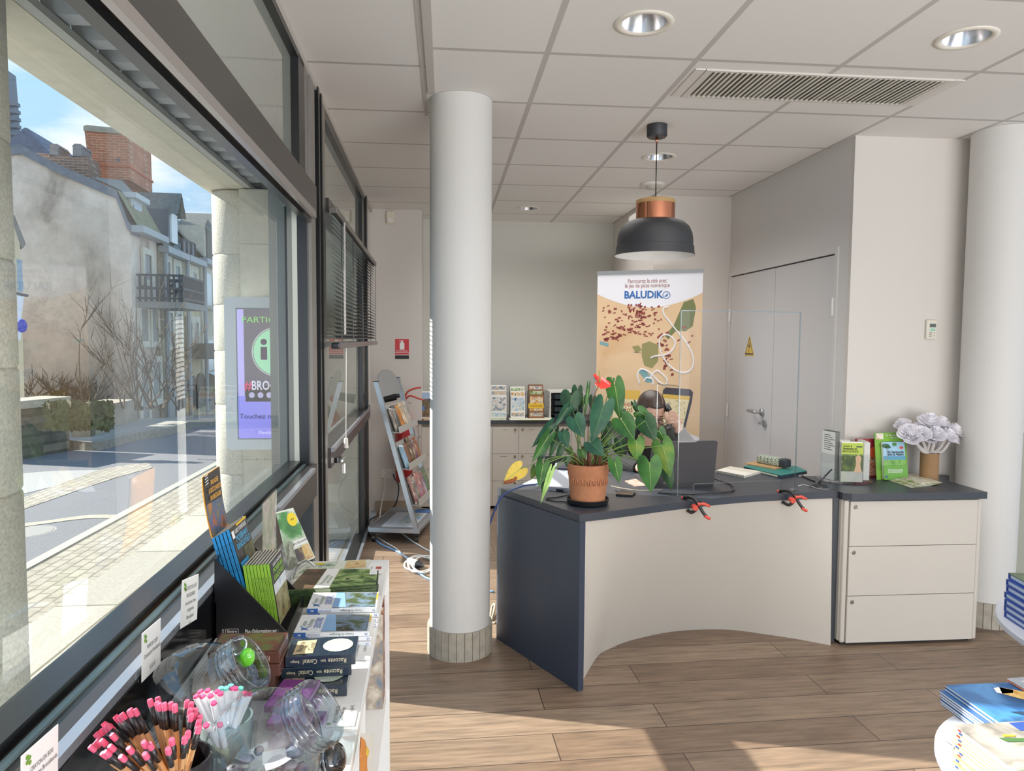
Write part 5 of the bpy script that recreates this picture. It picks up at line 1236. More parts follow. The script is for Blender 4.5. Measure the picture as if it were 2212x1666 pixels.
# pen on a stand with chain
p = onD(1768, 1051)
t = thing('pen_stand', 'black desk pen in an oval stand with a fine chain, left of the leaflet carousel', 'pen', p)
obj('base', MB().lathe([(.047, 0), (.045, .006), (.03, .013), (.014, .017)], 32, Matrix.Translation(p) @ Matrix.Diagonal((1, .8, 1, 1)), True, True), BLACKP, t, 40)
pe = ony(1797, 1014, p.y + .01)
obj('pen', MB().tube([p + V((0, 0, .014)), p + V((0, 0, .014)) + (pe - p) * .3, pe], lambda q: .0065 - .0025 * q, 10), BLACKP, t, True)
mb = MB(); cp = curve([pe, pe + V((.01, -.01, -.03)), onD(1800, 1040, DT + .003), onD(1790, 1056, DT + .003), onD(1768, 1056, DT + .003), onD(1752, 1051, DT + .003), onD(1735, 1048, DT + .003), onD(1725, 1050, DT + .003)], 14)
for c in cp[::1]: mb.ball(c, .0017, 6)
obj('chain', mb, CHROME, t)
cable('pen_cable', 'black cable behind the pen stand', [onD(1733, 1028, DT + .004), onD(1745, 1034, DT + .004), onD(1760, 1040, DT + .004)], .004, BLACKP)
# leaflet carousel
def box_on(px0, px1, py, y, depth, h, yaw=0): pass
cc = V((2.135, 3.66, DT))
t = thing('leaflet_carousel', 'clear rotating leaflet carousel on the dark worktop, left of the green display stand', 'leaflet holder', cc)
TC = Matrix.Translation(cc)
CLR = GLASS('clear plastic', 'fbfcfc', 1.45, .7, base=.0)
obj('turntable', MB().lathe([(.135, .002), (.14, .006), (.14, .010), (.02, .012)], 40, TC, True, True), CLR, t, True)
card_sets = []
def pocket(ang, w, h, d, lab, m, mside, n=5, off=.075, hh=.15):
    R_ = TC @ Matrix.Rotation(ang, 4, 'Z')
    # pocket faces local -y
    obj('pocket', MB().box(-w / 2 - .004, w / 2 + .004, -off - d, -off - d + .002, .012, hh, R_).box(-w / 2 - .004, -w / 2 - .002, -off - d, -off, .012, hh, R_).box(w / 2 + .002, w / 2 + .004, -off - d, -off, .012, hh, R_), CLR, t)
    l = thing('leaflet', lab, 'leaflet', R_ @ V((0, -off - d / 2, .012)), group='leaflets in the carousel')
    mb = MB()
    for k in range(n):
        y0 = -off - d + .003 + (d - .006) * k / n
        mb.box(-w / 2, w / 2, y0, y0 + (d - .006) / n * .85, .013, .013 + h + .004 * (k % 2), R_)
    obj('pages', mb, mside, l)
    T = R_ @ frame((0, -off - d + .0026, .013), (1, 0, 0), (0, 0, 1))
    obj('cover', rect(T, -w / 2, w / 2, 0, h, .0001), m, l)
    return l, T
ga = radians(-12)
l, T = pocket(ga, .108, .205, .035, 'bright green walking leaflet in the front pocket of the carousel', M('leaflet lime', 'a9bf1c', .45), M('leaflet white', 'e9e8e2', .5))
obj('wood_picture', rect(T, -.054, .054, .055, .145, .0006), PIC('forest lime', ['8fae2a', '5f7f28', '35481e', 'a8c040'], 34, .5, (1, 1, .7)), l)
obj('white_foot', rect(T, -.054, .054, 0, .055, .0006), M('leaflet white', 'e9e8e2', .5), l)
obj('sketch_figure', MB().face([(.01, .05, .001), (.05, .05, .001), (.04, .095, .001), (.046, .13, .001), (.03, .145, .001), (.016, .13, .001), (.02, .095, .001)], T), M('figure tan', 'c9a078', .5), l)
text('Balades &', T @ Matrix.Translation((-.024, .188, .0012)), .016, INK, l, width=.04); text('Randonnées en', T @ Matrix.Translation((-.013, .175, .0012)), .016, INK, l, width=.068, bold=.02); text('BROCELIANDE', T @ Matrix.Translation((-.01, .160, .0012)), .018, INK, l, width=.078)
obj('logo', rect(T, .018, .048, .182, .190, .0012), M('dark green', '2f4a20', .5), l)
pocket(ga + radians(90), .10, .20, .035, 'pale grey leaflets seen edge on at the right side of the carousel', cover(4, 30), M('leaflet pale', 'd9d8d0', .5), 6)
pocket(ga + radians(180), .10, .19, .035, 'brown and white leaflets in the back pocket of the carousel', M('leaflet taupe', '8a7468', .5), M('leaflet pale', 'd9d8d0', .5), 5)
l, T = pocket(ga - radians(68), .10, .255, .035, 'tall white text leaflets in the left pocket of the carousel', M('leaflet white', 'e9e8e2', .5), M('leaflet dark edge', '6a6c66', .5), 4)
mb = MB()
for k in range(8): mb.face([(-.035, .235 - .011 * k, .0006), (-.035 + .05 + .015 * (k % 3), .235 - .011 * k, .0006), (-.035 + .05 + .015 * (k % 3), .238 - .011 * k, .0006), (-.035, .238 - .011 * k, .0006)], T)
obj('text_lines', mb, INK, l)
# red brochure behind
a, b = ony(1846, 1032, 3.74), ony(1888, 1032, 3.74); zt = ony(1870, 948, 3.74).z
t = thing('red_brochure', 'dark red brochure with a food photo between the carousel and the green stand', 'brochure', a)
obj('pages', MB().box(a.x, b.x + .02, 3.735, 3.75, DT, zt), M('brochure red', '8f1f2f', .45), t)
obj('photo', MB().box(a.x + .004, b.x + .018, 3.733, 3.736, DT + .01, zt - .07), PIC('food photo', ['6a2a22', 'b0543a', 'd8a080', '3a2a24'], 40, .4), t)
obj('spot', disc(frame((b.x - .015, 3.7325, zt - .075), (1, 0, 0), (0, 0, 1)), 0, 0, .022, .03), M('brochure orange', 'd8522c', .45), t)
# green leaflet display with pocket
gd = onD(1926, 1036); yy = gd.y
gx0, gx1 = ony(1893, 1034, yy).x, ony(1963, 1034, yy).x; zt = ony(1926, 934, yy + .03).z
t = thing('green_display', 'green counter display holding blue nature leaflets beside the paper roses', 'leaflet display', ((gx0 + gx1) / 2, yy, DT))
ux = (V((gx1, yy, 0)) - V((gx0, yy, 0))).normalized()
TG = frame(((gx0 + gx1) / 2, yy, DT), (1, .05, 0), (0, .14, 1)); gw = (gx1 - gx0) / 2; gh = zt - DT
GRN = PIC('display green', ['5f9a26', '74ad2e', '4f8a20'], 8, .45)
obj('back_card', MB().box(-gw, gw, 0, gh, -.004, 0, TG), GRN, t)
obj('support', MB().box(-gw * .5, gw * .5, 0, gh * .6, -.05, -.047, TG @ Matrix.Rotation(radians(9), 4, 'X')), M('card grey', 'c9c4ba', .7), t)
obj('logo', rect(TG, -gw * .92, -gw * .45, gh * .86, gh * .985), PIC('logo green orange', ['2f6a2a', 'f0ece0', 'd87a2a'], 60, .5), t)
obj('corner_flag', MB().face([(gw * .72, gh * .78, .0006), (gw, gh * .84, .0006), (gw, gh * .9, .0006), (gw * .72, gh * .82, .0006)], TG), M('flag red', 'b8402a', .5), t)
text("1er label d'écotourisme", TG @ Matrix.Translation((gw * .28, gh * .945, .0006)), .016, PAPER, t, width=gw * 1.15, shear=.2); text('de France', TG @ Matrix.Translation((gw * .28, gh * .895, .0006)), .016, PAPER, t, width=gw * .55, shear=.2)
obj('pocket', MB().box(-gw * .72, gw * .78, 0, gh * .30, .022, .026, TG), M('pocket green', '5c9a2a', .45), t)
lf = thing('leaflet', 'sky blue nature leaflet standing in the green counter display', 'leaflet', ((gx0 + gx1) / 2, yy, DT + .01))
obj('pages', MB().box(-gw * .66, gw * .72, .004, gh * .80, .004, .02, TG), M('leaflet white', 'e9e8e2', .5), lf)
T = TG @ Matrix.Translation((0, 0, .0205))
obj('cover_sky', rect(T, -gw * .66, gw * .72, gh * .36, gh * .80), M('leaflet sky', '9cc8e2', .45), lf)
obj('cover_sea', rect(T, -gw * .66, gw * .72, gh * .42, gh * .50, .0008), M('leaflet sea', '4f93b4', .45), lf)
obj('cover_meadow', rect(T, -gw * .66, gw * .72, gh * .30, gh * .42, .0009), PIC('meadow', ['5f9a3a', '7cb04a', '48802c'], 40, .5), lf)
mb = MB(); disc(T, -gw * .50, gh * .72, gw * .26, gh * .045, z=.0012, mb=mb); disc(T, -gw * .36, gh * .69, gw * .2, gh * .03, z=.0012, mb=mb); obj('tree_crown', mb, M('tree dark', '2f5a34', .5), lf)
obj('tree_trunk', MB().face([(-gw * .47, gh * .37, .0012), (-gw * .42, gh * .37, .0012), (-gw * .40, gh * .7, .0012), (-gw * .43, gh * .7, .0012)], T), M('trunk grey', '8a8078', .5), lf)
text('En harmonie', T @ Matrix.Translation((gw * .12, gh * .585, .0012)), .02, INK, lf, width=gw * 1.0, bold=.025); text('avec la Nature', T @ Matrix.Translation((gw * .12, gh * .535, .0012)), .02, INK, lf, width=gw * 1.02, bold=.025)
obj('red_spot', disc(T, gw * .5, gh * .675, gw * .13, gh * .032, z=.0012), M('spot red', 'd8483a', .5), lf); obj('logo', rect(T, -gw * .06, gw * .2, gh * .715, gh * .785, .0012), M('logo green', '3f7a34', .5), lf)
T2 = TG @ Matrix.Translation((0, 0, .0265))
text('Découvrez toutes', T2 @ Matrix.Translation((0, gh * .21, 0)), .016, PAPER, t, width=gw * .95, shear=.2); text('nos destinations !', T2 @ Matrix.Translation((0, gh * .165, 0)), .016, PAPER, t, width=gw * .95, shear=.2)
obj('square_mark', rect(T2, -gw * .66, -gw * .5, gh * .05, gh * .09), M('mark blue', '2f4f86', .5), t)
# fan of leaflets
for i in range(7):
    q = [onD(1914 + 3 * i, 1036 - .5 * i), onD(1968 + 3.5 * i, 1054 - .6 * i), onD(2010 + 4.2 * i, 1050 - .2 * i), onD(1950 + 4 * i, 1032 - .6 * i)]
    o = obj('leaflet', MB().extr([p + V((0, 0, .0022 * i)) for p in q], (0, 0, .002)), PIC('fan print %d' % (i % 3), [['e4e2da', 'c8c0a8', 'a89078'], ['d9dcd0', '8fa868', '5f7a40'], ['e0dcd4', '9a8a70', '6f9a4a']][i % 3], 30, .4), None)
    tag(o, 'white and green leaflet, %s in the fan before the paper roses' % (['lowest', 'second lowest', 'third from below', 'middle', 'third from the top', 'second from the top', 'topmost'][i]), 'leaflet', 'fanned leaflets on the dark worktop')
# vase with paper roses
vp = onD(2006, 1036)
t = thing('cardboard_vase', 'brown cardboard tube vase on the dark worktop beside the green display', 'vase', vp)
vh = ony(2006, 978, vp.y).z - DT; vr = .046
TV = Matrix.Translation(vp)
obj('tube', MB().lathe([(vr, 0), (vr, vh), (vr - .004, vh), (vr - .004, .004)], 36, TV, True), M('cardboard brown', '8f6b45', .8, var=.07, vscale=90), t, 40)
ROSE = M('printed paper rose', 'f1eff4', .75, var=.09, vscale=60); STEM = M('paper stem', 'c4bcb8', .7)
rng = random.Random(9)
def rose_mesh(mb, c, ax, r):
    q = V(ax).normalized().to_track_quat('Z', 'Y').to_matrix().to_4x4(); T = Matrix.Translation(c) @ q
    for k, (n_, r0, r1, z0, z1, tw) in enumerate(((5, .32, 1.05, -.42, .05, 0), (5, .30, .86, -.30, .28, .6), (5, .24, .64, -.15, .46, .2), (4, .16, .42, 0, .56, .9), (3, .05, .22, .1, .60, .3))):
        for i in range(n_):
            a0 = tw + 2 * pi * i / n_ + rng.uniform(-.15, .15); wdt = 2 * pi / n_ * .66
            rows = []
            for u in range(4):
                f = u / 3; rr = r0 + (r1 - r0) * (f ** .7); zz = z0 + (z1 - z0) * f - (.10 * f * f if k < 3 else 0); row = []
                for w in range(5):
                    g = (w / 4 - .5) * 2; aa = a0 + g * wdt * (.6 + .4 * sin(f * pi * .9 + .2)); dr = -.06 * abs(g) * f; zt_ = -.07 * g * g * f + (.05 if (w in (0, 4) and u == 3) else 0)
                    row.append(T @ (V(((rr + dr) * cos(aa), (rr + dr) * sin(aa), zz + zt_)) * r))
                rows.append(row)
            mb.grid(rows)
vt = vp + V((0, 0, vh))
roses = [(2009, 908, -.02, .060), (1980, 926, .03, .05), (1962, 932, -.03, .055), (2040, 924, .02, .05), (2062, 928, -.01, .05), (1950, 915, .06, .045), (2076, 925, .05, .045), (2018, 920, .05, .05), (1989, 935, -.055, .052), (2022, 936, -.065, .053), (2048, 940, -.05, .052), (1972, 944, -.06, .045), (2058, 945, -.02, .045), (2000, 918, .05, .05), (2034, 912, .0, .05), (2010, 945, -.05, .04)]
for i, (px, py, dy, r) in enumerate(roses):
    c = ony(px, py, vp.y + dy); ax = (c - (vt - V((0, 0, .06)))).normalized(); ax = (ax + V((0, -.45, .15))).normalized()
    rt = thing('paper_rose', 'rose folded from white printed paper in the cardboard vase', 'flower', c, group='paper roses in the cardboard vase')
    mb = MB(); rose_mesh(mb, c, ax, r * 1.05); obj('bloom', mb, ROSE, rt)
    b0 = vt + V((rng.uniform(-.02, .02), rng.uniform(-.02, .02), -.05)); mid = b0.lerp(c, .5); mid.z -= .01
    obj('stem', MB().tube(curve([b0, b0 + V((0, 0, .05)), mid, c - ax * r * .3], 5), lambda q: .006 + .004 * q, 6), STEM, rt, True)
# left side of the desk: paper, phone base, calculator case, cables
q = [onD(1128, 1047), onD(1205, 1052), onD(1212, 1041), onD(1150, 1036)]
t = tag(obj('paper_sheet', MB().extr(q, (0, 0, .0015)), M('sheet bluish', 'c8cfdc', .5)), 'blank sheet of paper at the left end of the desk', 'paper')
q = [onD(1184, 1060), onD(1228, 1064), onD(1240, 1034), onD(1200, 1034)]
t = thing('desk_telephone', 'black and grey desk telephone half hidden behind the potted plant', 'telephone', q[0])
obj('body', MB().hexa([p for p in q] + [q[0] + V((0, 0, .02)), q[1] + V((0, 0, .02)), q[2] + V((0, 0, .085)), q[3] + V((0, 0, .085))]), M('phone grey', '9ea4b0', .5), t)
p = onD(1205, 1040, DT + .086); obj('display', MB().extr([q[3].lerp(q[0], .3) + V((.01, 0, .07)), q[2].lerp(q[1], .3) + V((-.01, 0, .07)), q[2] + V((-.01, 0, .088)), q[3] + V((.01, 0, .088))], (0, -.004, .004)), M('phone display', '262a38', .2), t)
a, b = onz(1176, 985, DT + .10), None
y_ = q[3].y + .10; c0, c1 = ony(1177, 1006, y_), ony(1245, 1011, y_)
t = thing('card_terminal', 'flat black device standing behind the plant at the left of the desk', 'device', (c0.x, y_, DT))
obj('case', MB().box(c0.x, c1.x + .05, y_, y_ + .05, DT + .0, ony(1177, 984, y_).z, None, .008), BLACKP, t)
q = [onD(1193, 1052), onD(1217, 1057), onD(1219, 1053), onD(1196, 1049)]
tag(obj('black_clip', MB().extr([onD(1192, 1060), onD(1216, 1064), onD(1218, 1059), onD(1196, 1056)], (0, 0, .012)), BLACKP), 'small black device in front of the telephone at the left of the desk', 'device')
q = [onD(1330, 1072), onD(1366, 1074), onD(1373, 1067), onD(1340, 1062)]
t = thing('mobile_phone', 'black mobile phone lying on the desk right of the flowerpot', 'phone', q[0])
obj('body', MB().extr(q, (0, 0, .009)), BLACKP, t); obj('screen', MB().face([p.lerp((q[0] + q[2]) / 2, .06) + V((0, 0, .0096)) for p in q]), M('phone glass', '202228', .08), t)
cable('black_cable', 'black cable looping left of the flowerpot', [onD(1240, 1066, DT + .004), onD(1205, 1074, DT + .004), onD(1180, 1077, DT + .004), onD(1196, 1082, DT + .004), onD(1232, 1085, DT + .004)], .0035, BLACKP)
cable('charger_cable', 'black charging cable running to the mobile phone', [onD(1330, 1058, DT + .004), onD(1338, 1064, DT + .004), onD(1350, 1070, DT + .004)], .003, BLACKP)
LE = L0
cable('network_cable', 'dark blue network cable drooping over the left end of the desk', [onD(1225, 1036, DT + .03), onD(1190, 1042, DT + .012), onD(1160, 1046, DT + .014), V((.37, 3.50, DT + .02)), V((.27, 3.45, DT - .02)), V((.215, 3.46, .62)), V((.20, 3.47, .50)), V((.205, 3.52, .3)), V((.22, 3.56, .02))], .0045, M('cable dark blue', '1c3a78', .45))
q = [onD(1350, 1040), onD(1372, 1052), onD(1420, 1048), onD(1400, 1030)]
tag(obj('desk_papers', MB().extr(q, (0, 0, .003)), PIC('papers print', ['c8b8a8', 'a88a78', 'd8cfc4'], 20, .5)), 'papers on the desk half hidden under the plant leaves', 'paper')
cable('laptop_lead', 'white lead lying on the desk before the person', [onD(1320, 1050, DT + .003), onD(1350, 1056, DT + .003), onD(1390, 1060, DT + .003), onD(1430, 1058, DT + .003)], .0016, M('cable beige', 'b8ab90', .5))
# ================================================================ ANTHURIUM
sf = onz(1273, 1098, DT); PC = V((sf.x + .012, sf.y + .098, DT))
t = tag(thing('plant_saucer', 'black plastic saucer under the terracotta flowerpot', 'saucer', PC), 'black plastic saucer under the terracotta flowerpot', 'saucer')
obj('dish', MB().lathe([(.08, 0), (.092, .004), (.099, .026), (.095, .026), (.088, .008), (.02, .006)], 40, Matrix.Translation(PC), True, True), BLACKP, t, 40)
pot_h = ony(1273, 1008, PC.y - .09).z - DT - .0065
TPt = Matrix.Translation(PC + V((0, 0, .0065)))
pl_ = thing('potted_anthurium', 'red flowering anthurium with heart shaped leaves in a terracotta pot on the desk', 'potted plant', PC)
TERRA = M('terracotta', 'c07a52', .8, var=.1, vscale=30, bump=.08)
obj('pot', MB().lathe([(.072, 0), (.078, .006), (.090, pot_h * .70), (.0925, pot_h * .72), (.096, pot_h * .97), (.099, pot_h), (.091, pot_h), (.086, pot_h - .03), (.02, pot_h - .035)], 48, TPt, True, True), TERRA, pl_, 35)
mb = MB()
for i in range(9):
    a = radians(-150 + 15 * i); cx = .0895; zc_ = pot_h * .50
    mb.tube([TPt @ V(((cx + .002) * cos(a + .09 * cos(b * pi / 8)), (cx + .002) * sin(a + .09 * cos(b * pi / 8)), zc_ + .028 * sin(b * pi / 8))) for b in range(9)], .0022, 5)
obj('relief_arches', mb, TERRA, pl_, True)
obj('soil', MB().lathe([(.001, pot_h - .012), (.05, pot_h - .016), (.0865, pot_h - .022)], 30, TPt, True), M('bark soil', '4a2c1c', .95, var=.5, vscale=80, bump=.8), pl_, True)
rng = random.Random(2); mb = MB()
for i in range(60):
    a = rng.random() * 6.28; r = .082 * sqrt(rng.random()); p = TPt @ V((r * cos(a), r * sin(a), pot_h - .012)); d = V((rng.uniform(-1, 1), rng.uniform(-1, 1), rng.uniform(-.2, .8))).normalized() * rng.uniform(.008, .02); mb.cyl(p - d, p + d, .003, .002, 5)
o = obj('bark_chips', mb, M('bark chips', '6a3a22', .9, var=.4, vscale=50), pl_); o['kind'] = 'stuff'
def leafm(name, a, b, c):
    m, nt, bs = newmat(name); Lk_ = nt.links.new
    tc = N(nt, 'ShaderNodeTexCoord'); no = N(nt, 'ShaderNodeTexNoise', i_Scale=14.0, i_Detail=3.0); Lk_(tc.outputs['Object'], no.inputs[0])
    r = N(nt, 'ShaderNodeValToRGB'); r.color_ramp.elements[0].position = .32; r.color_ramp.elements[0].color = srgb(a); r.color_ramp.elements[1].position = .72; r.color_ramp.elements[1].color = srgb(c); e = r.color_ramp.elements.new(.5); e.color = srgb(b)
    Lk_(no.outputs['Fac'], r.inputs[0]); Lk_(r.outputs[0], bs.inputs['Base Color']); bs.inputs['Roughness'].default_value = .42; bs.inputs['Specular IOR Level'].default_value = .35
    bs.inputs['Subsurface Weight'].default_value = .0
    n2 = N(nt, 'ShaderNodeTexNoise', i_Scale=45.0, i_Detail=2.0); Lk_(tc.outputs['Object'], n2.inputs[0]); bp = N(nt, 'ShaderNodeBump', i_Strength=.25, i_Distance=.004); Lk_(n2.outputs['Fac'], bp.inputs['Height']); Lk_(bp.outputs[0], bs.inputs['Normal'])
    return m
LG = {'g': leafm('leaf green', '1f4a18', '2c5e20', '3d7028'), 'd': leafm('leaf dark green', '15331a', '1d4222', '284f28'), 'b': leafm('leaf blue green', '16402c', '1f4e36', '2c5e40'), 'y': leafm('leaf yellowing green', '386420', '4a7826', '7a8a30'), 'Y': leafm('leaf yellow', 'd8b432', 'e2c04a', 'b89a2a'), 'l': leafm('leaf lit green', '9cc860', 'b0dc74', '86b850')}  # kind l is painted as a lit leaf, brightness put into its green
VEIN = M('leaf vein', '8fae58', .5); VEIND = M('leaf vein dark', '557a40', .5)
HEART = [(0, .0), (-.12, .06), (-.235, .15), (-.29, .26), (-.25, .38), (-.10, .47), (.09, .50), (.28, .465), (.48, .375), (.67, .255), (.84, .125), (.94, .045), (1.0, 0)]
def leaf(a, b, w, kind='g', dy=0.0, tipdy=-.03, fold=.35, roll=0, parent=None):
    A = ony(a[0], a[1], PC.y + dy); B = ony(b[0], b[1], PC.y + dy + tipdy)
    wm = w / 1558 * (PC.y + dy) * 1.03
    ax = (B - A); L = ax.length; ax.normalize(); view = (A - CAM).normalized()
    lat = ax.cross(view).normalized(); nrm = lat.cross(ax).normalized()
    if nrm.dot(view) > 0: nrm = -nrm
    if roll: q = Matrix.Rotation(radians(roll), 3, ax); lat = q @ lat; nrm = q @ nrm
    mb = MB(); bm = mb.bm
    def P(u, v, s): z = .10 * L * sin(max(0, min(1, u)) * pi) * .6 - fold * abs(v) * wm * abs(v) * 1.2 - (.06 * L if u < 0 else 0) * abs(u) * 2; return A + ax * (u * L) + lat * (v * wm * s) + nrm * z
    for s in (1, -1):
        spine = [(max(u, 0.0) if i else 0, .014) for i, (u, v) in enumerate(HEART)]
        ro = []
        for i, (u, v) in enumerate(HEART):
            su = max(u * .92, 0) ; row = []
            for k in range(4):
                f = k / 3; row.append(P(su + (u - su) * f, (.012 if v > .012 else v) * (1 - f) + v * f, s))
            ro.append([bm.verts.new(p) for p in row])
        for i in range(len(ro) - 1):
            for k in range(3):
                try: bm.faces.new((ro[i][k], ro[i][k + 1], ro[i + 1][k + 1], ro[i + 1][k]))
                except ValueError: pass
    pts = [P(u, 0, 1) + nrm * .0006 for u in (0, .25, .5, .75, .97)]
    n0 = len(bm.faces)
    mb.tube(pts, lambda q: .0021 * (1 - .7 * q), 4)
    for i, f in enumerate(bm.faces):
        if i >= n0: f.material_index = 1
    bmesh.ops.remove_doubles(bm, verts=bm.verts, dist=1e-6)
    o = obj('leaf', mb, [LG[kind], VEIND if kind in 'db' else VEIN], parent or pl_, True)
    return o, A
rng = random.Random(12)
SOIL = PC + V((0, 0, pot_h - .01))
LEAVES = [((1234, 855), (1230, 900), 47, 'd', .05, .0), ((1242, 906), (1261, 946), 42, 'b', -.05, -.03), ((1303.5, 877), (1278, 957), 48, 'b', -.07, -.04), ((1277, 957), (1306, 986), 38, 'b', -.08, -.03),
          ((1226, 882), (1198, 922), 20, 'b', .0, -.02, .9), ((1184, 944), (1148, 1001), 25, 'g', -.02, -.04, .8), ((1190, 920), (1148, 968), 22, 'b', .02, .0, .7), ((1206, 938), (1185, 992), 21, 'd', .03, .0), ((1217, 938), (1227, 969), 26, 'b', -.03, -.02),
          ((1214, 966), (1199, 1001), 16, 'd', .02, 0), ((1177, 966), (1159, 1008), 18, 'd', .03, 0), ((1173, 1005), (1164, 1054), 30, 'g', -.06, -.03), ((1189, 1022), (1167.5, 1089), 13, 'l', -.08, -.02, .1), ((1179, 1030), (1170, 1066), 18, 'g', -.06, -.01),
          ((1124, 1013), (1087, 1043), 37, 'Y', -.04, -.03), ((1156, 1012), (1147, 1037), 17, 'y', .0, 0), ((1328, 833), (1340, 908), 41, 'g', .02, -.03), ((1343, 908), (1370.5, 951), 50, 'g', -.10, -.04), ((1393, 909), (1417, 954), 45, 'd', -.05, -.03),
          ((1381, 890), (1408, 907), 30, 'g', .0, .0), ((1370, 873), (1383, 901), 13, 'd', .03, 0), ((1424, 931), (1438, 956), 26, 'g', .03, .0), ((1374, 953), (1376, 999), 38, 'y', -.05, -.03), ((1403, 1000), (1406, 1065), 54, 'g', -.12, -.05),
          ((1431, 963), (1449, 1033), 46, 'y', -.04, -.03), ((1440, 1014), (1451, 1060), 29, 'd', .02, 0), ((1328, 999), (1338, 1045), 31, 'g', -.12, -.03), ((1310, 918), (1318, 942), 26, 'd', .05, 0), ((1310, 945), (1318, 972), 22, 'd', .04, 0), ((1338, 952), (1347, 985), 24, 'd', .05, 0),
          ((1247, 842), (1244, 880), 24, 'd', .08, 0), ((1260, 858), (1255, 882), 19, 'd', .08, 0), ((1270.5, 839), (1263, 902), 8, 'g', .0, 0, .1), ((1225, 990), (1224, 1011), 13, 'd', -.02, 0), ((1228, 970), (1236, 986), 16, 'd', .03, 0), ((1257, 973), (1264, 991), 22, 'g', -.02, 0), ((1322, 820), (1318, 838), 12, 'g', .04, 0), ((1280, 860), (1275, 885), 16, 'd', .08, 0), ((1345, 890), (1352, 912), 16, 'd', .06, 0), ((1352, 925), (1366, 950), 22, 'd', .06, 0), ((1330, 965), (1345, 990), 18, 'd', .08, 0)]
STM = M('leaf stalk', '6a8a3c', .5)
for L_ in LEAVES:
    a, b, w, kd, dy, td = L_[:6]; fo = L_[6] if len(L_) > 6 else .35
    o, A = leaf(a, b, w, kd, dy, td, fo)
    ang = atan2(A.y - SOIL.y, A.x - SOIL.x); base = SOIL + V((cos(ang) * .035 + rng.uniform(-.025, .025), .02 + rng.uniform(-.02, .03), 0))
    hgt = max(.03, (A.z - SOIL.z)); mid = base.lerp(A, .5) + V((0, 0, .02 + .25 * max(0, .12 - hgt)))
    obj('stalk', MB().tube(curve([base, base.lerp(mid, .5) + V((0, 0, .02)), mid, A], 4), lambda q: .0026 - .0008 * q, 5), STM, pl_, True)
# brown tip on the yellow leaf
p = ony(1098, 1041, PC.y - .073); obj('withered_tip', MB().tube(curve([ony(1088, 1042, PC.y - .073), p, ony(1110, 1038, PC.y - .073), ony(1116, 1031, PC.y - .072)], 4), lambda q: .010 * (1 - abs(q - .5)), 6), M('withered brown', '8f4a20', .8), pl_, True)
# woody stems
mb = MB()
for (bx, by, tx, ty, tz) in ((.03, .02, .055, .03, .13), (-.02, .01, -.02, .03, .09), (.005, -.02, .0, -.015, .07), (-.045, .0, -.06, .02, .05), (.045, -.01, .06, .0, .08)):
    mb.tube(curve([SOIL + V((bx, by, -.01)), SOIL + V(((bx + tx) / 2, (by + ty) / 2, tz * .5)), SOIL + V((tx, ty, tz))], 5), .0075, 7)
    for k in range(9): q = SOIL + V((bx + (tx - bx) * k / 9, by + (ty - by) * k / 9, tz * k / 9)); d = V((rng.uniform(-1, 1), rng.uniform(-1, 1), rng.uniform(-.3, .6))) * .016; mb.cyl(q, q + d, .003, .001, 5)
obj('woody_stem', mb, M('woody stem', '6a3f28', .9, var=.3, vscale=60), pl_, True)
# red flower
fy = PC.y - .02; F0 = ony(1297, 827, fy)
u_ = V((.95, -.15, .0)).normalized()
mb = MB(); bm = mb.bm; ro = []
for s in (1, -1):
    ro = []
    for i, (u, v) in enumerate(HEART):
        row = []
        for k in range(4):
            f = k / 3; su = max(u * .9, 0); uu = su + (u - su) * f; vv = v * f
            row.append(bm.verts.new(F0 + V((uu * .062 - .012, -s * vv * .072, -s * vv * .072 * .55 + .010 * f * f * (1 if s < 0 else -.6) - .012 * uu * uu + (.012 if u < 0 else 0) * f))))
        ro.append(row)
    for i in range(len(ro) - 1):
        for k in range(3):
            try: bm.faces.new((ro[i][k], ro[i][k + 1], ro[i + 1][k + 1], ro[i + 1][k]))
            except ValueError: pass
bmesh.ops.remove_doubles(bm, verts=bm.verts, dist=1e-6)
obj('spathe', mb, M('spathe red', 'e0362e', .18, coat=.6), pl_, True)
obj('spadix', MB().tube(curve([ony(1295, 826, fy), ony(1296, 815, fy - .01), ony(1294, 801, fy - .01)], 5), lambda q: .0042 - .002 * q, 8), M('spadix', '9a9a48', .7, bump=.5, vscale=200), pl_, True)
obj('flower_stalk', MB().tube(curve([F0 + V((0, 0, -.002)), ony(1290, 840, fy), ony(1279, 868, fy), ony(1272, 900, fy), ony(1270, 950, fy), SOIL + V((0, .02, 0))], 5), .0022, 6), M('flower stalk', '7a4a38', .6), pl_, True)

# ================================================================ PERSON AT THE DESK
HC = V((1.212, 4.16, 1.095))
f_ = V((.10, -.90, -.42)).normalized(); r_h = f_.cross(V((0, 0, 1))).normalized(); u_h = r_h.cross(f_).normalized()
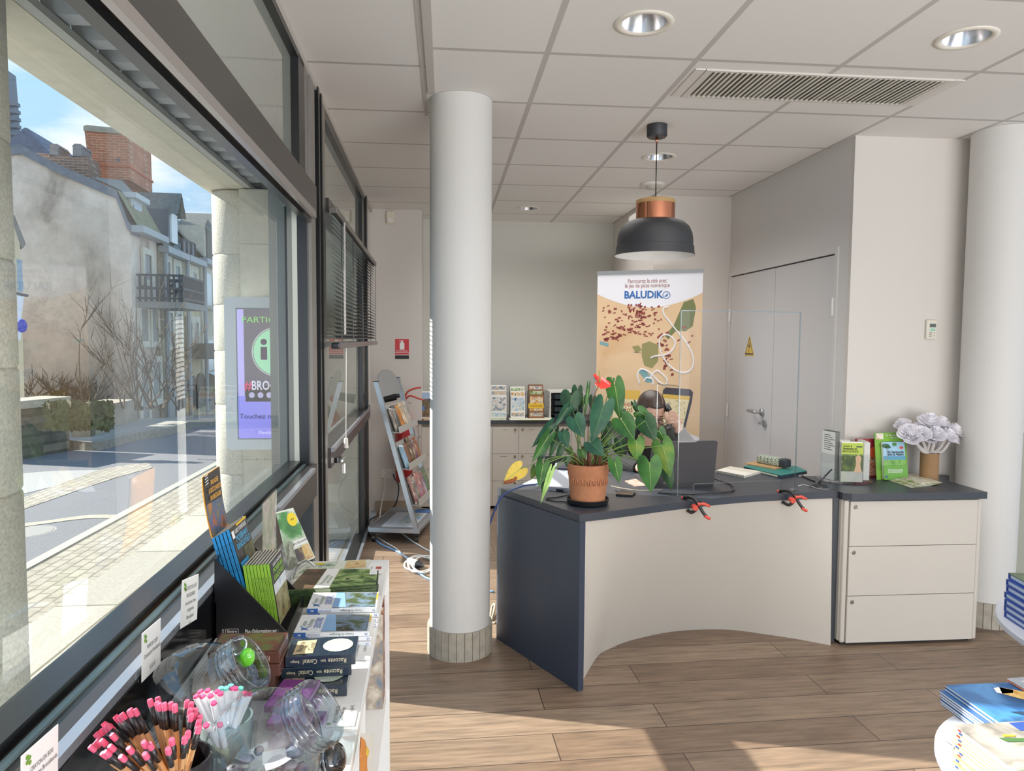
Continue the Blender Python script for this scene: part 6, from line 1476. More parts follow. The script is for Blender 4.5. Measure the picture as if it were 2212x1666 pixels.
# r_h points to the viewer's left; lx: + towards the viewer's right
def hp_(x, u, f): return HC - r_h * x + u_h * u + f_ * f
TH_ = Matrix(((-r_h.x, f_.x, u_h.x, HC.x), (-r_h.y, f_.y, u_h.y, HC.y), (-r_h.z, f_.z, u_h.z, HC.z), (0, 0, 0, 1)))   # local x right, y forward, z up
ps = thing('person', 'person in black top and glasses sitting behind the desk, telephone held to one ear', 'person', (1.27, 4.55, 0))
SKIN = M('skin', 'd3a48c', .5, var=.04, vscale=30)
mb = MB()
mb.ball((0, -.012, .025), 1, 28, .074, .094, .092, TH_)
mb.ball((0, .020, -.045), 1, 24, .058, .066, .075, TH_)
mb.ball((0, .055, -.10), 1, 16, .026, .024, .022, TH_)                     # chin
for s in (-1, 1):
    mb.ball((s * .036, .062, -.035), 1, 14, .026, .024, .028, TH_)          # cheeks
    mb.ball((s * .074, -.012, -.012), 1, 12, .010, .018, .030, TH_)         # ears
    mb.ball((s * .032, .078, .022), 1, 12, .022, .010, .008, TH_)           # brow
mb.tube([TH_ @ V(p) for p in ((0, .083, .012), (0, .096, -.012), (0, .106, -.032), (0, .094, -.042))], lambda q: .0075 + .005 * q, 8)
for s in (-1, 1): mb.ball((s * .010, .092, -.036), .008, 8, T=TH_)
mb.ball((0, .080, -.066), 1, 12, .022, .012, .006, TH_); mb.ball((0, .078, -.076), 1, 12, .018, .012, .007, TH_)
NB = V((1.235, 4.30, .965))
mb.tube([HC + V((.005, .045, -.03)), HC + V((.012, .085, -.07)), NB], lambda q: .052 + .006 * q, 14)
# torso and limbs under the clothes
PEL = V((1.27, 4.58, .55)); CH = V((1.25, 4.40, .83))
mb.tube(curve([PEL, PEL.lerp(CH, .5) + V((0, .02, 0)), CH, NB], 4), lambda q: .125 - .05 * q * q, 14)
SL, SR = V((1.07, 4.36, .925)), V((1.425, 4.38, .93))
mb.tube([SL, NB + V((0, .03, -.03)), SR], .05, 10)
ELr = V((1.49, 4.10, .822)); WRr = ony(1463, 925, 4.07)
ELl = V((1.00, 4.13, .815)); WRl = V((1.10, 3.93, .80))
mb.tube([SR, ELr], lambda q: .048 - .010 * q, 10); mb.tube([ELr, WRr], lambda q: .038 - .013 * q, 10); mb.ball(ELr, .037, 10)
mb.tube([SL, ELl], lambda q: .048 - .010 * q, 10); mb.tube([ELl, WRl], lambda q: .038 - .013 * q, 10); mb.ball(ELl, .037, 10)
KN = [V((1.17, 4.16, .56)), V((1.37, 4.18, .56))]; HPp = [V((1.19, 4.56, .54)), V((1.35, 4.56, .54))]; FT = [V((1.15, 4.32, .07)), V((1.37, 4.32, .07))]
for k in range(2):
    mb.tube([HPp[k], KN[k]], lambda q: .078 - .018 * q, 10); mb.tube([KN[k], FT[k]], lambda q: .058 - .02 * q, 10); mb.ball(KN[k], .058, 10)
# her raised hand: palm, four fingers wrapped round the handset, thumb along its near side
HY = 4.05
PK = ony(1462, 908, HY + .01)
mb.tube([WRr, WRr.lerp(PK, .5), PK], lambda q: .024 + .008 * q, 10); mb.ball(PK, 1, 12, .022, .018, .036)
FING = [((1461, 895), (1452, 889), (1446, 893), (1443, 899)), ((1464, 902), (1452, 897), (1444, 901), (1441, 907)), ((1464, 910), (1452, 905), (1444, 908), (1441, 913)), ((1462, 917), (1452, 913), (1446, 915), (1443, 919))]
for i, F in enumerate(FING):
    P = [ony(F[0][0], F[0][1], HY + .0), ony(F[1][0], F[1][1], HY - .022), ony(F[2][0], F[2][1], HY - .016), ony(F[3][0], F[3][1], HY + .002)]
    mb.tube(curve(P, 5), lambda q: (.0098 if i < 3 else .0085) - .002 * q, 8); mb.ball(P[-1], .0078, 8)
P = [ony(1458, 920, HY + .0), ony(1446, 915, HY - .0), ony(1439, 904, HY - .012), ony(1438, 894, HY - .012)]
mb.tube(curve(P, 5), lambda q: .0115 - .003 * q, 8); mb.ball(P[-1], .0085, 8)
# resting hand on the desk
mb.ball(WRl + V((.03, -.04, .002)), 1, 12, .036, .045, .014)
for k in range(4): b0 = WRl + V((.005 + .017 * k, -.075, .004)); mb.tube(curve([b0, b0 + V((.008, -.03, .006)), b0 + V((.012, -.06 + .004 * abs(k - 1), -.003))], 4), .0085, 8)
mb.tube(curve([WRl + V((.06, -.03, .0)), WRl + V((.085, -.055, .0)), WRl + V((.088, -.08, -.002))], 4), .0095, 8)
body = obj('body', mb, SKIN, ps, True)
md = body.modifiers.new('remesh', 'REMESH'); md.mode = 'VOXEL'; md.voxel_size = .0048; md.use_smooth_shade = True
md = body.modifiers.new('smooth', 'SMOOTH'); md.factor = .5; md.iterations = 4
# clothes: black top and trousers
CLOTH = M('black top', '121216', .85, var=.3, vscale=12)
mb = MB()
mb.tube(curve([PEL + V((0, 0, -.05)), PEL.lerp(CH, .5) + V((0, .02, 0)), CH, NB + V((0, .02, -.015))], 5), lambda q: .155 - .02 * q - .065 * q ** 4, 18)
mb.tube([SL + V((-.01, 0, 0)), NB + V((0, .035, -.035)), SR + V((.01, 0, 0))], .066, 12)
mb.ball(SL, .07, 12); mb.ball(SR, .07, 12)
for S_, E_, W_2, n_ in ((SR, ELr, ELr.lerp(WRr, .93), 0), (SL, ELl, ELl.lerp(WRl, .86), 1)):
    mb.tube([S_, E_], lambda q: .066 - .013 * q, 12); mb.ball(E_, .052, 12); mb.tube([E_, W_2], lambda q: .052 - .014 * q, 12)
o = obj('top', mb, CLOTH, ps, True)
md = o.modifiers.new('remesh', 'REMESH'); md.mode = 'VOXEL'; md.voxel_size = .010; md.use_smooth_shade = True
md = o.modifiers.new('smooth', 'SMOOTH'); md.factor = .5; md.iterations = 3
obj('collar', MB().tube(curve([NB + V((.060 * cos(a * pi / 8), -.005 + .055 * sin(a * pi / 8), .012 + .01 * sin(a * pi / 8))) for a in range(17)], 2), .013, 8), M('patterned scarf', '1a1c28', .8, var=.8, vscale=120), ps, True)
mb = MB()
for k in range(2):
    mb.tube([HPp[k] + V((0, .03, 0)), KN[k]], lambda q: .095 - .022 * q, 12); mb.ball(KN[k], .072, 12); mb.tube([KN[k], FT[k]], lambda q: .071 - .018 * q, 12)
o = obj('trousers', mb, M('dark trousers', '20242e', .85), ps, True); md = o.modifiers.new('remesh', 'REMESH'); md.mode = 'VOXEL'; md.voxel_size = .012; md.use_smooth_shade = True
for k in range(2): obj('shoe', MB().ball(FT[k] + V((0, -.06, -.025)), 1, 16, .042, .12, .045), BLACKP, ps, True)
# hair drawn back from a side parting
HAIR = M('brown hair', '35231a', .42, var=.35, vscale=60)
mb = MB(); rows = []
for i in range(49):
    a = 2 * pi * i / 48; c_ = sin(a)                                         # +1 at the brow, -1 at the nape
    e0 = .40 if c_ > .75 else (.40 + (-.42 - .40) * min(1, (.75 - c_) / .55) if c_ > .2 else -.42 - .6 * min(1, (.2 - c_) / .8))
    row = []
    for k in range(13):
        e = e0 + (pi / 2 - .001 - e0) * k / 12; rr = 1 + .010 * sin(a * 26 + k * .5) * (k < 12); row.append(TH_ @ V((.082 * cos(e) * cos(a) * rr, -.016 + .101 * cos(e) * sin(a) * rr, .030 + .100 * sin(e) * rr)))
    rows.append(row)
mb.grid(rows)
o = obj('hair', mb, HAIR, ps, True); md = o.modifiers.new('solid', 'SOLIDIFY'); md.thickness = .008; md.offset = -1
obj('hair_bun', MB().ball((0, -.118, .02), 1, 20, .042, .036, .04, TH_), HAIR, ps, True)
obj('parting', MB().tube([TH_ @ V(p) for p in ((.032, .060, .092), (.030, .03, .121), (.026, -.01, .131), (.022, -.04, .129))], .0018, 5), M('parting skin', 'a8826c', .6), ps, True)
for s, nm in ((-1, 'eye'), (1, 'eye')):
    e = obj('eye', MB().ball((s * .031, .073, .002), .0125, 14, T=TH_), M('eye white', 'e8e2dc', .3), ps, True)
    obj('eyelid', MB().ball((s * .031, .0745, .0035), .0132, 14, 1.08, 1, .95, TH_), SKIN, e, True)
    obj('lashes', MB().tube([TH_ @ V((s * .031 + .014 * cos(a), .0865 - .004 * abs(cos(a)), -.004 - .003 * sin(a))) for a in (0, .8, 1.57, 2.3, 3.14)], .0014, 5), INK, e)
    obj('eyebrow', MB().tube([TH_ @ V((s * (.014 + .012 * k), .090 - .0035 * k * k * .5, .024 + .004 * k - .0018 * k * k)) for k in range(4)], lambda q: .003 - .0012 * q, 6), M('eyebrow brown', '4a2f22', .8), ps)
obj('mouth', MB().ball((0, .0845, -.070), 1, 14, .022, .007, .0055, TH_), M('lips', 'a85a52', .45), ps, True)
gl = obj('glasses', MB().tube([TH_ @ V((.036 + .026 * cos(a * pi / 12), .102 - .006 * abs(cos(a * pi / 12)), -.002 + .021 * sin(a * pi / 12))) for a in range(24)], .0028, 6, True).tube([TH_ @ V((-.036 + .026 * cos(a * pi / 12), .102 - .006 * abs(cos(a * pi / 12)), -.002 + .021 * sin(a * pi / 12))) for a in range(24)], .0028, 6, True).tube([TH_ @ V(p) for p in ((-.010, .103, .004), (0, .107, .007), (.010, .103, .004))], .002, 6).tube([TH_ @ V(p) for p in ((.061, .094, .006), (.075, .07, .008), (.08, -.01, .006))], .002, 6).tube([TH_ @ V(p) for p in ((-.061, .094, .006), (-.075, .07, .008), (-.08, -.01, .006))], .002, 6), BLACKP, ps, True)
# handset
hs = thing('telephone_handset', 'black telephone handset held to the ear of the person at the desk', 'telephone', ony(1444, 885, HY + .02))
P = [hp_(.082, .010, .005), ony(1447, 884, HY + .035), ony(1450, 897, HY + .01), ony(1450, 912, HY - .0), ony(1444, 924, HY - .01)]
P = [ony(1442, 880, HY + .06), ony(1448, 889, HY + .03), ony(1451, 902, HY + .012), ony(1449, 914, HY + .0), ony(1443, 924, HY - .005)]
obj('grip', MB().tube(curve(P, 5), lambda q: .014 - .002 * sin(q * pi), 10), BLACKP, hs, True)
obj('earpiece', MB().cyl(P[0] + V((.010, 0, .003)), P[0] + V((-.014, 0, -.004)), .025, n=20), BLACKP, hs)
obj('mouthpiece', MB().cyl(P[-1] + V((.008, 0, .004)), P[-1] + V((-.014, -.002, -.006)), .020, n=20), BLACKP, hs)
# office chair carrying the person
oc = thing('office_chair', 'dark office chair under the person behind the desk', 'chair', (1.28, 4.66, 0))
CF = M('chair fabric', '23252b', .9)
obj('seat', MB().box(1.03, 1.53, 4.42, 4.90, .39, .455, None, .03, 3), CF, oc, 40)
obj('backrest', MB().box(1.07, 1.49, 4.86, 4.92, .58, .92, None, .028, 3), CF, oc, 40)
obj('back_bar', MB().box(1.26, 1.30, 4.88, 4.91, .41, .62), BLACKP, oc)
obj('column', MB().cyl((1.28, 4.66, .08), (1.28, 4.66, .39), .025), BLACKP, oc)
for k in range(5):
    a = 2 * pi * k / 5 + .3; obj('foot', MB().hexa([V((1.28 + r * cos(a) + s * sin(a) * .02, 4.66 + r * sin(a) - s * cos(a) * .02, z)) for z, in ((.055,), (.095,)) for r, s in ((.02, -1), (.27, -1), (.27, 1), (.02, 1))]), BLACKP, oc)
    obj('caster', MB().cyl((1.28 + .26 * cos(a) - .015, 4.66 + .26 * sin(a), .028), (1.28 + .26 * cos(a) + .015, 4.66 + .26 * sin(a), .028), .028), BLACKP, oc)
# ================================================================ SHELF UNIT UNDER THE WINDOW
SZ = .85
def sl(u, c, z): return V((WX + WS * u + c, u, z))      # c: distance from the shop front into the room
CE = .392                                                # front edge of the top
def sbox(mb, u0, u1, c0, c1, z0, z1, bev=0): return mb.hexa([sl(u0, c0, z0), sl(u0, c1, z0), sl(u1, c1, z0), sl(u1, c0, z0), sl(u0, c0, z1), sl(u0, c1, z1), sl(u1, c1, z1), sl(u1, c0, z1)], None, bev)
t = thing('shelf_unit', 'long white open shelf unit under the street window, covered with goods', 'shelf', sl(1.3, .2, 0))
mb = MB(); sbox(mb, .35, 2.178, .13, CE, SZ - .022, SZ, .0015); obj('top_board', mb, SHELFW, t)
for u in (2.158, 1.42, .68): mb = MB(); sbox(mb, u, u + .02, .13, CE - (.0 if u > 2 else .006), .06, SZ - .022); obj('side_panel', mb, SHELFW, t)
for z in (.06, .45): mb = MB(); sbox(mb, .36, 2.158, .15, CE - .008, z - .02, z); obj('shelf_board', mb, SHELFW, t)
mb = MB(); sbox(mb, .36, 2.17, .125, .131, .05, SZ - .02); obj('rear_panel', mb, SHELFW, t)
mb = MB(); sbox(mb, .36, 2.17, .15, CE - .03, 0, .04); obj('plinth', mb, SHELFW, t)
# black board along the window rail with price cards, perforated cover behind the top
mb = MB(); sbox(mb, .2, 1.80, .046, .052, .856, .973); bb = obj('black_board', mb, M('black gloss board', '0b0b0d', .12), None)
tag(bb, 'glossy black board fixed under the window rail behind the goods', 'board')
m, nt, bs = newmat('perforated white metal'); tc = N(nt, 'ShaderNodeTexCoord'); vo = N(nt, 'ShaderNodeTexVoronoi', i_Scale=190.0); vo.inputs['Randomness'].default_value = 0.0; nt.links.new(tc.outputs['Object'], vo.inputs[0])
r = N(nt, 'ShaderNodeValToRGB'); r.color_ramp.interpolation = 'CONSTANT'; r.color_ramp.elements[0].color = srgb('6f757c'); r.color_ramp.elements[1].position = .36; r.color_ramp.elements[1].color = srgb('e2e5ea'); nt.links.new(vo.outputs['Distance'], r.inputs[0]); nt.links.new(r.outputs[0], bs.inputs['Base Color']); bs.inputs['Roughness'].default_value = .4
mb = MB().hexa([sl(.35, .056, .845), sl(.35, .128, .840), sl(2.17, .128, .840), sl(2.17, .056, .845), sl(.35, .056, .872), sl(.35, .128, .858), sl(2.17, .128, .858), sl(2.17, .056, .872)])
tag(obj('perforated_cover', mb, m), 'perforated white metal heater cover between the window rail and the shelf', 'heater cover')
def price_card(label, pts, lines, sizes, mk=True):
    P = [onw(px, py, -.054) for px, py in pts]
    t = thing('price_card', label, 'price card', (P[0] + P[2]) / 2, group='price cards on the black board')
    c = (P[0] + P[1] + P[2] + P[3]) / 4; rd = ((P[1] - P[0]) + (P[2] - P[3])) / 2; ud = ((P[0] - P[3]) + (P[1] - P[2])) / 2; w = rd.length; h = ud.length
    T = frame(c, rd, ud)
    obj('card', MB().box(-w / 2, w / 2, -h / 2, h / 2, 0, .0008, T), PAPER, t)
    T = T @ Matrix.Translation((0, 0, .0008)); y = h * .28
    if mk:
        mb = MB()
        for a, b in ((-.36, .40), (-.30, .36), (-.36, .31), (-.29, .27)): disc(T, a * w, b * h, .04 * w, .04 * h, 12, .0005, mb)
        obj('leaf_mark', mb, M('card green', '6a9a2c', .5), t)
    for s, k in zip(lines, sizes):
        if s: text(s, T @ Matrix.Translation((.03 * w, y, .0002)), h * .12, INK, t, width=w * k)
        y -= h * .155
    return t
price_card('price card for tell your tale cards, furthest along the black board', [(390, 1253), (426, 1245), (427, 1332), (392, 1360)], ['RACONTE TON CONTE', 'BROCELIANDE', 'Jeu de cartes, contes', 'et légendes', 'Brocéliande', '15 €'], [.7, .5, .62, .4, .42, .12])
price_card('price card for key rings, in the middle of the black board', [(303, 1372), (344, 1338), (348, 1432), (308, 1472)], ['', 'PORTE-CLEF', 'Destination Brocéliande', '', '5,50 €'], [.1, .55, .85, .1, .28])
price_card('price card for wooden pencils, nearest on the black board', [(42, 1638), (122, 1566), (126, 1680), (46, 1760)], ['', 'CRAYON EN BOIS', 'Destination Brocéliande'], [.1, .62, .85])

# ---- black display box with guide books
t = thing('display_box', 'black cardboard display box with a sloping side holding guide books', 'display box', sl(1.68, .1, SZ))
Y0, Y1 = 1.572, 1.80
f = [ony(463, 1207, Y0), ony(463, 1400, Y0), ony(619, 1400, Y0), ony(619, 1366, Y0)]
f[1].z = f[2].z = SZ + .0008
BB = M('black card', '131215', .3)
dz = V((0, .004, 0))
obj('near_side', MB().extr(f, (0, .004, 0)), BB, t)
g = [p + V((-.01, Y1 - Y0, 0)) for p in f]; obj('far_side', MB().extr(g, (0, -.004, 0)), BB, t)
obj('back', MB().hexa([f[1], f[1] + V((.004, 0, 0)), g[1] + V((.004, 0, 0)), g[1], f[0], f[0] + V((.004, 0, 0)), g[0] + V((.004, 0, 0)), g[0]]), BB, t)
obj('front_lip', MB().hexa([f[2], f[2] + V((.004, 0, 0)), g[2] + V((.004, 0, 0)), g[2], f[3], f[3] + V((.004, 0, 0)), g[3] + V((.004, 0, 0)), g[3]]), BB, t)
obj('floor', MB().hexa([f[1], f[2], g[2], g[1]] + [p + V((0, 0, .004)) for p in (f[1], f[2], g[2], g[1])]), BB, t)
T = frame(f[1] + V((0, -.0005, 0)), (1, 0, 0), (0, 0, 1)); w_ = f[2].x - f[1].x
text("Plus d'informations sur :", T @ Matrix.Translation((w_ * .66, .034, 0)), .011, PAPER, t, width=w_ * .46, bold=.02); text('www.destinationbretagne.fr', T @ Matrix.Translation((w_ * .67, .022, 0)), .011, PAPER, t, width=w_ * .62, bold=.02)
mb = MB(); x0, x1, z0, z1 = w_ * .16, w_ * .34, .016, .041
for a in ((x0, x1, z0, z0 + .001), (x0, x1, z1 - .001, z1), (x0, x0 + .001, z0, z1), (x1 - .001, x1, z0, z1)): mb.face([(a[0], a[2], .0008), (a[1], a[2], .0008), (a[1], a[3], .0008), (a[0], a[3], .0008)], T)
obj('logo_frame', mb, PAPER, t)
for i, s in enumerate(('Entre', 'Terre', '& Mer')): text(s, T @ Matrix.Translation(((x0 + x1) / 2, z1 - .006 - .0075 * i, 0)), .008, PAPER, t, width=(x1 - x0) * .72, bold=.02)
text('ÉDITIONS', T @ Matrix.Translation((x0 - .005, (z0 + z1) / 2, 0)) @ Matrix.Rotation(pi / 2, 4, 'Z'), .006, PAPER, t, width=.024)
def leaning_books(n, t0, b0, t1, labels, group, spine_m, cover_fn, depth, y0, page_m):
    """n books standing one behind another; t0/b0 top and foot of the front spine, t1 top of the hindmost"""
    T0, B0, T1 = ony(*t0, y0), ony(*b0, y0), ony(*t1, y0)
    st = (T1 - T0) / max(1, n - 1)
    th = abs(st.x) * .92; up = (T0 - B0); Lh = up.length; up.normalize(); dx = V((-up.z, 0, up.x)); dx = dx if dx.x < 0 else -dx     # to the window side
    dy = V((.0, 1, 0))
    for k in range(n):
        b = B0 + st * k; tp = T0 + st * k
        bk = thing('guide_book', labels[k], 'book', b, group=group)
        obj('spine', MB().hexa([b, b + dx * th, b + dx * th + dy * .004, b + dy * .004, tp, tp + dx * th, tp + dx * th + dy * .004, tp + dy * .004]), spine_m, bk)
        e = .0006
        obj('pages', MB().hexa([b + dy * .004 + dx * e, b + dx * (th - e) + dy * .004, b + dx * (th - e) + dy * depth, b + dy * depth + dx * e] + [p - up * .001 for p in (tp + dy * .004 + dx * e, tp + dx * (th - e) + dy * .004, tp + dx * (th - e) + dy * depth, tp + dy * depth + dx * e)]), page_m, bk)
        obj('front_cover', MB().hexa([b - dx * .0004, b + dx * e, b + dx * e + dy * depth, b - dx * .0004 + dy * depth, tp - dx * .0004, tp + dx * e, tp + dx * e + dy * depth, tp - dx * .0004 + dy * depth]), cover_fn, bk)
        Tc = frame(b - dx * .0006, dy, up)
        Ts_ = frame(b + dx * th / 2 - dy * .0004, up, dx)
        if k == 0: front = (bk, Tc, Lh, th)
        text('GUIDE TOURISTIQUE', Ts_ @ Matrix.Translation((Lh * .55, 0, 0)), th * .55, M('spine ink', '20301a', .6), bk, width=Lh * .5) if k < 6 else None
    return front
BLS = M('guide blue', '1c7fc0', .4); BLC = M('guide cover black', '17191d', .25)
bl = ['blue spined cycling guide, %s in the back row of the black display box' % s for s in ('foremost', 'second', 'third', 'fourth', 'hindmost')]
bk, T, Lh, th = leaning_books(5, (495, 1144), (533, 1272), (464, 1162), bl, 'blue guide books', BLS, BLC, .125, 1.60, M('book pages', 'e2dcc8', .7))
text('GUIDE TOURISTIQUE', T @ Matrix.Translation((.068, Lh * .90, 0)), .012, PAPER, bk, width=.085, bold=.01)
text('MORBIHAN', T @ Matrix.Translation((.064, Lh * .78, 0)), .02, M('guide light blue', '49b6e6', .5), bk, width=.085)
text('RANDO/VELO', T @ Matrix.Translation((.064, Lh * .66, 0)), .02, M('guide light blue', '49b6e6', .5), bk, width=.10)
obj('corner_logo', rect(T, .004, .02, Lh * .82, Lh * .94), PAPER, bk); obj('yellow_edge', rect(T, .045, .124, Lh * .965, Lh * .998), M('guide yellow', 'e8b820', .5), bk)
obj('cover_photo', rect(T, .05, .122, Lh * .3, Lh * .58), PIC('forest path', ['2a2a1c', '4a4a2a', '6f6a3c'], 40, .4), bk); obj('blue_label', rect(T, .006, .066, Lh * .28, Lh * .42, .0008), M('guide label blue', '2f8fc8', .5), bk)
GRS = M('guide green', '7fae2c', .4)
gl_ = ['green spined cycling guide, %s in the front row of the black display box' % s for s in ('foremost', 'second', 'third', 'fourth', 'fifth', 'sixth', 'seventh', 'hindmost')]
bk, T, Lh, th = leaning_books(8, (582, 1219), (604, 1356), (531, 1222), gl_, 'green guide books', GRS, BLC, .115, 1.590, M('book pages', 'e2dcc8', .7))
text('GUIDE TOURISTIQUE', T @ Matrix.Translation((.06, Lh * .93, 0)), .010, PAPER, bk, width=.08)
text('MORBIHAN', T @ Matrix.Translation((.06, Lh * .84, 0)), .018, M('guide light green', '8fc83c', .5), bk, width=.085); text('RANDO/VELO', T @ Matrix.Translation((.062, Lh * .73, 0)), .018, M('guide light green', '8fc83c', .5), bk, width=.09)
obj('cover_photo', rect(T, .004, .114, Lh * .03, Lh * .5), PIC('bike trail', ['2b2a20', '6a5a30', '8f8a5a', '3a3a28'], 34, .4), bk); obj('cover_sky', rect(T, .004, .114, Lh * .5, Lh * .66), PIC('pale trail sky', ['9fb4c0', 'd6dadb', 'a8b0b4'], 30, .4), bk)
# curved black and orange booklet standing behind
lft = [(434.7, 1031.5), (437, 1062), (441, 1092), (447, 1124), (455, 1158), (464, 1185), (474.5, 1209)]; rgt = [(471, 1007.6), (473.5, 1040), (477, 1072), (481.5, 1097), (486, 1113), (489, 1126), (492, 1140)]
t = thing('walks_booklet', 'tall curved black and orange walks booklet standing behind the blue guides', 'booklet', ony(474, 1209, 1.60))
rows = [[ony(*a, 1.605).lerp(ony(*b, 1.735), k / 3) for k in range(4)] for a, b in zip(lft, rgt)]
def cur(r0, r1, off): return MB().grid([[p + V((off, -off * .3, 0)) for p in r] for r in rows[r0:r1 + 1]])
o = obj('body', MB().grid([[p for p in r] for r in rows]), M('booklet orange', 'e0951f', .45), t, True); md = o.modifiers.new('s', 'SOLIDIFY'); md.thickness = .002
obj('title_field', cur(0, 2, .004), M('booklet black', '1b1715', .35), t, True); obj('picture_field', cur(2, 5, .004), PIC('booklet picture', ['3a2418', 'a0532c', '2f5a8a', '7a6a3a', 'c0743c'], 26, .4), t, True)
a_, b_, c_ = rows[1][0] + V((.0018, -.001, 0)), rows[1][3] + V((.0018, -.001, 0)), rows[0][0]
T = frame((rows[0][0] + rows[0][3] + rows[2][0] + rows[2][3]) / 4 + V((.006, -.003, 0)), rows[1][3] - rows[1][0], rows[0][0] - rows[2][0])
OR = M('booklet lettering', 'eaa840', .5); wd = (rows[1][3] - rows[1][0]).length
for i, s in enumerate(('BALADES', '& DÉCOUVERTES', 'EN BRETAGNE')): text(s, T @ Matrix.Translation((.008, .012 - .017 * i, 0)), .015, OR, t, width=wd * (.45, .74, .62)[i], bold=.02)
mb = MB()
for i in range(4): mb.face([(-wd * .46, .03 - .006 * i, .0008), (-wd * .28, .032 - .006 * i, .0008), (-wd * .28, .034 - .006 * i, .0008), (-wd * .46, .032 - .006 * i, .0008)], T)
obj('wave_mark', mb, PAPER, t)
# acrylic sign holder
q = [ony(565, 1186, 1.86), ony(594, 1184, 1.99), ony(595.5, 1054, 1.99), ony(566, 1085.7, 1.86)]
q[0].z = q[1].z = SZ + .001
t = thing('acrylic_sign_holder', 'clear upright sign holder with a faded green print, behind the green guides', 'sign holder', q[0])
nrm = (q[1] - q[0]).cross(q[3] - q[0]).normalized() * .003
obj('holder', MB().extr(q, nrm), CLR, t); obj('print', MB().face([p.lerp((q[0] + q[2]) / 2, .04) + nrm * .5 for p in q]), PIC('faded print', ['b9b8a8', '8f9a78', 'c8b8a8', '9a8f90'], 20, .4), t)
obj('base', MB().hexa([q[0] + V((-.03, 0, 0)), q[0] + V((.05, 0, 0)), q[1] + V((.05, 0, 0)), q[1] + V((-.03, 0, 0))] + [p + V((0, 0, .003)) for p in (q[0] + V((-.03, 0, 0)), q[0] + V((.05, 0, 0)), q[1] + V((.05, 0, 0)), q[1] + V((-.03, 0, 0)))]), CLR, t)
# fairy tale leaflet leaning in the corner
q = [ony(624.5, 1232, 2.06), ony(681, 1205, 2.13), ony(633, 1097, 2.15), ony(596, 1107, 2.10)]
t = thing('forest_leaflet', 'leaning green forest leaflet with a yellow spot near the far end of the shelf', 'leaflet', q[0])
def qf(a, b, off=.0): return q[0].lerp(q[1], a).lerp(q[3].lerp(q[2], a), b) + V((.0, -off, off * .3))
def qp(a0, a1, b0, b1, off=.002): return MB().face([qf(a0, b0, off), qf(a1, b0, off), qf(a1, b1, off), qf(a0, b1, off)])
o = obj('sheet', MB().face(q), M('leaflet forest white', 'dfe4d4', .5), t); 
obj('forest_picture', qp(.0, 1, .42, .97), PIC('forest picture', ['2f5f35', '4f8a4a', 'dfe6d6', '3a6a3a'], 16, .4), t)
obj('dress_picture', qp(.0, .36, .0, .45, .002), PIC('dress', ['3a3830', 'aab49a', '5a5a48', 'c4ccb4'], 14, .4), t); obj('dark_picture', qp(.38, .66, .05, .28, .002), PIC('dark tower', ['2a2a30', '54484a', 'c09a4a'], 40, .4), t); obj('ochre_picture', qp(.68, .98, .03, .30, .002), PIC('ochre knight', ['d0a050', 'e2c890', 'b8743a'], 40, .4), t)
obj('title_cloud', qp(.42, .98, .32, .42, .0025), M('cloud white', 'f0efe8', .5), t)
cc_ = qf(.72, .80, .0028); T = frame(cc_, q[1] - q[0], q[3] - q[0]); obj('yellow_spot', disc(T, 0, 0, .016, .02), M('spot yellow', 'eacb1c', .5), t)
text('BROCÉLIANDE', frame(qf(.70, .37, .0035), q[1] - q[0], q[3] - q[0]), .010, INK, t, width=.05)
text('44', T, .012, INK, t, width=.012)
# flat leaflets and tag at the far end
q = [onz(628, 1250, SZ + .001), onz(806, 1237, SZ + .001), onz(800, 1213, SZ + .001), onz(668, 1219, SZ + .001)]
t = thing('flat_leaflets', 'flat forest leaflets lying at the far end of the shelf behind the green stack', 'leaflet', q[0])
obj('sheets', MB().extr(q, (0, 0, .006)), M('leaflet forest white', 'dfe4d4', .5), t)
def qg(a, b): return q[0].lerp(q[1], a).lerp(q[3].lerp(q[2], a), b) + V((0, 0, .0066))
obj('forest_strip', MB().face([qg(.05, .1), qg(.48, .1), qg(.48, .9), qg(.05, .9)]), PIC('forest picture', ['2f5f35', '4f8a4a', 'dfe6d6', '3a6a3a'], 16, .4), t); obj('ochre_strip', MB().face([qg(.62, .3), qg(.92, .3), qg(.92, .95), qg(.62, .95)]), PIC('ochre knight', ['d0a050', 'e2c890', 'b8743a'], 40, .4), t)
obj('yellow_spot', disc(Matrix.Translation(qg(.22, .8)), 0, 0, .014, .008), M('spot yellow', 'eacb1c', .5), t)
q2 = [onz(787, 1242, SZ + .008), onz(826, 1238, SZ + .008), onz(838, 1216, SZ + .008), onz(800, 1217, SZ + .008)]
t = thing('price_card', 'white price card with a small red mark at the far corner of the shelf', 'price card', q2[0]); obj('card', MB().extr(q2, (0, 0, .001)), PAPER, t)
c = (q2[0] + q2[2]) / 2 + V((.006, .0, .0015)); obj('red_mark', MB().box(c.x - .008, c.x + .008, c.y - .008, c.y + .012, c.z, c.z + .0004), PIC('red mark', ['a82c20', 'c84030', '3a2018'], 200, .5), t)
obj('text_lines', MB().box(c.x - .02, c.x - .018, c.y - .02, c.y + .01, c.z, c.z + .0004), INK, t)
cable('wire_handle', 'thin silver wire loop on the shelf beside the green stack', [onz(634, 1250, SZ + .004), ony(642, 1226, 1.98), ony(655, 1214, 1.98), ony(668, 1214, 1.98), ony(680, 1224, 1.98)], .0028, STEEL, 'wire')
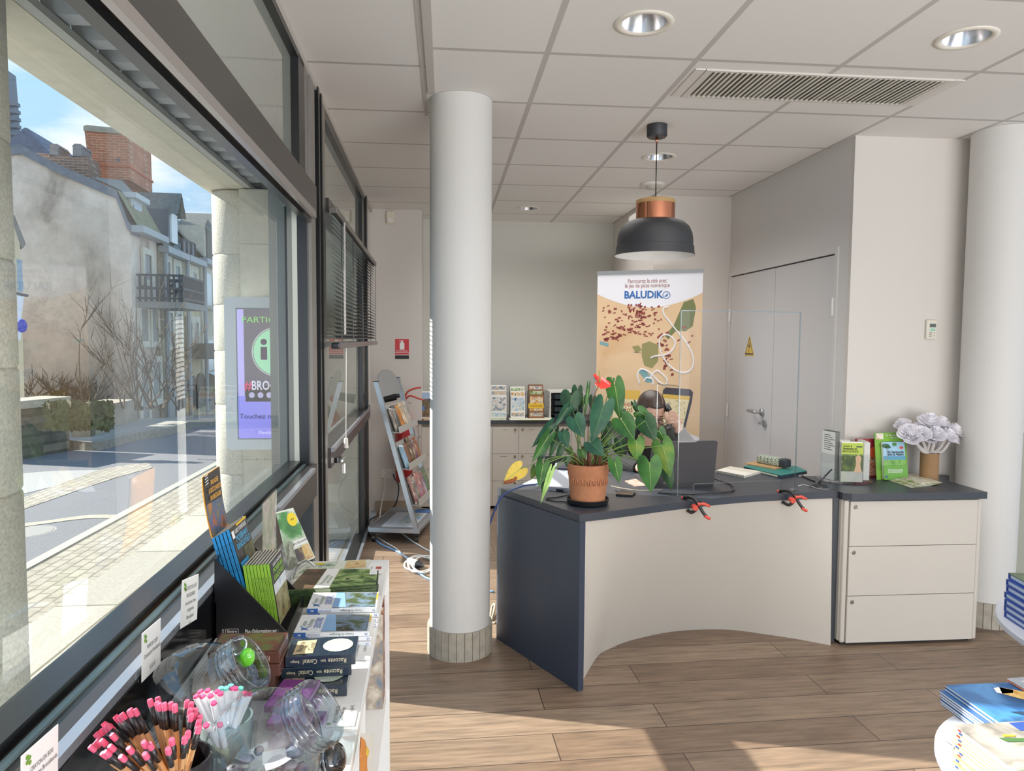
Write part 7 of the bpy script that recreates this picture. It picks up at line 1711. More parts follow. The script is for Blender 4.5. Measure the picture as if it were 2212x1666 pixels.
# stack of thin green books
n = 13; hB = .046 / n
A_, B_, C_, D_ = onz(650, 1319, SZ), onz(813, 1300, SZ), V((-.182, 1.945, SZ)), V((-.372, 1.955, SZ))
A_ = V((-.388, 1.79, SZ))
rng = random.Random(6)
def flat_book(name, labs, k, z, h, quad, mcov, mside, cat, group, band=None):
    bk = thing(name, labs, cat, V((quad[0].x, quad[0].y, z)), group=group)
    q = [V((p.x, p.y, z + .0002)) for p in quad]; i_ = (q[0] + q[2]) / 2
    obj('cover', MB().extr([p + V((0, 0, h - .0012)) for p in q], (0, 0, .001)), mcov, bk)
    obj('pages', MB().extr([p.lerp(i_, .006) + V((0, 0, .0008)) for p in q], (0, 0, h - .002)), mside[0], bk)
    obj('back_cover', MB().extr(q, (0, 0, .0008)), mcov, bk)
    if mside[1]: obj('spine', MB().extr([q[0], q[1], q[1] + V((0, .003, 0)), q[0] + V((0, .003, 0))], (0, 0, h - .0003)), mside[1], bk)
    return bk, [p + V((0, 0, h)) for p in q]
FOR = PIC('forest cover', ['20301a', '3f5f28', '6f8f4a', 'a8b878', '2a3a1e'], 30, .4, (1, 1.6, 1))
for k in range(n):
    j = V((rng.uniform(-.002, .002), rng.uniform(-.002, .002), 0))
    bk, q = flat_book('forest_booklet', 'thin dark green booklet, %s of the stack near the shelf end' % ORD[n - 1 - k], k, SZ + .0006 + hB * k, hB, [A_ + j, B_ + j, C_ + j, D_ + j], FOR if k == n - 1 else M('booklet dark green', '2c3a22', .45), (M('booklet pages', '8a9a6a', .7), PIC('booklet spine', ['1c2416', '2f4a22', '4a6a30'], 60, .5)), 'booklet', 'green forest booklets')
    obj('title_band', MB().extr([q[0].lerp(q[1], .30) + V((0, -.0004, -hB + .0004)), q[0].lerp(q[1], .47) + V((0, -.0004, -hB + .0004)), q[0].lerp(q[1], .47) + V((0, .004, -hB + .0004)), q[0].lerp(q[1], .30) + V((0, .004, -hB + .0004))], (0, 0, hB - .0006)), M('band white green', 'b8c8a8', .5), bk)
m_ = lambda a, b: q[0].lerp(q[1], a).lerp(q[3].lerp(q[2], a), b) + V((0, 0, .0005))
obj('white_title', MB().face([m_(.29, 0), m_(.47, 0), m_(.47, 1), m_(.29, 1)]), PAPER, bk); obj('brown_picture', MB().face([m_(0, 0), m_(.28, 0), m_(.28, 1), m_(0, 1)]), PIC('brown forest', ['2a2018', '54402e', '7a5a44'], 30, .4), bk)
T = frame(m_(.36, .4) + V((0, 0, .0004)), (q[3] - q[0]), (q[0] - q[1])); text('Promenades', T, .014, M('title green', '3f7a2c', .5), bk, width=.07); text('en forêt', T @ Matrix.Translation((0, -.012, 0)), .014, M('title green', '3f7a2c', .5), bk, width=.05)
obj('label', MB().face([m_(.90, .6), m_(1.0, .6), m_(1.0, .98), m_(.90, .98)]), PAPER, bk)
# canal guides in two stacks
RW_ = M('canal guide white', 'e9ebef', .35); RB = M('canal guide blue', '1f57a6', .4); PIXC = PIC('canal photo', ['1c1e14', '38391f', '6f86a0', '4a5a3a', '2a2c1c'], 20, .3, (1, 1.2, 1))
def canal(labels, n, q, z0, h):
    for k in range(n):
        j = V((rng.uniform(-.003, .003), rng.uniform(-.002, .003), 0)) if k else V((0, 0, 0))
        bk, t4 = flat_book('canal_guide', labels[n - 1 - k], k, z0 + h * k, h - .0004, [p + j for p in q], RW_, (M('book pages', 'e2dcc8', .7), RW_), 'book', 'white and blue canal guides')
        a, b = t4[0], t4[1]; wv = b - a
        obj('blue_end', MB().extr([a + V((0, -.0005, -h + .0008)), a + wv * .16 + V((0, -.0005, -h + .0008)), a + wv * .16 + V((0, .0005, -h + .0008)), a + V((0, .0005, -h + .0008))], (0, 0, h - .0012)), RB, bk)
        T = frame(a + wv * .5 + V((0, -.0008, -h / 2)), -wv, (0, 0, -1))
        L = wv.length
        text('LE ROUTARD', T @ Matrix.Translation((L * .24, 0, 0)), h * .62, RB, bk, width=L * .18, shear=.2); text('Canaux de Bretagne', T @ Matrix.Translation((-L * .14, 0, 0)), h * .62, M('guide ink green', '2f5a3a', .5), bk, width=L * .32); text('H', T @ Matrix.Translation((-L * .46, 0, 0)), h * .7, RB, bk, width=L * .03)
        obj('runner_mark', MB().face([(L * .40, -h * .3, .0006), (L * .42, -h * .05, .0006), (L * .45, -h * .3, .0006), (L * .43, .0, .0006), (L * .455, h * .25, .0006), (L * .42, h * .08, .0006), (L * .395, h * .25, .0006), (L * .41, 0, .0006)], T), PAPER, bk)
        if k == n - 1:
            m_ = lambda u, v_: t4[0].lerp(t4[1], u).lerp(t4[3].lerp(t4[2], u), v_) + V((0, 0, .0006))
            obj('cover_photo', MB().face([m_(.36, .03), m_(.97, .03), m_(.97, .97), m_(.36, .97)]), PIXC, bk)
            obj('sky_photo', MB().face([m_(u_, w_) + V((0, 0, .0006)) for u_, w_ in ((.36, .03), (.56, .03), (.48, .97), (.36, .97))]), M('photo sky blue', '7fa8d6', .35), bk)
            T = frame(m_(.29, .5) + V((0, 0, .0004)), t4[3] - t4[0], t4[0] - t4[1])
            text('LE ROUTARD', T, .022, RB, bk, width=L * .36, bold=.02); text('Canaux', T @ Matrix.Translation((-.005, .032, 0)), .016, M('guide ink green', '2f5a3a', .5), bk, width=L * .2); text('de Bretagne', T @ Matrix.Translation((0, .018, 0)), .016, M('guide ink green', '2f5a3a', .5), bk, width=L * .28)
            obj('runner_mark', MB().face([m_(.08, .1), m_(.12, .16), m_(.2, .1), m_(.14, .2), m_(.2, .3), m_(.12, .22), m_(.06, .3), m_(.09, .2)]), RB, bk)
            obj('yellow_edge', MB().face([m_(.975, .5), m_(.995, .5), m_(.995, .95), m_(.975, .95)]), M('guide yellow', 'e8b820', .5), bk)
hr = .0112
canal(['canal guide, %s of the near stack beside the black box' % s for s in ORD[:3]], 3, [V((-.325, 1.560, 0)), V((-.163, 1.556, 0)), V((-.166, 1.656, 0)), V((-.326, 1.662, 0))], SZ + .0006, hr)
canal(['canal guide, %s of the far stack before the green booklets' % s for s in ORD[:4]], 4, [V((-.318, 1.668, 0)), V((-.158, 1.662, 0)), V((-.162, 1.766, 0)), V((-.322, 1.774, 0))], SZ + .0006, hr)
# dark blue storytelling boxes and brown ones
DB = M('tale box blue', '1d2a38', .22, coat=.5); BRW = M('tale box brown', '5a3428', .22, coat=.5)
def tale_box(label, q, z, h, mat, group, name, inkc, mark=True, sub=''):
    t = thing(name, label, 'boxed game', V((q[0].x, q[0].y, z)), group=group)
    obj('box', MB().hexa([V((p.x, p.y, z + .0003)) for p in q] + [V((p.x, p.y, z + h - .0003)) for p in q], None, .001), mat, t)
    q = [V((p.x, p.y, z + h)) for p in q]; m_ = lambda u, v_: q[0].lerp(q[1], u).lerp(q[3].lerp(q[2], u), v_) + V((0, 0, .0004))
    L = (q[1] - q[0]).length
    if mark:
        obj('title_label', MB().face([m_(.10, .08), m_(.38, .12), m_(.38, .86), m_(.10, .82)]), M('label parchment', 'c9b58a', .6), t)
        c = m_(.72, .5); obj('oval_picture', disc(Matrix.Translation(c), 0, 0, L * .22, (q[3] - q[0]).length * .36, z=.0003), PIC('oval picture', ['e4e4da', 'a8b8a0', 'c8d4d4', '8a9a8a'], 60, .4), t)
        T = frame(m_(.18, .48) + V((0, 0, .0004)), q[3] - q[0], q[0] - q[1]); text('Raconte', T, .016, INK, t, width=L * .34); text('ton', T @ Matrix.Translation((0, -.010, 0)), .010, INK, t, width=L * .1); text('Conte!', T @ Matrix.Translation((0, -.021, 0)), .016, INK, t, width=L * .28)
    else: obj('bark_picture', MB().face([m_(.04, .05), m_(.96, .05), m_(.96, .95), m_(.04, .95)]), PIC('bark picture', ['4a2a20', '7a4230', '5f6a38', '9a5a3c'], 34, .3), t)
    Tf = frame(q[0].lerp(q[1], .5) + V((0, -.0006, -h / 2)), q[0] - q[1], (0, 0, -1)); ik = M('tale ink ' + inkc, inkc, .5)
    text('Raconte' if mark else 'Raconte', Tf @ Matrix.Translation((-L * .24, 0, 0)), h * .6, ik, t, width=L * .26); text('ton', Tf @ Matrix.Translation((-L * .04, 0, 0)), h * .4, ik, t, width=L * .07); text('Conte!', Tf @ Matrix.Translation((L * .15, 0, 0)), h * .6, ik, t, width=L * .2)
    if mark: text('Bretagne', Tf @ Matrix.Translation((L * .36, 0, 0)), h * .35, ik, t, width=L * .12)
    return t
h = .022
tale_box('dark blue story game box, lowest of the stack beside the glass jars', [V((-.316, 1.337, 0)), V((-.184, 1.335, 0)), V((-.188, 1.425, 0)), V((-.322, 1.428, 0))], SZ + .0005, h, DB, 'dark blue story boxes', 'story_box', 'd8cfae')
tale_box('dark blue story game box, middle of the stack beside the glass jars', [V((-.311, 1.366, 0)), V((-.180, 1.372, 0)), V((-.184, 1.462, 0)), V((-.316, 1.456, 0))], SZ + .0005 + h, h, DB, 'dark blue story boxes', 'story_box', 'd8cfae')
tale_box('dark blue story game box with oval picture, topmost of the stack', [V((-.303, 1.366, 0)), V((-.172, 1.370, 0)), V((-.176, 1.455, 0)), V((-.306, 1.45, 0))], SZ + .0005 + 2 * h, h, DB, 'dark blue story boxes', 'story_box', 'd8cfae')
for i in range(4):
    d = V((-.004 * (3 - i) - .006 * (i % 2), .004 * (i % 2), 0))
    tale_box('brown story game box, %s of the stack behind the tilted jar' % (['lowest', 'second lowest', 'second from the top', 'topmost'][i]), [p + d for p in (V((-.430, 1.335, 0)), V((-.300, 1.33, 0)), V((-.303, 1.42, 0)), V((-.434, 1.425, 0)))], SZ + .0005 + .0225 * i, .0225, BRW, 'brown story boxes', 'story_box', 'b89a8a', False)
# price cards lying on the top
def flat_card(label, pts, lines):
    q = [onz(px, py, SZ + .0008) for px, py in pts]; t = thing('price_card', label, 'price card', q[0], group='price cards on the shelf top')
    obj('card', MB().extr(q, (0, 0, .0012)), PAPER, t); w = (q[3] - q[0]).length; hh2 = (q[1] - q[0]).length
    T = frame((q[0] + q[2]) / 2 + V((0, 0, .0013)), q[3] - q[0], q[0] - q[1])
    for (s, wd, dx, dy, sz) in lines: text(s, T @ Matrix.Translation((dx * w, dy * hh2, 0)), sz, INK, t, width=wd * w)
    return t, T, w, hh2
t, T, w, hh2 = flat_card('white price card for a family card game, lying at the shelf front edge', [(703, 1573), (765, 1569), (776, 1519), (716, 1525)], [('JEUX 7 FAMILLES', .78, .02, .22, .010), ('Le Moyen Âge', .6, .02, .02, .009), ('6,50 €', .3, .25, -.3, .009)])
obj('leaf_mark', disc(T, -.4 * w, .42 * hh2, .05 * w), M('card green', '6a9a2c', .5), t)
flat_card('white price card lying between the canal guides and the blue boxes', [(762, 1426), (799, 1426), (802, 1389), (770, 1391)], [('Canaux de Bretagne', .8, 0, .3, .008), ('12,00 €', .35, .1, -.15, .008)])
# purple game boxes
PU = M('purple card box', '6a2a6e', .35)
for i in range(3):
    c = V((-.272 + .012 * i, 1.285 - .035 * i, SZ + .0005 + .012 * (2 - i))); TT = Matrix.Translation(c) @ Matrix.Rotation(-.12, 4, 'Z')
    tt = thing('card_game', 'flat purple card game box, %s in the pile behind the large jar' % ['furthest', 'middle', 'nearest'][i], 'card game', c, group='purple card games'); obj('box', MB().box(-.034, .034, -.05, .05, 0, .0118, TT, .001), PU, tt)
    obj('edge_strip', MB().box(.0342, .0346, -.045, .045, .003, .009, TT), M('purple strip', 'a878a8', .5), tt)

# ---- glass jars lying with slanted mouths
JAR = GLASS('jar glass', 'e4ebee', 1.75, 1.15, base=.03)
def jar(label, c, r, ax, contents, cl, ccols, seed, lid=True):
    t = thing('glass_jar', label, 'jar', V((c.x, c.y, SZ)), group='glass sweet jars')
    a = V(ax).normalized()
    hb = c.z - SZ
    # body: a fat disc-like globe with a flat foot
    prof = []
    for i in range(25):
        th_ = -pi / 2 + pi * i / 24; rr = r * max(0.02, cos(th_)) ** .75; zz = r * .98 * sin(th_); prof.append((rr, max(zz, -hb + .0006)))
    obj('globe', MB().lathe(prof, 48, Matrix.Translation(c)), JAR, t, True)
    q = a.to_track_quat('Z', 'Y').to_matrix().to_4x4(); Tn = Matrix.Translation(c + a * r * .78) @ q
    nr = r * .58
    pr = [(nr * 1.0, -.010), (nr * .98, .0)]
    for k in range(4): pr += [(nr * .98, .004 + .008 * k), (nr * 1.045, .007 + .008 * k), (nr * .98, .010 + .008 * k)]
    pr += [(nr * 1.03, .038), (nr * .98, .041), (nr * .94, .038), (nr * .92, .0)]
    obj('threaded_neck', MB().lathe(pr, 48, Tn), GLASS('jar neck glass', 'e6edf0', 1.5, 1.2, base=.10), t, True)
    cm_ = thing(contents, cl, 'trinkets', c - V((0, 0, r * .5))); rg = random.Random(seed); mb = MB()
    for k in range(34):
        aa = rg.random() * 6.28; rad = r * .68 * sqrt(rg.random()); p = c + V((rad * cos(aa), rad * sin(aa), -r * .62 + rg.random() * r * .42)); s_ = rg.uniform(.009, .016); mb.ball(p, s_, 8, rg.uniform(.6, 1.2), rg.uniform(.6, 1.2), rg.uniform(.4, .8))
    o = obj('pebbles', mb, PIC('trinkets %d' % seed, ccols, 60, .3), cm_, True); o['kind'] = 'stuff'; cm_['kind'] = 'stuff'
    return t
j1c = V((-.412, 1.225, SZ + .066)); j2c = V((-.262, 1.045, SZ + .070))
jar('large clear glass jar lying open, nearest on the shelf beside the pens', j2c, .083, (.80, -.08, .58), 'trinkets', 'purple grey trinkets inside the nearest glass jar', ['4a3a50', '7a6a80', '9a949c', '2f2a30'], 31)
jar('clear glass jar lying open behind the pencils, before the black display box', j1c, .084, (.80, -.05, .55), 'trinkets', 'brown wooden trinkets inside the farther glass jar', ['6a4a34', 'a88a68', '4a423c', 'c0b09a'], 32)
p = onz(716, 1640, SZ + .028); t = thing('jar_lid_knob', 'shiny black round lid knob lying against the neck of the nearest jar', 'lid', p)
ax = V((.85, -.3, .35)).normalized()
obj('knob', MB().lathe([(.001, -.012), (.019, -.011), (.024, -.004), (.025, .006), (.021, .013), (.012, .016), (.001, .016)], 32, Matrix.Translation(p) @ ax.to_track_quat('Z', 'Y').to_matrix().to_4x4()), M('black gloss', '120e10', .08, coat=.8), t, True)
obj('rim_ring', MB().lathe([(.0255, .0), (.0262, .002), (.0255, .004)], 32, Matrix.Translation(p) @ ax.to_track_quat('Z', 'Y').to_matrix().to_4x4()), CHROME, t, True)
# key ring with a green bead on the farther jar
t = thing('key_ring', 'key ring with bright green glass bead hanging on the farther jar', 'key ring', ony(520, 1410, 1.24))
c = ony(508, 1400, 1.25); obj('ring', MB().tube([c + V((.019 * cos(a * pi / 12), .004 * sin(a * pi / 6), .013 * sin(a * pi / 12) + .006 * cos(a * pi / 12))) for a in range(24)], .0022, 6, True), CHROME, t, True)
c2 = ony(534, 1420, 1.245); obj('bead', MB().ball(c2, .013, 20, 1, .8, 1.25), M('green glass bead', '62c81e', .05, coat=1, emit=.15), t, True)
obj('clear_cap', MB().ball(ony(498, 1404, 1.25), .012, 14, 1, .8, 1), GLASS('acrylic edge', 'cfd8d6', 1.5, 1.0, base=.28, rough=.1), t, True)

# ---- pencils and pens
def cup(label, c, r, zt, m, name='pencil_cup'):
    t = thing(name, label, 'cup', V((c[0], c[1], SZ)))
    obj('cup', MB().lathe([(r * .86, SZ + .0005), (r, zt), (r - .003, zt), (r * .86 - .003, SZ + .005), (.001, SZ + .005)], 36, Matrix.Translation((c[0], c[1], 0)), True), m, t, 40); return t
c1 = (-.362, .985); cup('black cup full of wooden pencils nearest the camera', c1, .043, SZ + .10, M('cup black', '161316', .3))
c2_ = (-.338, 1.115); cup('grey cup full of white pens beside the nearest glass jar', c2_, .040, SZ + .085, M('cup grey', '8a9896', .25))
def sticks(pts, c, zb, L, r, build, seed, far_y):
    rg = random.Random(seed); proto = None
    for i, (px, py) in enumerate(pts):
        d = ray(px, py).normalized()
        # foot inside the cup, on the side away from the lean
        cx = V((c[0], c[1], zb)); k = (cx - CAM).dot(d); lat = (CAM + d * k) - cx; lat.z = 0
        b = cx - lat.normalized() * min(r * .6, lat.length * .3) + V((rg.uniform(-.006, .006), rg.uniform(-.006, .006), 0))
        k = (b - CAM).dot(d); perp = ((CAM + d * k) - b).length
        if perp >= L: p = b + ((CAM + d * k) - b).normalized() * L
        else:
            s = sqrt(L * L - perp * perp); cands = [CAM + d * (k + s), CAM + d * (k - s)]
            hz = [(q - b) for q in cands]; ok = [q for q, h_ in zip(cands, hz) if h_.z > L * .45]
            p = (min(ok, key=lambda q: V((q.x - b.x, q.y - b.y)).length) if ok else max(cands, key=lambda q: q.z))
        dv = (p - b).normalized()
        T = Matrix.Translation(b) @ dv.to_track_quat('Z', 'Y').to_matrix().to_4x4()
        if proto is None: proto = build(i)
        o = proto if i == 0 else dup(proto)
        o.matrix_basis = T
    return proto
PW = M('pencil wood', 'c08a58', .5); PB = M('pencil band black', '1b1618', .35); PE = M('eraser pink', 'e0557a', .6)
def build_pencil(i):
    o = thing('pencil', 'wooden pencil with black band and pink eraser standing in the black cup', 'pencil', group='pencils in the black cup'); LOCM[o.name] = Matrix.Identity(4)
    obj('shaft', MB().lathe([(.0036, 0), (.0036, .150)], 6, None, True, True), PW, o, local=True)
    obj('band', MB().lathe([(.0038, .150), (.0038, .176)], 14, None, True, True), PB, o, True, local=True)
    obj('eraser', MB().lathe([(.0036, .176), (.0037, .184), (.0030, .186)], 14, None, True, True), PE, o, 40, local=True)
    obj('imprint', MB().box(-.0011, .0011, -.0037, -.00305, .095, .13), M('imprint brown', '6a3a20', .6), o, local=True); return o
EP = [(1430, 800), (1505, 780), (1500, 825), (1520, 840), (1570, 835), (1630, 830), (1670, 850), (1790, 810), (1830, 830), (1820, 890), (1870, 890), (1830, 940), (1875, 920), (1915, 955), (1905, 1000), (1905, 1060), (1800, 1110), (1770, 1160), (1640, 1180), (1605, 1270), (1425, 1225), (1370, 1205), (1380, 1320), (1225, 1265), (1150, 1345), (1000, 1300), (970, 1315), (1045, 1245), (965, 1190), (915, 1195), (855, 1250), (885, 1230), (870, 1095), (925, 1090), (910, 995), (965, 985), (975, 1015), (1025, 1035), (1065, 1135), (1060, 910), (1115, 885), (1115, 930), (1160, 935), (1240, 890), (1230, 905), (1285, 895)]
sticks([(x / 4.424, 1330 + y / 4.424) for x, y in EP], c1, SZ + .006, .186, .043, build_pencil, 1, 0)
WP = M('pen white', 'e6e6ea', .3); PG = M('pen pattern', 'aab09a', .4, var=.3, vscale=300)
def build_pen(i, tip='e0457a', lab='white ballpoint pen with pink end standing in the grey cup', grp='pink ended pens'):
    o = thing('pen', lab, 'pen', group=grp); LOCM[o.name] = Matrix.Identity(4)
    obj('barrel', MB().lathe([(.0048, 0), (.0050, .078)], 10, None, True, True), PG, o, True, local=True)
    obj('cap', MB().lathe([(.0052, .078), (.0052, .134), (.0048, .139)], 10, None, True, True).box(-.002, .002, .005, .0068, .098, .136), WP, o, 40, local=True)
    obj('end_plug', MB().lathe([(.0045, .139), (.0040, .1425)], 12, None, True, True), M('pen end ' + tip, tip, .4), o, 40, local=True); return o
ENP = [(230, 720), (190, 765), (250, 765), (300, 710), (330, 760), (395, 720), (425, 740), (540, 685), (570, 690), (665, 740), (710, 740), (360, 830), (285, 1045), (420, 1040)]
sticks([(380 + x / 4.424, 1330 + y / 4.424) for x, y in ENP], c2_, SZ + .006, .142, .040, build_pen, 2, 0)
sticks([(380 + x / 4.424, 1330 + y / 4.424) for x, y in [(430, 690), (480, 690), (525, 665), (620, 690)]], c2_, SZ + .006, .142, .040, lambda i: build_pen(i, '6fd0c0', 'white ballpoint pen with mint green end standing in the grey cup', 'mint ended pens'), 3, 0)
# books in the shelf bays and the hanging bird picture
for k, (u, th_, hh3, lab, m_) in enumerate(((2.12, .03, .30, 'dark photo book standing in the far bay of the shelf', PIC('bay book a', ['2a2420', '8a4a3a', 'd0c0b0'], 30, .4)), (2.08, .02, .28, 'red brown book standing second in the far bay of the shelf', PIC('bay book b', ['7a3a2a', 'b08060', '3a3030'], 30, .4)), (2.05, .02, .27, 'pale book standing third in the far bay of the shelf', PIC('bay book c', ['d8d0c0', 'a09080', '6a7a8a'], 30, .4)))):
    bk = thing('shelf_book', lab, 'book', sl(u, .3, .45), group='books in the far shelf bay'); mb = MB(); sbox(mb, u, u + th_, .17, CE - .012, .4505, .4505 + hh3); obj('cover', mb, m_, bk)
    mb = MB(); sbox(mb, u + .002, u + th_ - .002, .175, CE - .014, .452, .4525 + hh3); obj('pages', mb, M('book pages', 'e2dcc8', .7), bk)
q = [onx(779, 1592, -.138), onx(800, 1600, -.138), onx(806, 1700, -.138), onx(780, 1700, -.138)]
t = thing('bird_picture', 'picture of a bristly orange bird hanging at the front edge of the shelf', 'picture', q[0])
q = [onx(x, y, -.1385) for x, y in ((776, 1585), (806, 1585), (806, 1720), (776, 1720))]; obj('card', MB().extr(q, (.0012, 0, 0)), M('card pale', 'dedad0', .5), t)
obj('orange_body', MB().face([onx(x, y, -.136) for x, y in ((780, 1592), (789, 1600), (794, 1625), (793, 1650), (798, 1720), (778, 1720), (777, 1640))]), PIC('orange feathers', ['c8641e', 'e08a2c', 'a8481a'], 60, .5), t)
obj('yellow_beak', MB().face([onx(x, y, -.1355) for x, y in ((792, 1612), (798, 1622), (795, 1636), (789, 1630))]), M('beak yellow', 'e8b830', .5), t)
# ================================================================ TABLES AT THE RIGHT EDGE
def round_table(label, c, R, z, name='round_table'):
    t = thing(name, label, 'table', V((c[0], c[1], 0))); TT = Matrix.Translation((c[0], c[1], 0))
    obj('tabletop', MB().lathe([(.001, z - .022), (R - .006, z - .022), (R, z - .016), (R, z - .004), (R - .004, z), (.001, z)], 72, TT), M('table white', 'b9bdc8', .4), t, 40)
    obj('pedestal', MB().lathe([(.035, .02), (.035, z - .022)], 24, TT, True, True), M('table steel', 'a8aaac', .3, .9), t, 40); obj('base', MB().lathe([(.24, 0), (.24, .012), (.05, .03)], 48, TT, True, True), M('table steel', 'a8aaac', .3, .9), t, 40)
    return t
TZ = .70
round_table('white round table with stacks of booklets at the lower right', (1.25, 1.18), .30, TZ)
TZ2 = .80
e2 = onz(2180, 1341, TZ2)
round_table('second white round table carrying blue bound books at the right edge', (1.80, 1.54), .40, TZ2)
# blue booklets
def para(a, b, c, z):
    A = onz(*a, z); B = onz(*b, z); C = onz(*c, z)
    return A, B - A, C - A
n = 7; h = .0062; zt = TZ + n * h
A, e1, e2_ = para((2041, 1481), (2153, 1559), (2176, 1473), zt)
e1.normalize(); e2_ = V((-e1.y, e1.x, 0)) * -1
e2_ = e2_ if e2_.x > 0 else -e2_
W1, W2 = .20, .27
SEA = PIC('sea cover', ['12345a', '1f5a98', '3f86c8', '0e2540'], 9, .25, (1, 1, 1))
rng = random.Random(15)
def booklet(name, label, A, e1, e2, w1, w2, z, h, mc, mp, cat, group):
    t = thing(name, label, cat, V((A.x, A.y, z)), group=group); P = [A, A + e1 * w1, A + e1 * w1 + e2 * w2, A + e2 * w2]; P = [V((p.x, p.y, z + .0002)) for p in P]; c = (P[0] + P[2]) / 2
    obj('cover', MB().extr([p + V((0, 0, h - .0012)) for p in P], (0, 0, .001)), mc, t); obj('back_cover', MB().extr(P, (0, 0, .0008)), mc, t); obj('pages', MB().extr([p.lerp(c, .006) + V((0, 0, .0009)) for p in P], (0, 0, h - .0022)), mp, t)
    return t, [p + V((0, 0, h)) for p in P]
WPG = M('white pages', 'eef0f2', .6)
for k in range(n):
    sh_ = V((.014, .012, 0)) * (k - 4) if k > 4 else V((rng.uniform(-.006, .002), rng.uniform(-.003, .003), 0)) - V((.012, .0, 0))
    if k >= 5: sh_ = V((0, 0, 0)) + V((.003, .002, 0)) * (k - 5)
    t, P = booklet('blue_booklet', 'blue sea booklet, %s of the stack on the round table' % ORD[n - 1 - k], V((A.x, A.y, 0)) + sh_, e1, e2_, W1, W2, TZ + h * k, h, SEA if k == n - 1 else M('booklet sea blue', '1d5594', .35), WPG, 'booklet', 'blue sea booklets')
m_ = lambda u, v_: P[0].lerp(P[1], u).lerp(P[3].lerp(P[2], u), v_) + V((0, 0, .0006))
obj('glass_picture', MB().face([m_(.1, .42), m_(.25, .36), m_(.75, .72), m_(.8, .95), m_(.62, .98), m_(.3, .66)]), PIC('amber glass', ['5a3a14', 'c08a2c', 'e8c070', '3a2a18'], 22, .25), t); obj('foam_picture', MB().face([m_(.1, .42), m_(.12, .36), m_(.22, .33), m_(.25, .36), m_(.24, .46), m_(.18, .5)]), PAPER, t)
obj('rope_picture', MB().face([m_(.62, .2), m_(.98, .5), m_(.98, .62), m_(.62, .3)]), PIC('net dark', ['101c2c', '24405e', '0c1420'], 120, .3), t)
# coral booklet lying on the blue ones
q = [onz(2175, 1472, zt + .001), onz(2222, 1500, zt + .001), onz(2262, 1478, zt + .001), onz(2215, 1468, zt + .001)]
t = thing('coral_booklet', 'booklet with coral edge lying on the blue booklets', 'booklet', q[0]); obj('pages', MB().extr(q, (0, 0, .005)), M('coral edge', 'e88a68', .5), t); obj('cover', MB().extr([p + V((0, 0, .0052)) for p in q], (0, 0, .001)), PIC('grey sea cover', ['c8ccd0', '8f9aa4', 'e2e4e4'], 40, .3), t)
# yellow edged magazines
n = 12; h = .0065; zt = TZ + n * h
A, e1, e2_ = para((2060, 1566), (2178, 1654), (2212, 1557), zt)
e1.normalize(); e2_ = V((-e1.y, e1.x, 0)); e2_ = e2_ if e2_.x > 0 else -e2_
COV = PIC('magazine cover', ['4a4640', '8a847c', 'b8b2a8', '5f6a4a'], 14, .25); YEL = M('magazine yellow', 'e6c878', .45)
for k in range(n):
    o_ = V((rng.uniform(-.006, .006), rng.uniform(-.004, .004), 0)) if k < n - 1 else V((0, 0, 0))
    t, P = booklet('yellow_magazine', 'yellow spined magazine, %s of the stack on the round table' % ORD[n - 1 - k], V((A.x, A.y, 0)) + o_, e1, e2_, .21, .28, TZ + h * k, h, COV if k == n - 1 else YEL, WPG, 'magazine', 'yellow edged magazines')
    c0 = P[0] + V((0, 0, -h / 2)); sn_ = (P[1] - P[0]).normalized(); out = -e2_
    obj('spine_marks', MB().extr([P[0] + sn_ * .012 + out * .0005 - V((0, 0, h * .8)), P[0] + sn_ * .020 + out * .0005 - V((0, 0, h * .8)), P[0] + sn_ * .020 + out * .0005 - V((0, 0, h * .2)), P[0] + sn_ * .012 + out * .0005 - V((0, 0, h * .2))], out * .0004), M('mark red', 'b82c2c', .4) if k % 2 else M('mark navy', '1f3f8a', .4), t)
m_ = lambda u, v_: P[0].lerp(P[1], u).lerp(P[3].lerp(P[2], u), v_) + V((0, 0, .0006))
obj('blue_masthead', MB().face([m_(.02, .40), m_(.16, .40), m_(.16, 1), m_(.02, 1)]), M('masthead blue', '24489a', .4), t)
T = frame(m_(.085, .62) + V((0, 0, .0006)), P[3] - P[0], P[0] - P[1]); text('mesdocs', T, .022, PAPER, t, width=.075, bold=.02)
for nm, pts, cl in (('green_picture', [(.25, .18), (.32, .2), (.33, .34), (.28, .36)], '3f6a34'), ('orange_picture', [(.3, .4), (.38, .36), (.46, .5), (.4, .62), (.33, .55)], 'e07a28'), ('red_picture', [(.62, .42), (.72, .4), (.8, .6), (.7, .75), (.58, .6)], 'd83a28'), ('yellow_picture', [(.2, .24), (.24, .22), (.25, .3), (.22, .32)], 'e8c830'), ('navy_picture', [(.42, .3), (.52, .34), (.56, .5), (.46, .44)], '2a3f66')):
    obj(nm, MB().face([m_(*p) + V((0, 0, .0004)) for p in pts]), M('picture ' + cl, cl, .4), t)
q = [onz(2036, 1602, TZ + .0006), onz(2058, 1622, TZ + .0006), onz(2066, 1602, TZ + .0006), onz(2046, 1594, TZ + .0006)]
t = thing('price_card', 'small white price card lying on the edge of the round table', 'price card', q[0]); obj('card', MB().extr(q, (0, 0, .001)), PAPER, t)
obj('text_lines', MB().face([q[0].lerp(q[3], .3).lerp(q[1].lerp(q[2], .3), .2) + V((0, 0, .0013)), q[0].lerp(q[3], .3).lerp(q[1].lerp(q[2], .3), .8) + V((0, 0, .0013)), q[0].lerp(q[3], .38).lerp(q[1].lerp(q[2], .38), .8) + V((0, 0, .0013)), q[0].lerp(q[3], .38).lerp(q[1].lerp(q[2], .38), .2) + V((0, 0, .0013))]), INK, t)
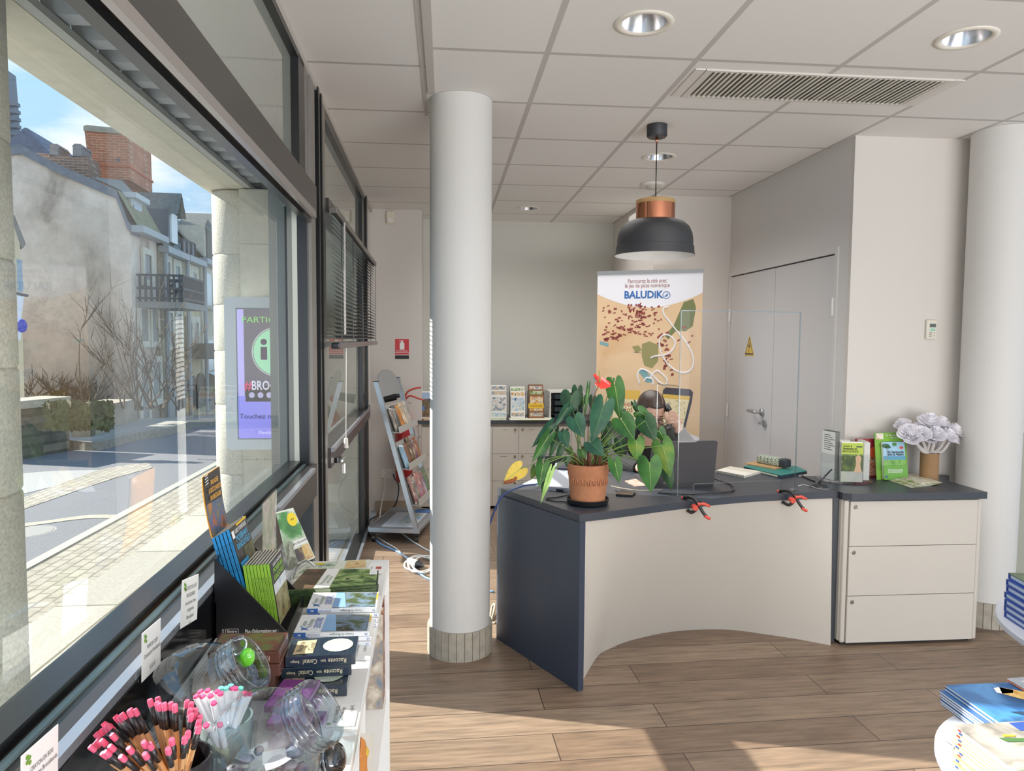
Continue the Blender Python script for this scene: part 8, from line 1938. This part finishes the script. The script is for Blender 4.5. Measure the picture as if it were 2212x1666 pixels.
# blue bound books
A0 = onz(2168, 1333, TZ2); B0 = onz(2212, 1362, TZ2); e1 = (B0 - A0); e1.z = 0; e1.normalize(); e2_ = V((-e1.y, e1.x, 0)); e2_ = e2_ if e2_.x > 0 else -e2_
n = 7; zt = ony(2182, 1237, A0.y + .02).z; h = (zt - TZ2) / n
BC = M('bound book blue', '1c3f92', .4)
for k in range(n):
    off = V((.0035, .0035, 0)) * k + V((rng.uniform(-.003, .003), rng.uniform(-.002, .002), 0)); a = V((A0.x, A0.y, 0)) + off; z = TZ2 + h * k
    t = thing('bound_book', 'blue bound book, %s of the stack at the right edge' % ORD[n - 1 - k], 'book', V((a.x, a.y, z)), group='blue bound books')
    w1, w2 = .20, .26; P = [V((p.x, p.y, z + .0004)) for p in (a, a + e1 * w1, a + e1 * w1 + e2_ * w2, a + e2_ * w2)]; c = (P[0] + P[2]) / 2
    top = obj('front_board', MB().extr([p + V((0, 0, h - .0032)) for p in P], (0, 0, .0026)), BC if k < n - 1 else PIC('dark green board', ['1c2a1c', '3f5a34', '26301e'], 20, .4), t); obj('back_board', MB().extr(P, (0, 0, .0026)), BC, t)
    obj('page_block', MB().extr([p.lerp(c, .03) + V((0, 0, .0026)) for p in P], (0, 0, h - .0058)), M('page edges blueish', 'dbe4f2', .6), t)
    obj('spine_board', MB().extr([P[0], P[0] + e1 * .004, P[3] + e1 * .004, P[3]], (0, 0, h - .0006)), BC, t)
# ================================================================ LIGHT
w = bpy.data.worlds.new('sky'); SC.world = w; w.use_nodes = True
nt = w.node_tree; bg = nt.nodes['Background']; Lk = nt.links.new
tc = N(nt, 'ShaderNodeTexCoord'); sp = N(nt, 'ShaderNodeSeparateXYZ'); Lk(tc.outputs['Generated'], sp.inputs[0])
cr = N(nt, 'ShaderNodeValToRGB'); cr.color_ramp.elements[0].position = 0; cr.color_ramp.elements[1].position = .75
cr.color_ramp.elements[0].color = srgb('b4d6f4'); cr.color_ramp.elements[1].color = srgb('74aeea')
e = cr.color_ramp.elements.new(.28); e.color = srgb('a2cff5')
Lk(sp.outputs[2], cr.inputs['Fac'])
mp = N(nt, 'ShaderNodeMapping'); mp.inputs['Scale'].default_value = (1.6, 1.6, 4.5); mp.inputs['Location'].default_value = (.35, .2, .55)
no = N(nt, 'ShaderNodeTexNoise', i_Scale=1.8, i_Detail=9.0, i_Roughness=.6)
Lk(tc.outputs['Generated'], mp.inputs['Vector']); Lk(mp.outputs[0], no.inputs['Vector'])
c2 = N(nt, 'ShaderNodeValToRGB'); c2.color_ramp.elements[0].position = .5; c2.color_ramp.elements[1].position = .68
Lk(no.outputs['Fac'], c2.inputs['Fac'])
mx = N(nt, 'ShaderNodeMix', data_type='RGBA'); Lk(c2.outputs['Color'], mx.inputs[0]); Lk(cr.outputs['Color'], mx.inputs[6]); mx.inputs[7].default_value = (1, 1, 1, 1)
Lk(mx.outputs[2], bg.inputs['Color']); bg.inputs['Strength'].default_value = 1.35
def lamp(name, kind, loc, rot, energy, color=(1, 1, 1), size=1, size_y=None, **kw):
    d = bpy.data.lights.new(name, kind); d.energy = energy; d.color = color
    if kind == 'AREA':
        d.size = size
        if size_y: d.shape = 'RECTANGLE'; d.size_y = size_y
    for k, v in kw.items(): setattr(d, k, v)
    o = bpy.data.objects.new(name, d); COL.objects.link(o); o.location = loc; o.rotation_euler = rot; return o
sd_ = V((.96 * cos(radians(30)), -.28 * cos(radians(30)), -sin(radians(30)))).normalized()
s = lamp('sun', 'SUN', (0, 0, 8), (0, 0, 0), 14.0, (1, .95, .87), angle=.009)
s.rotation_euler = sd_.to_track_quat('-Z', 'Y').to_euler()
# added fill lamps, not fittings of the shop: two behind the camera, two overhead
a = lamp('fill_light', 'AREA', (3.0, -3.6, 1.7), (0, 0, 0), 85, (1, .97, .95), 5.0, 2.2)
a.rotation_euler = V((-.2, 1, .03)).to_track_quat('-Z', 'Y').to_euler()
a = lamp('fill_light', 'AREA', (2.6, -2.4, .5), (0, 0, 0), 230, (1, .97, .94), 4.0, 1.5)  # added fill aimed upwards, in place of bounce from a sunlit floor
a.rotation_euler = V((-.05, .35, .95)).to_track_quat('-Z', 'Y').to_euler()
a = lamp('overhead_fill', 'AREA', (.9, 5.1, 2.6), (0, 0, 0), 30, (1, .97, .94), 1.5, 2.4, spread=radians(125))  # added fill for the back of the room, no fitting there
a = lamp('overhead_fill', 'AREA', (1.3, 2.4, 2.6), (0, 0, 0), 14, (1, .97, .94), 1.2, 1.6, spread=radians(125))  # added fill over the middle of the room, no fitting there
SC.view_settings.view_transform = 'Standard'; SC.view_settings.look = 'None'
SC.view_settings.exposure = 0.08; SC.view_settings.gamma = 1.15
SC.cycles.max_bounces = 10; SC.cycles.transparent_max_bounces = 24; SC.cycles.glossy_bounces = 6; SC.cycles.diffuse_bounces = 6
SC.cycles.caustics_reflective = False; SC.cycles.caustics_refractive = False
SC.cycles.sample_clamp_indirect = 6
SC.cycles.use_denoising = True
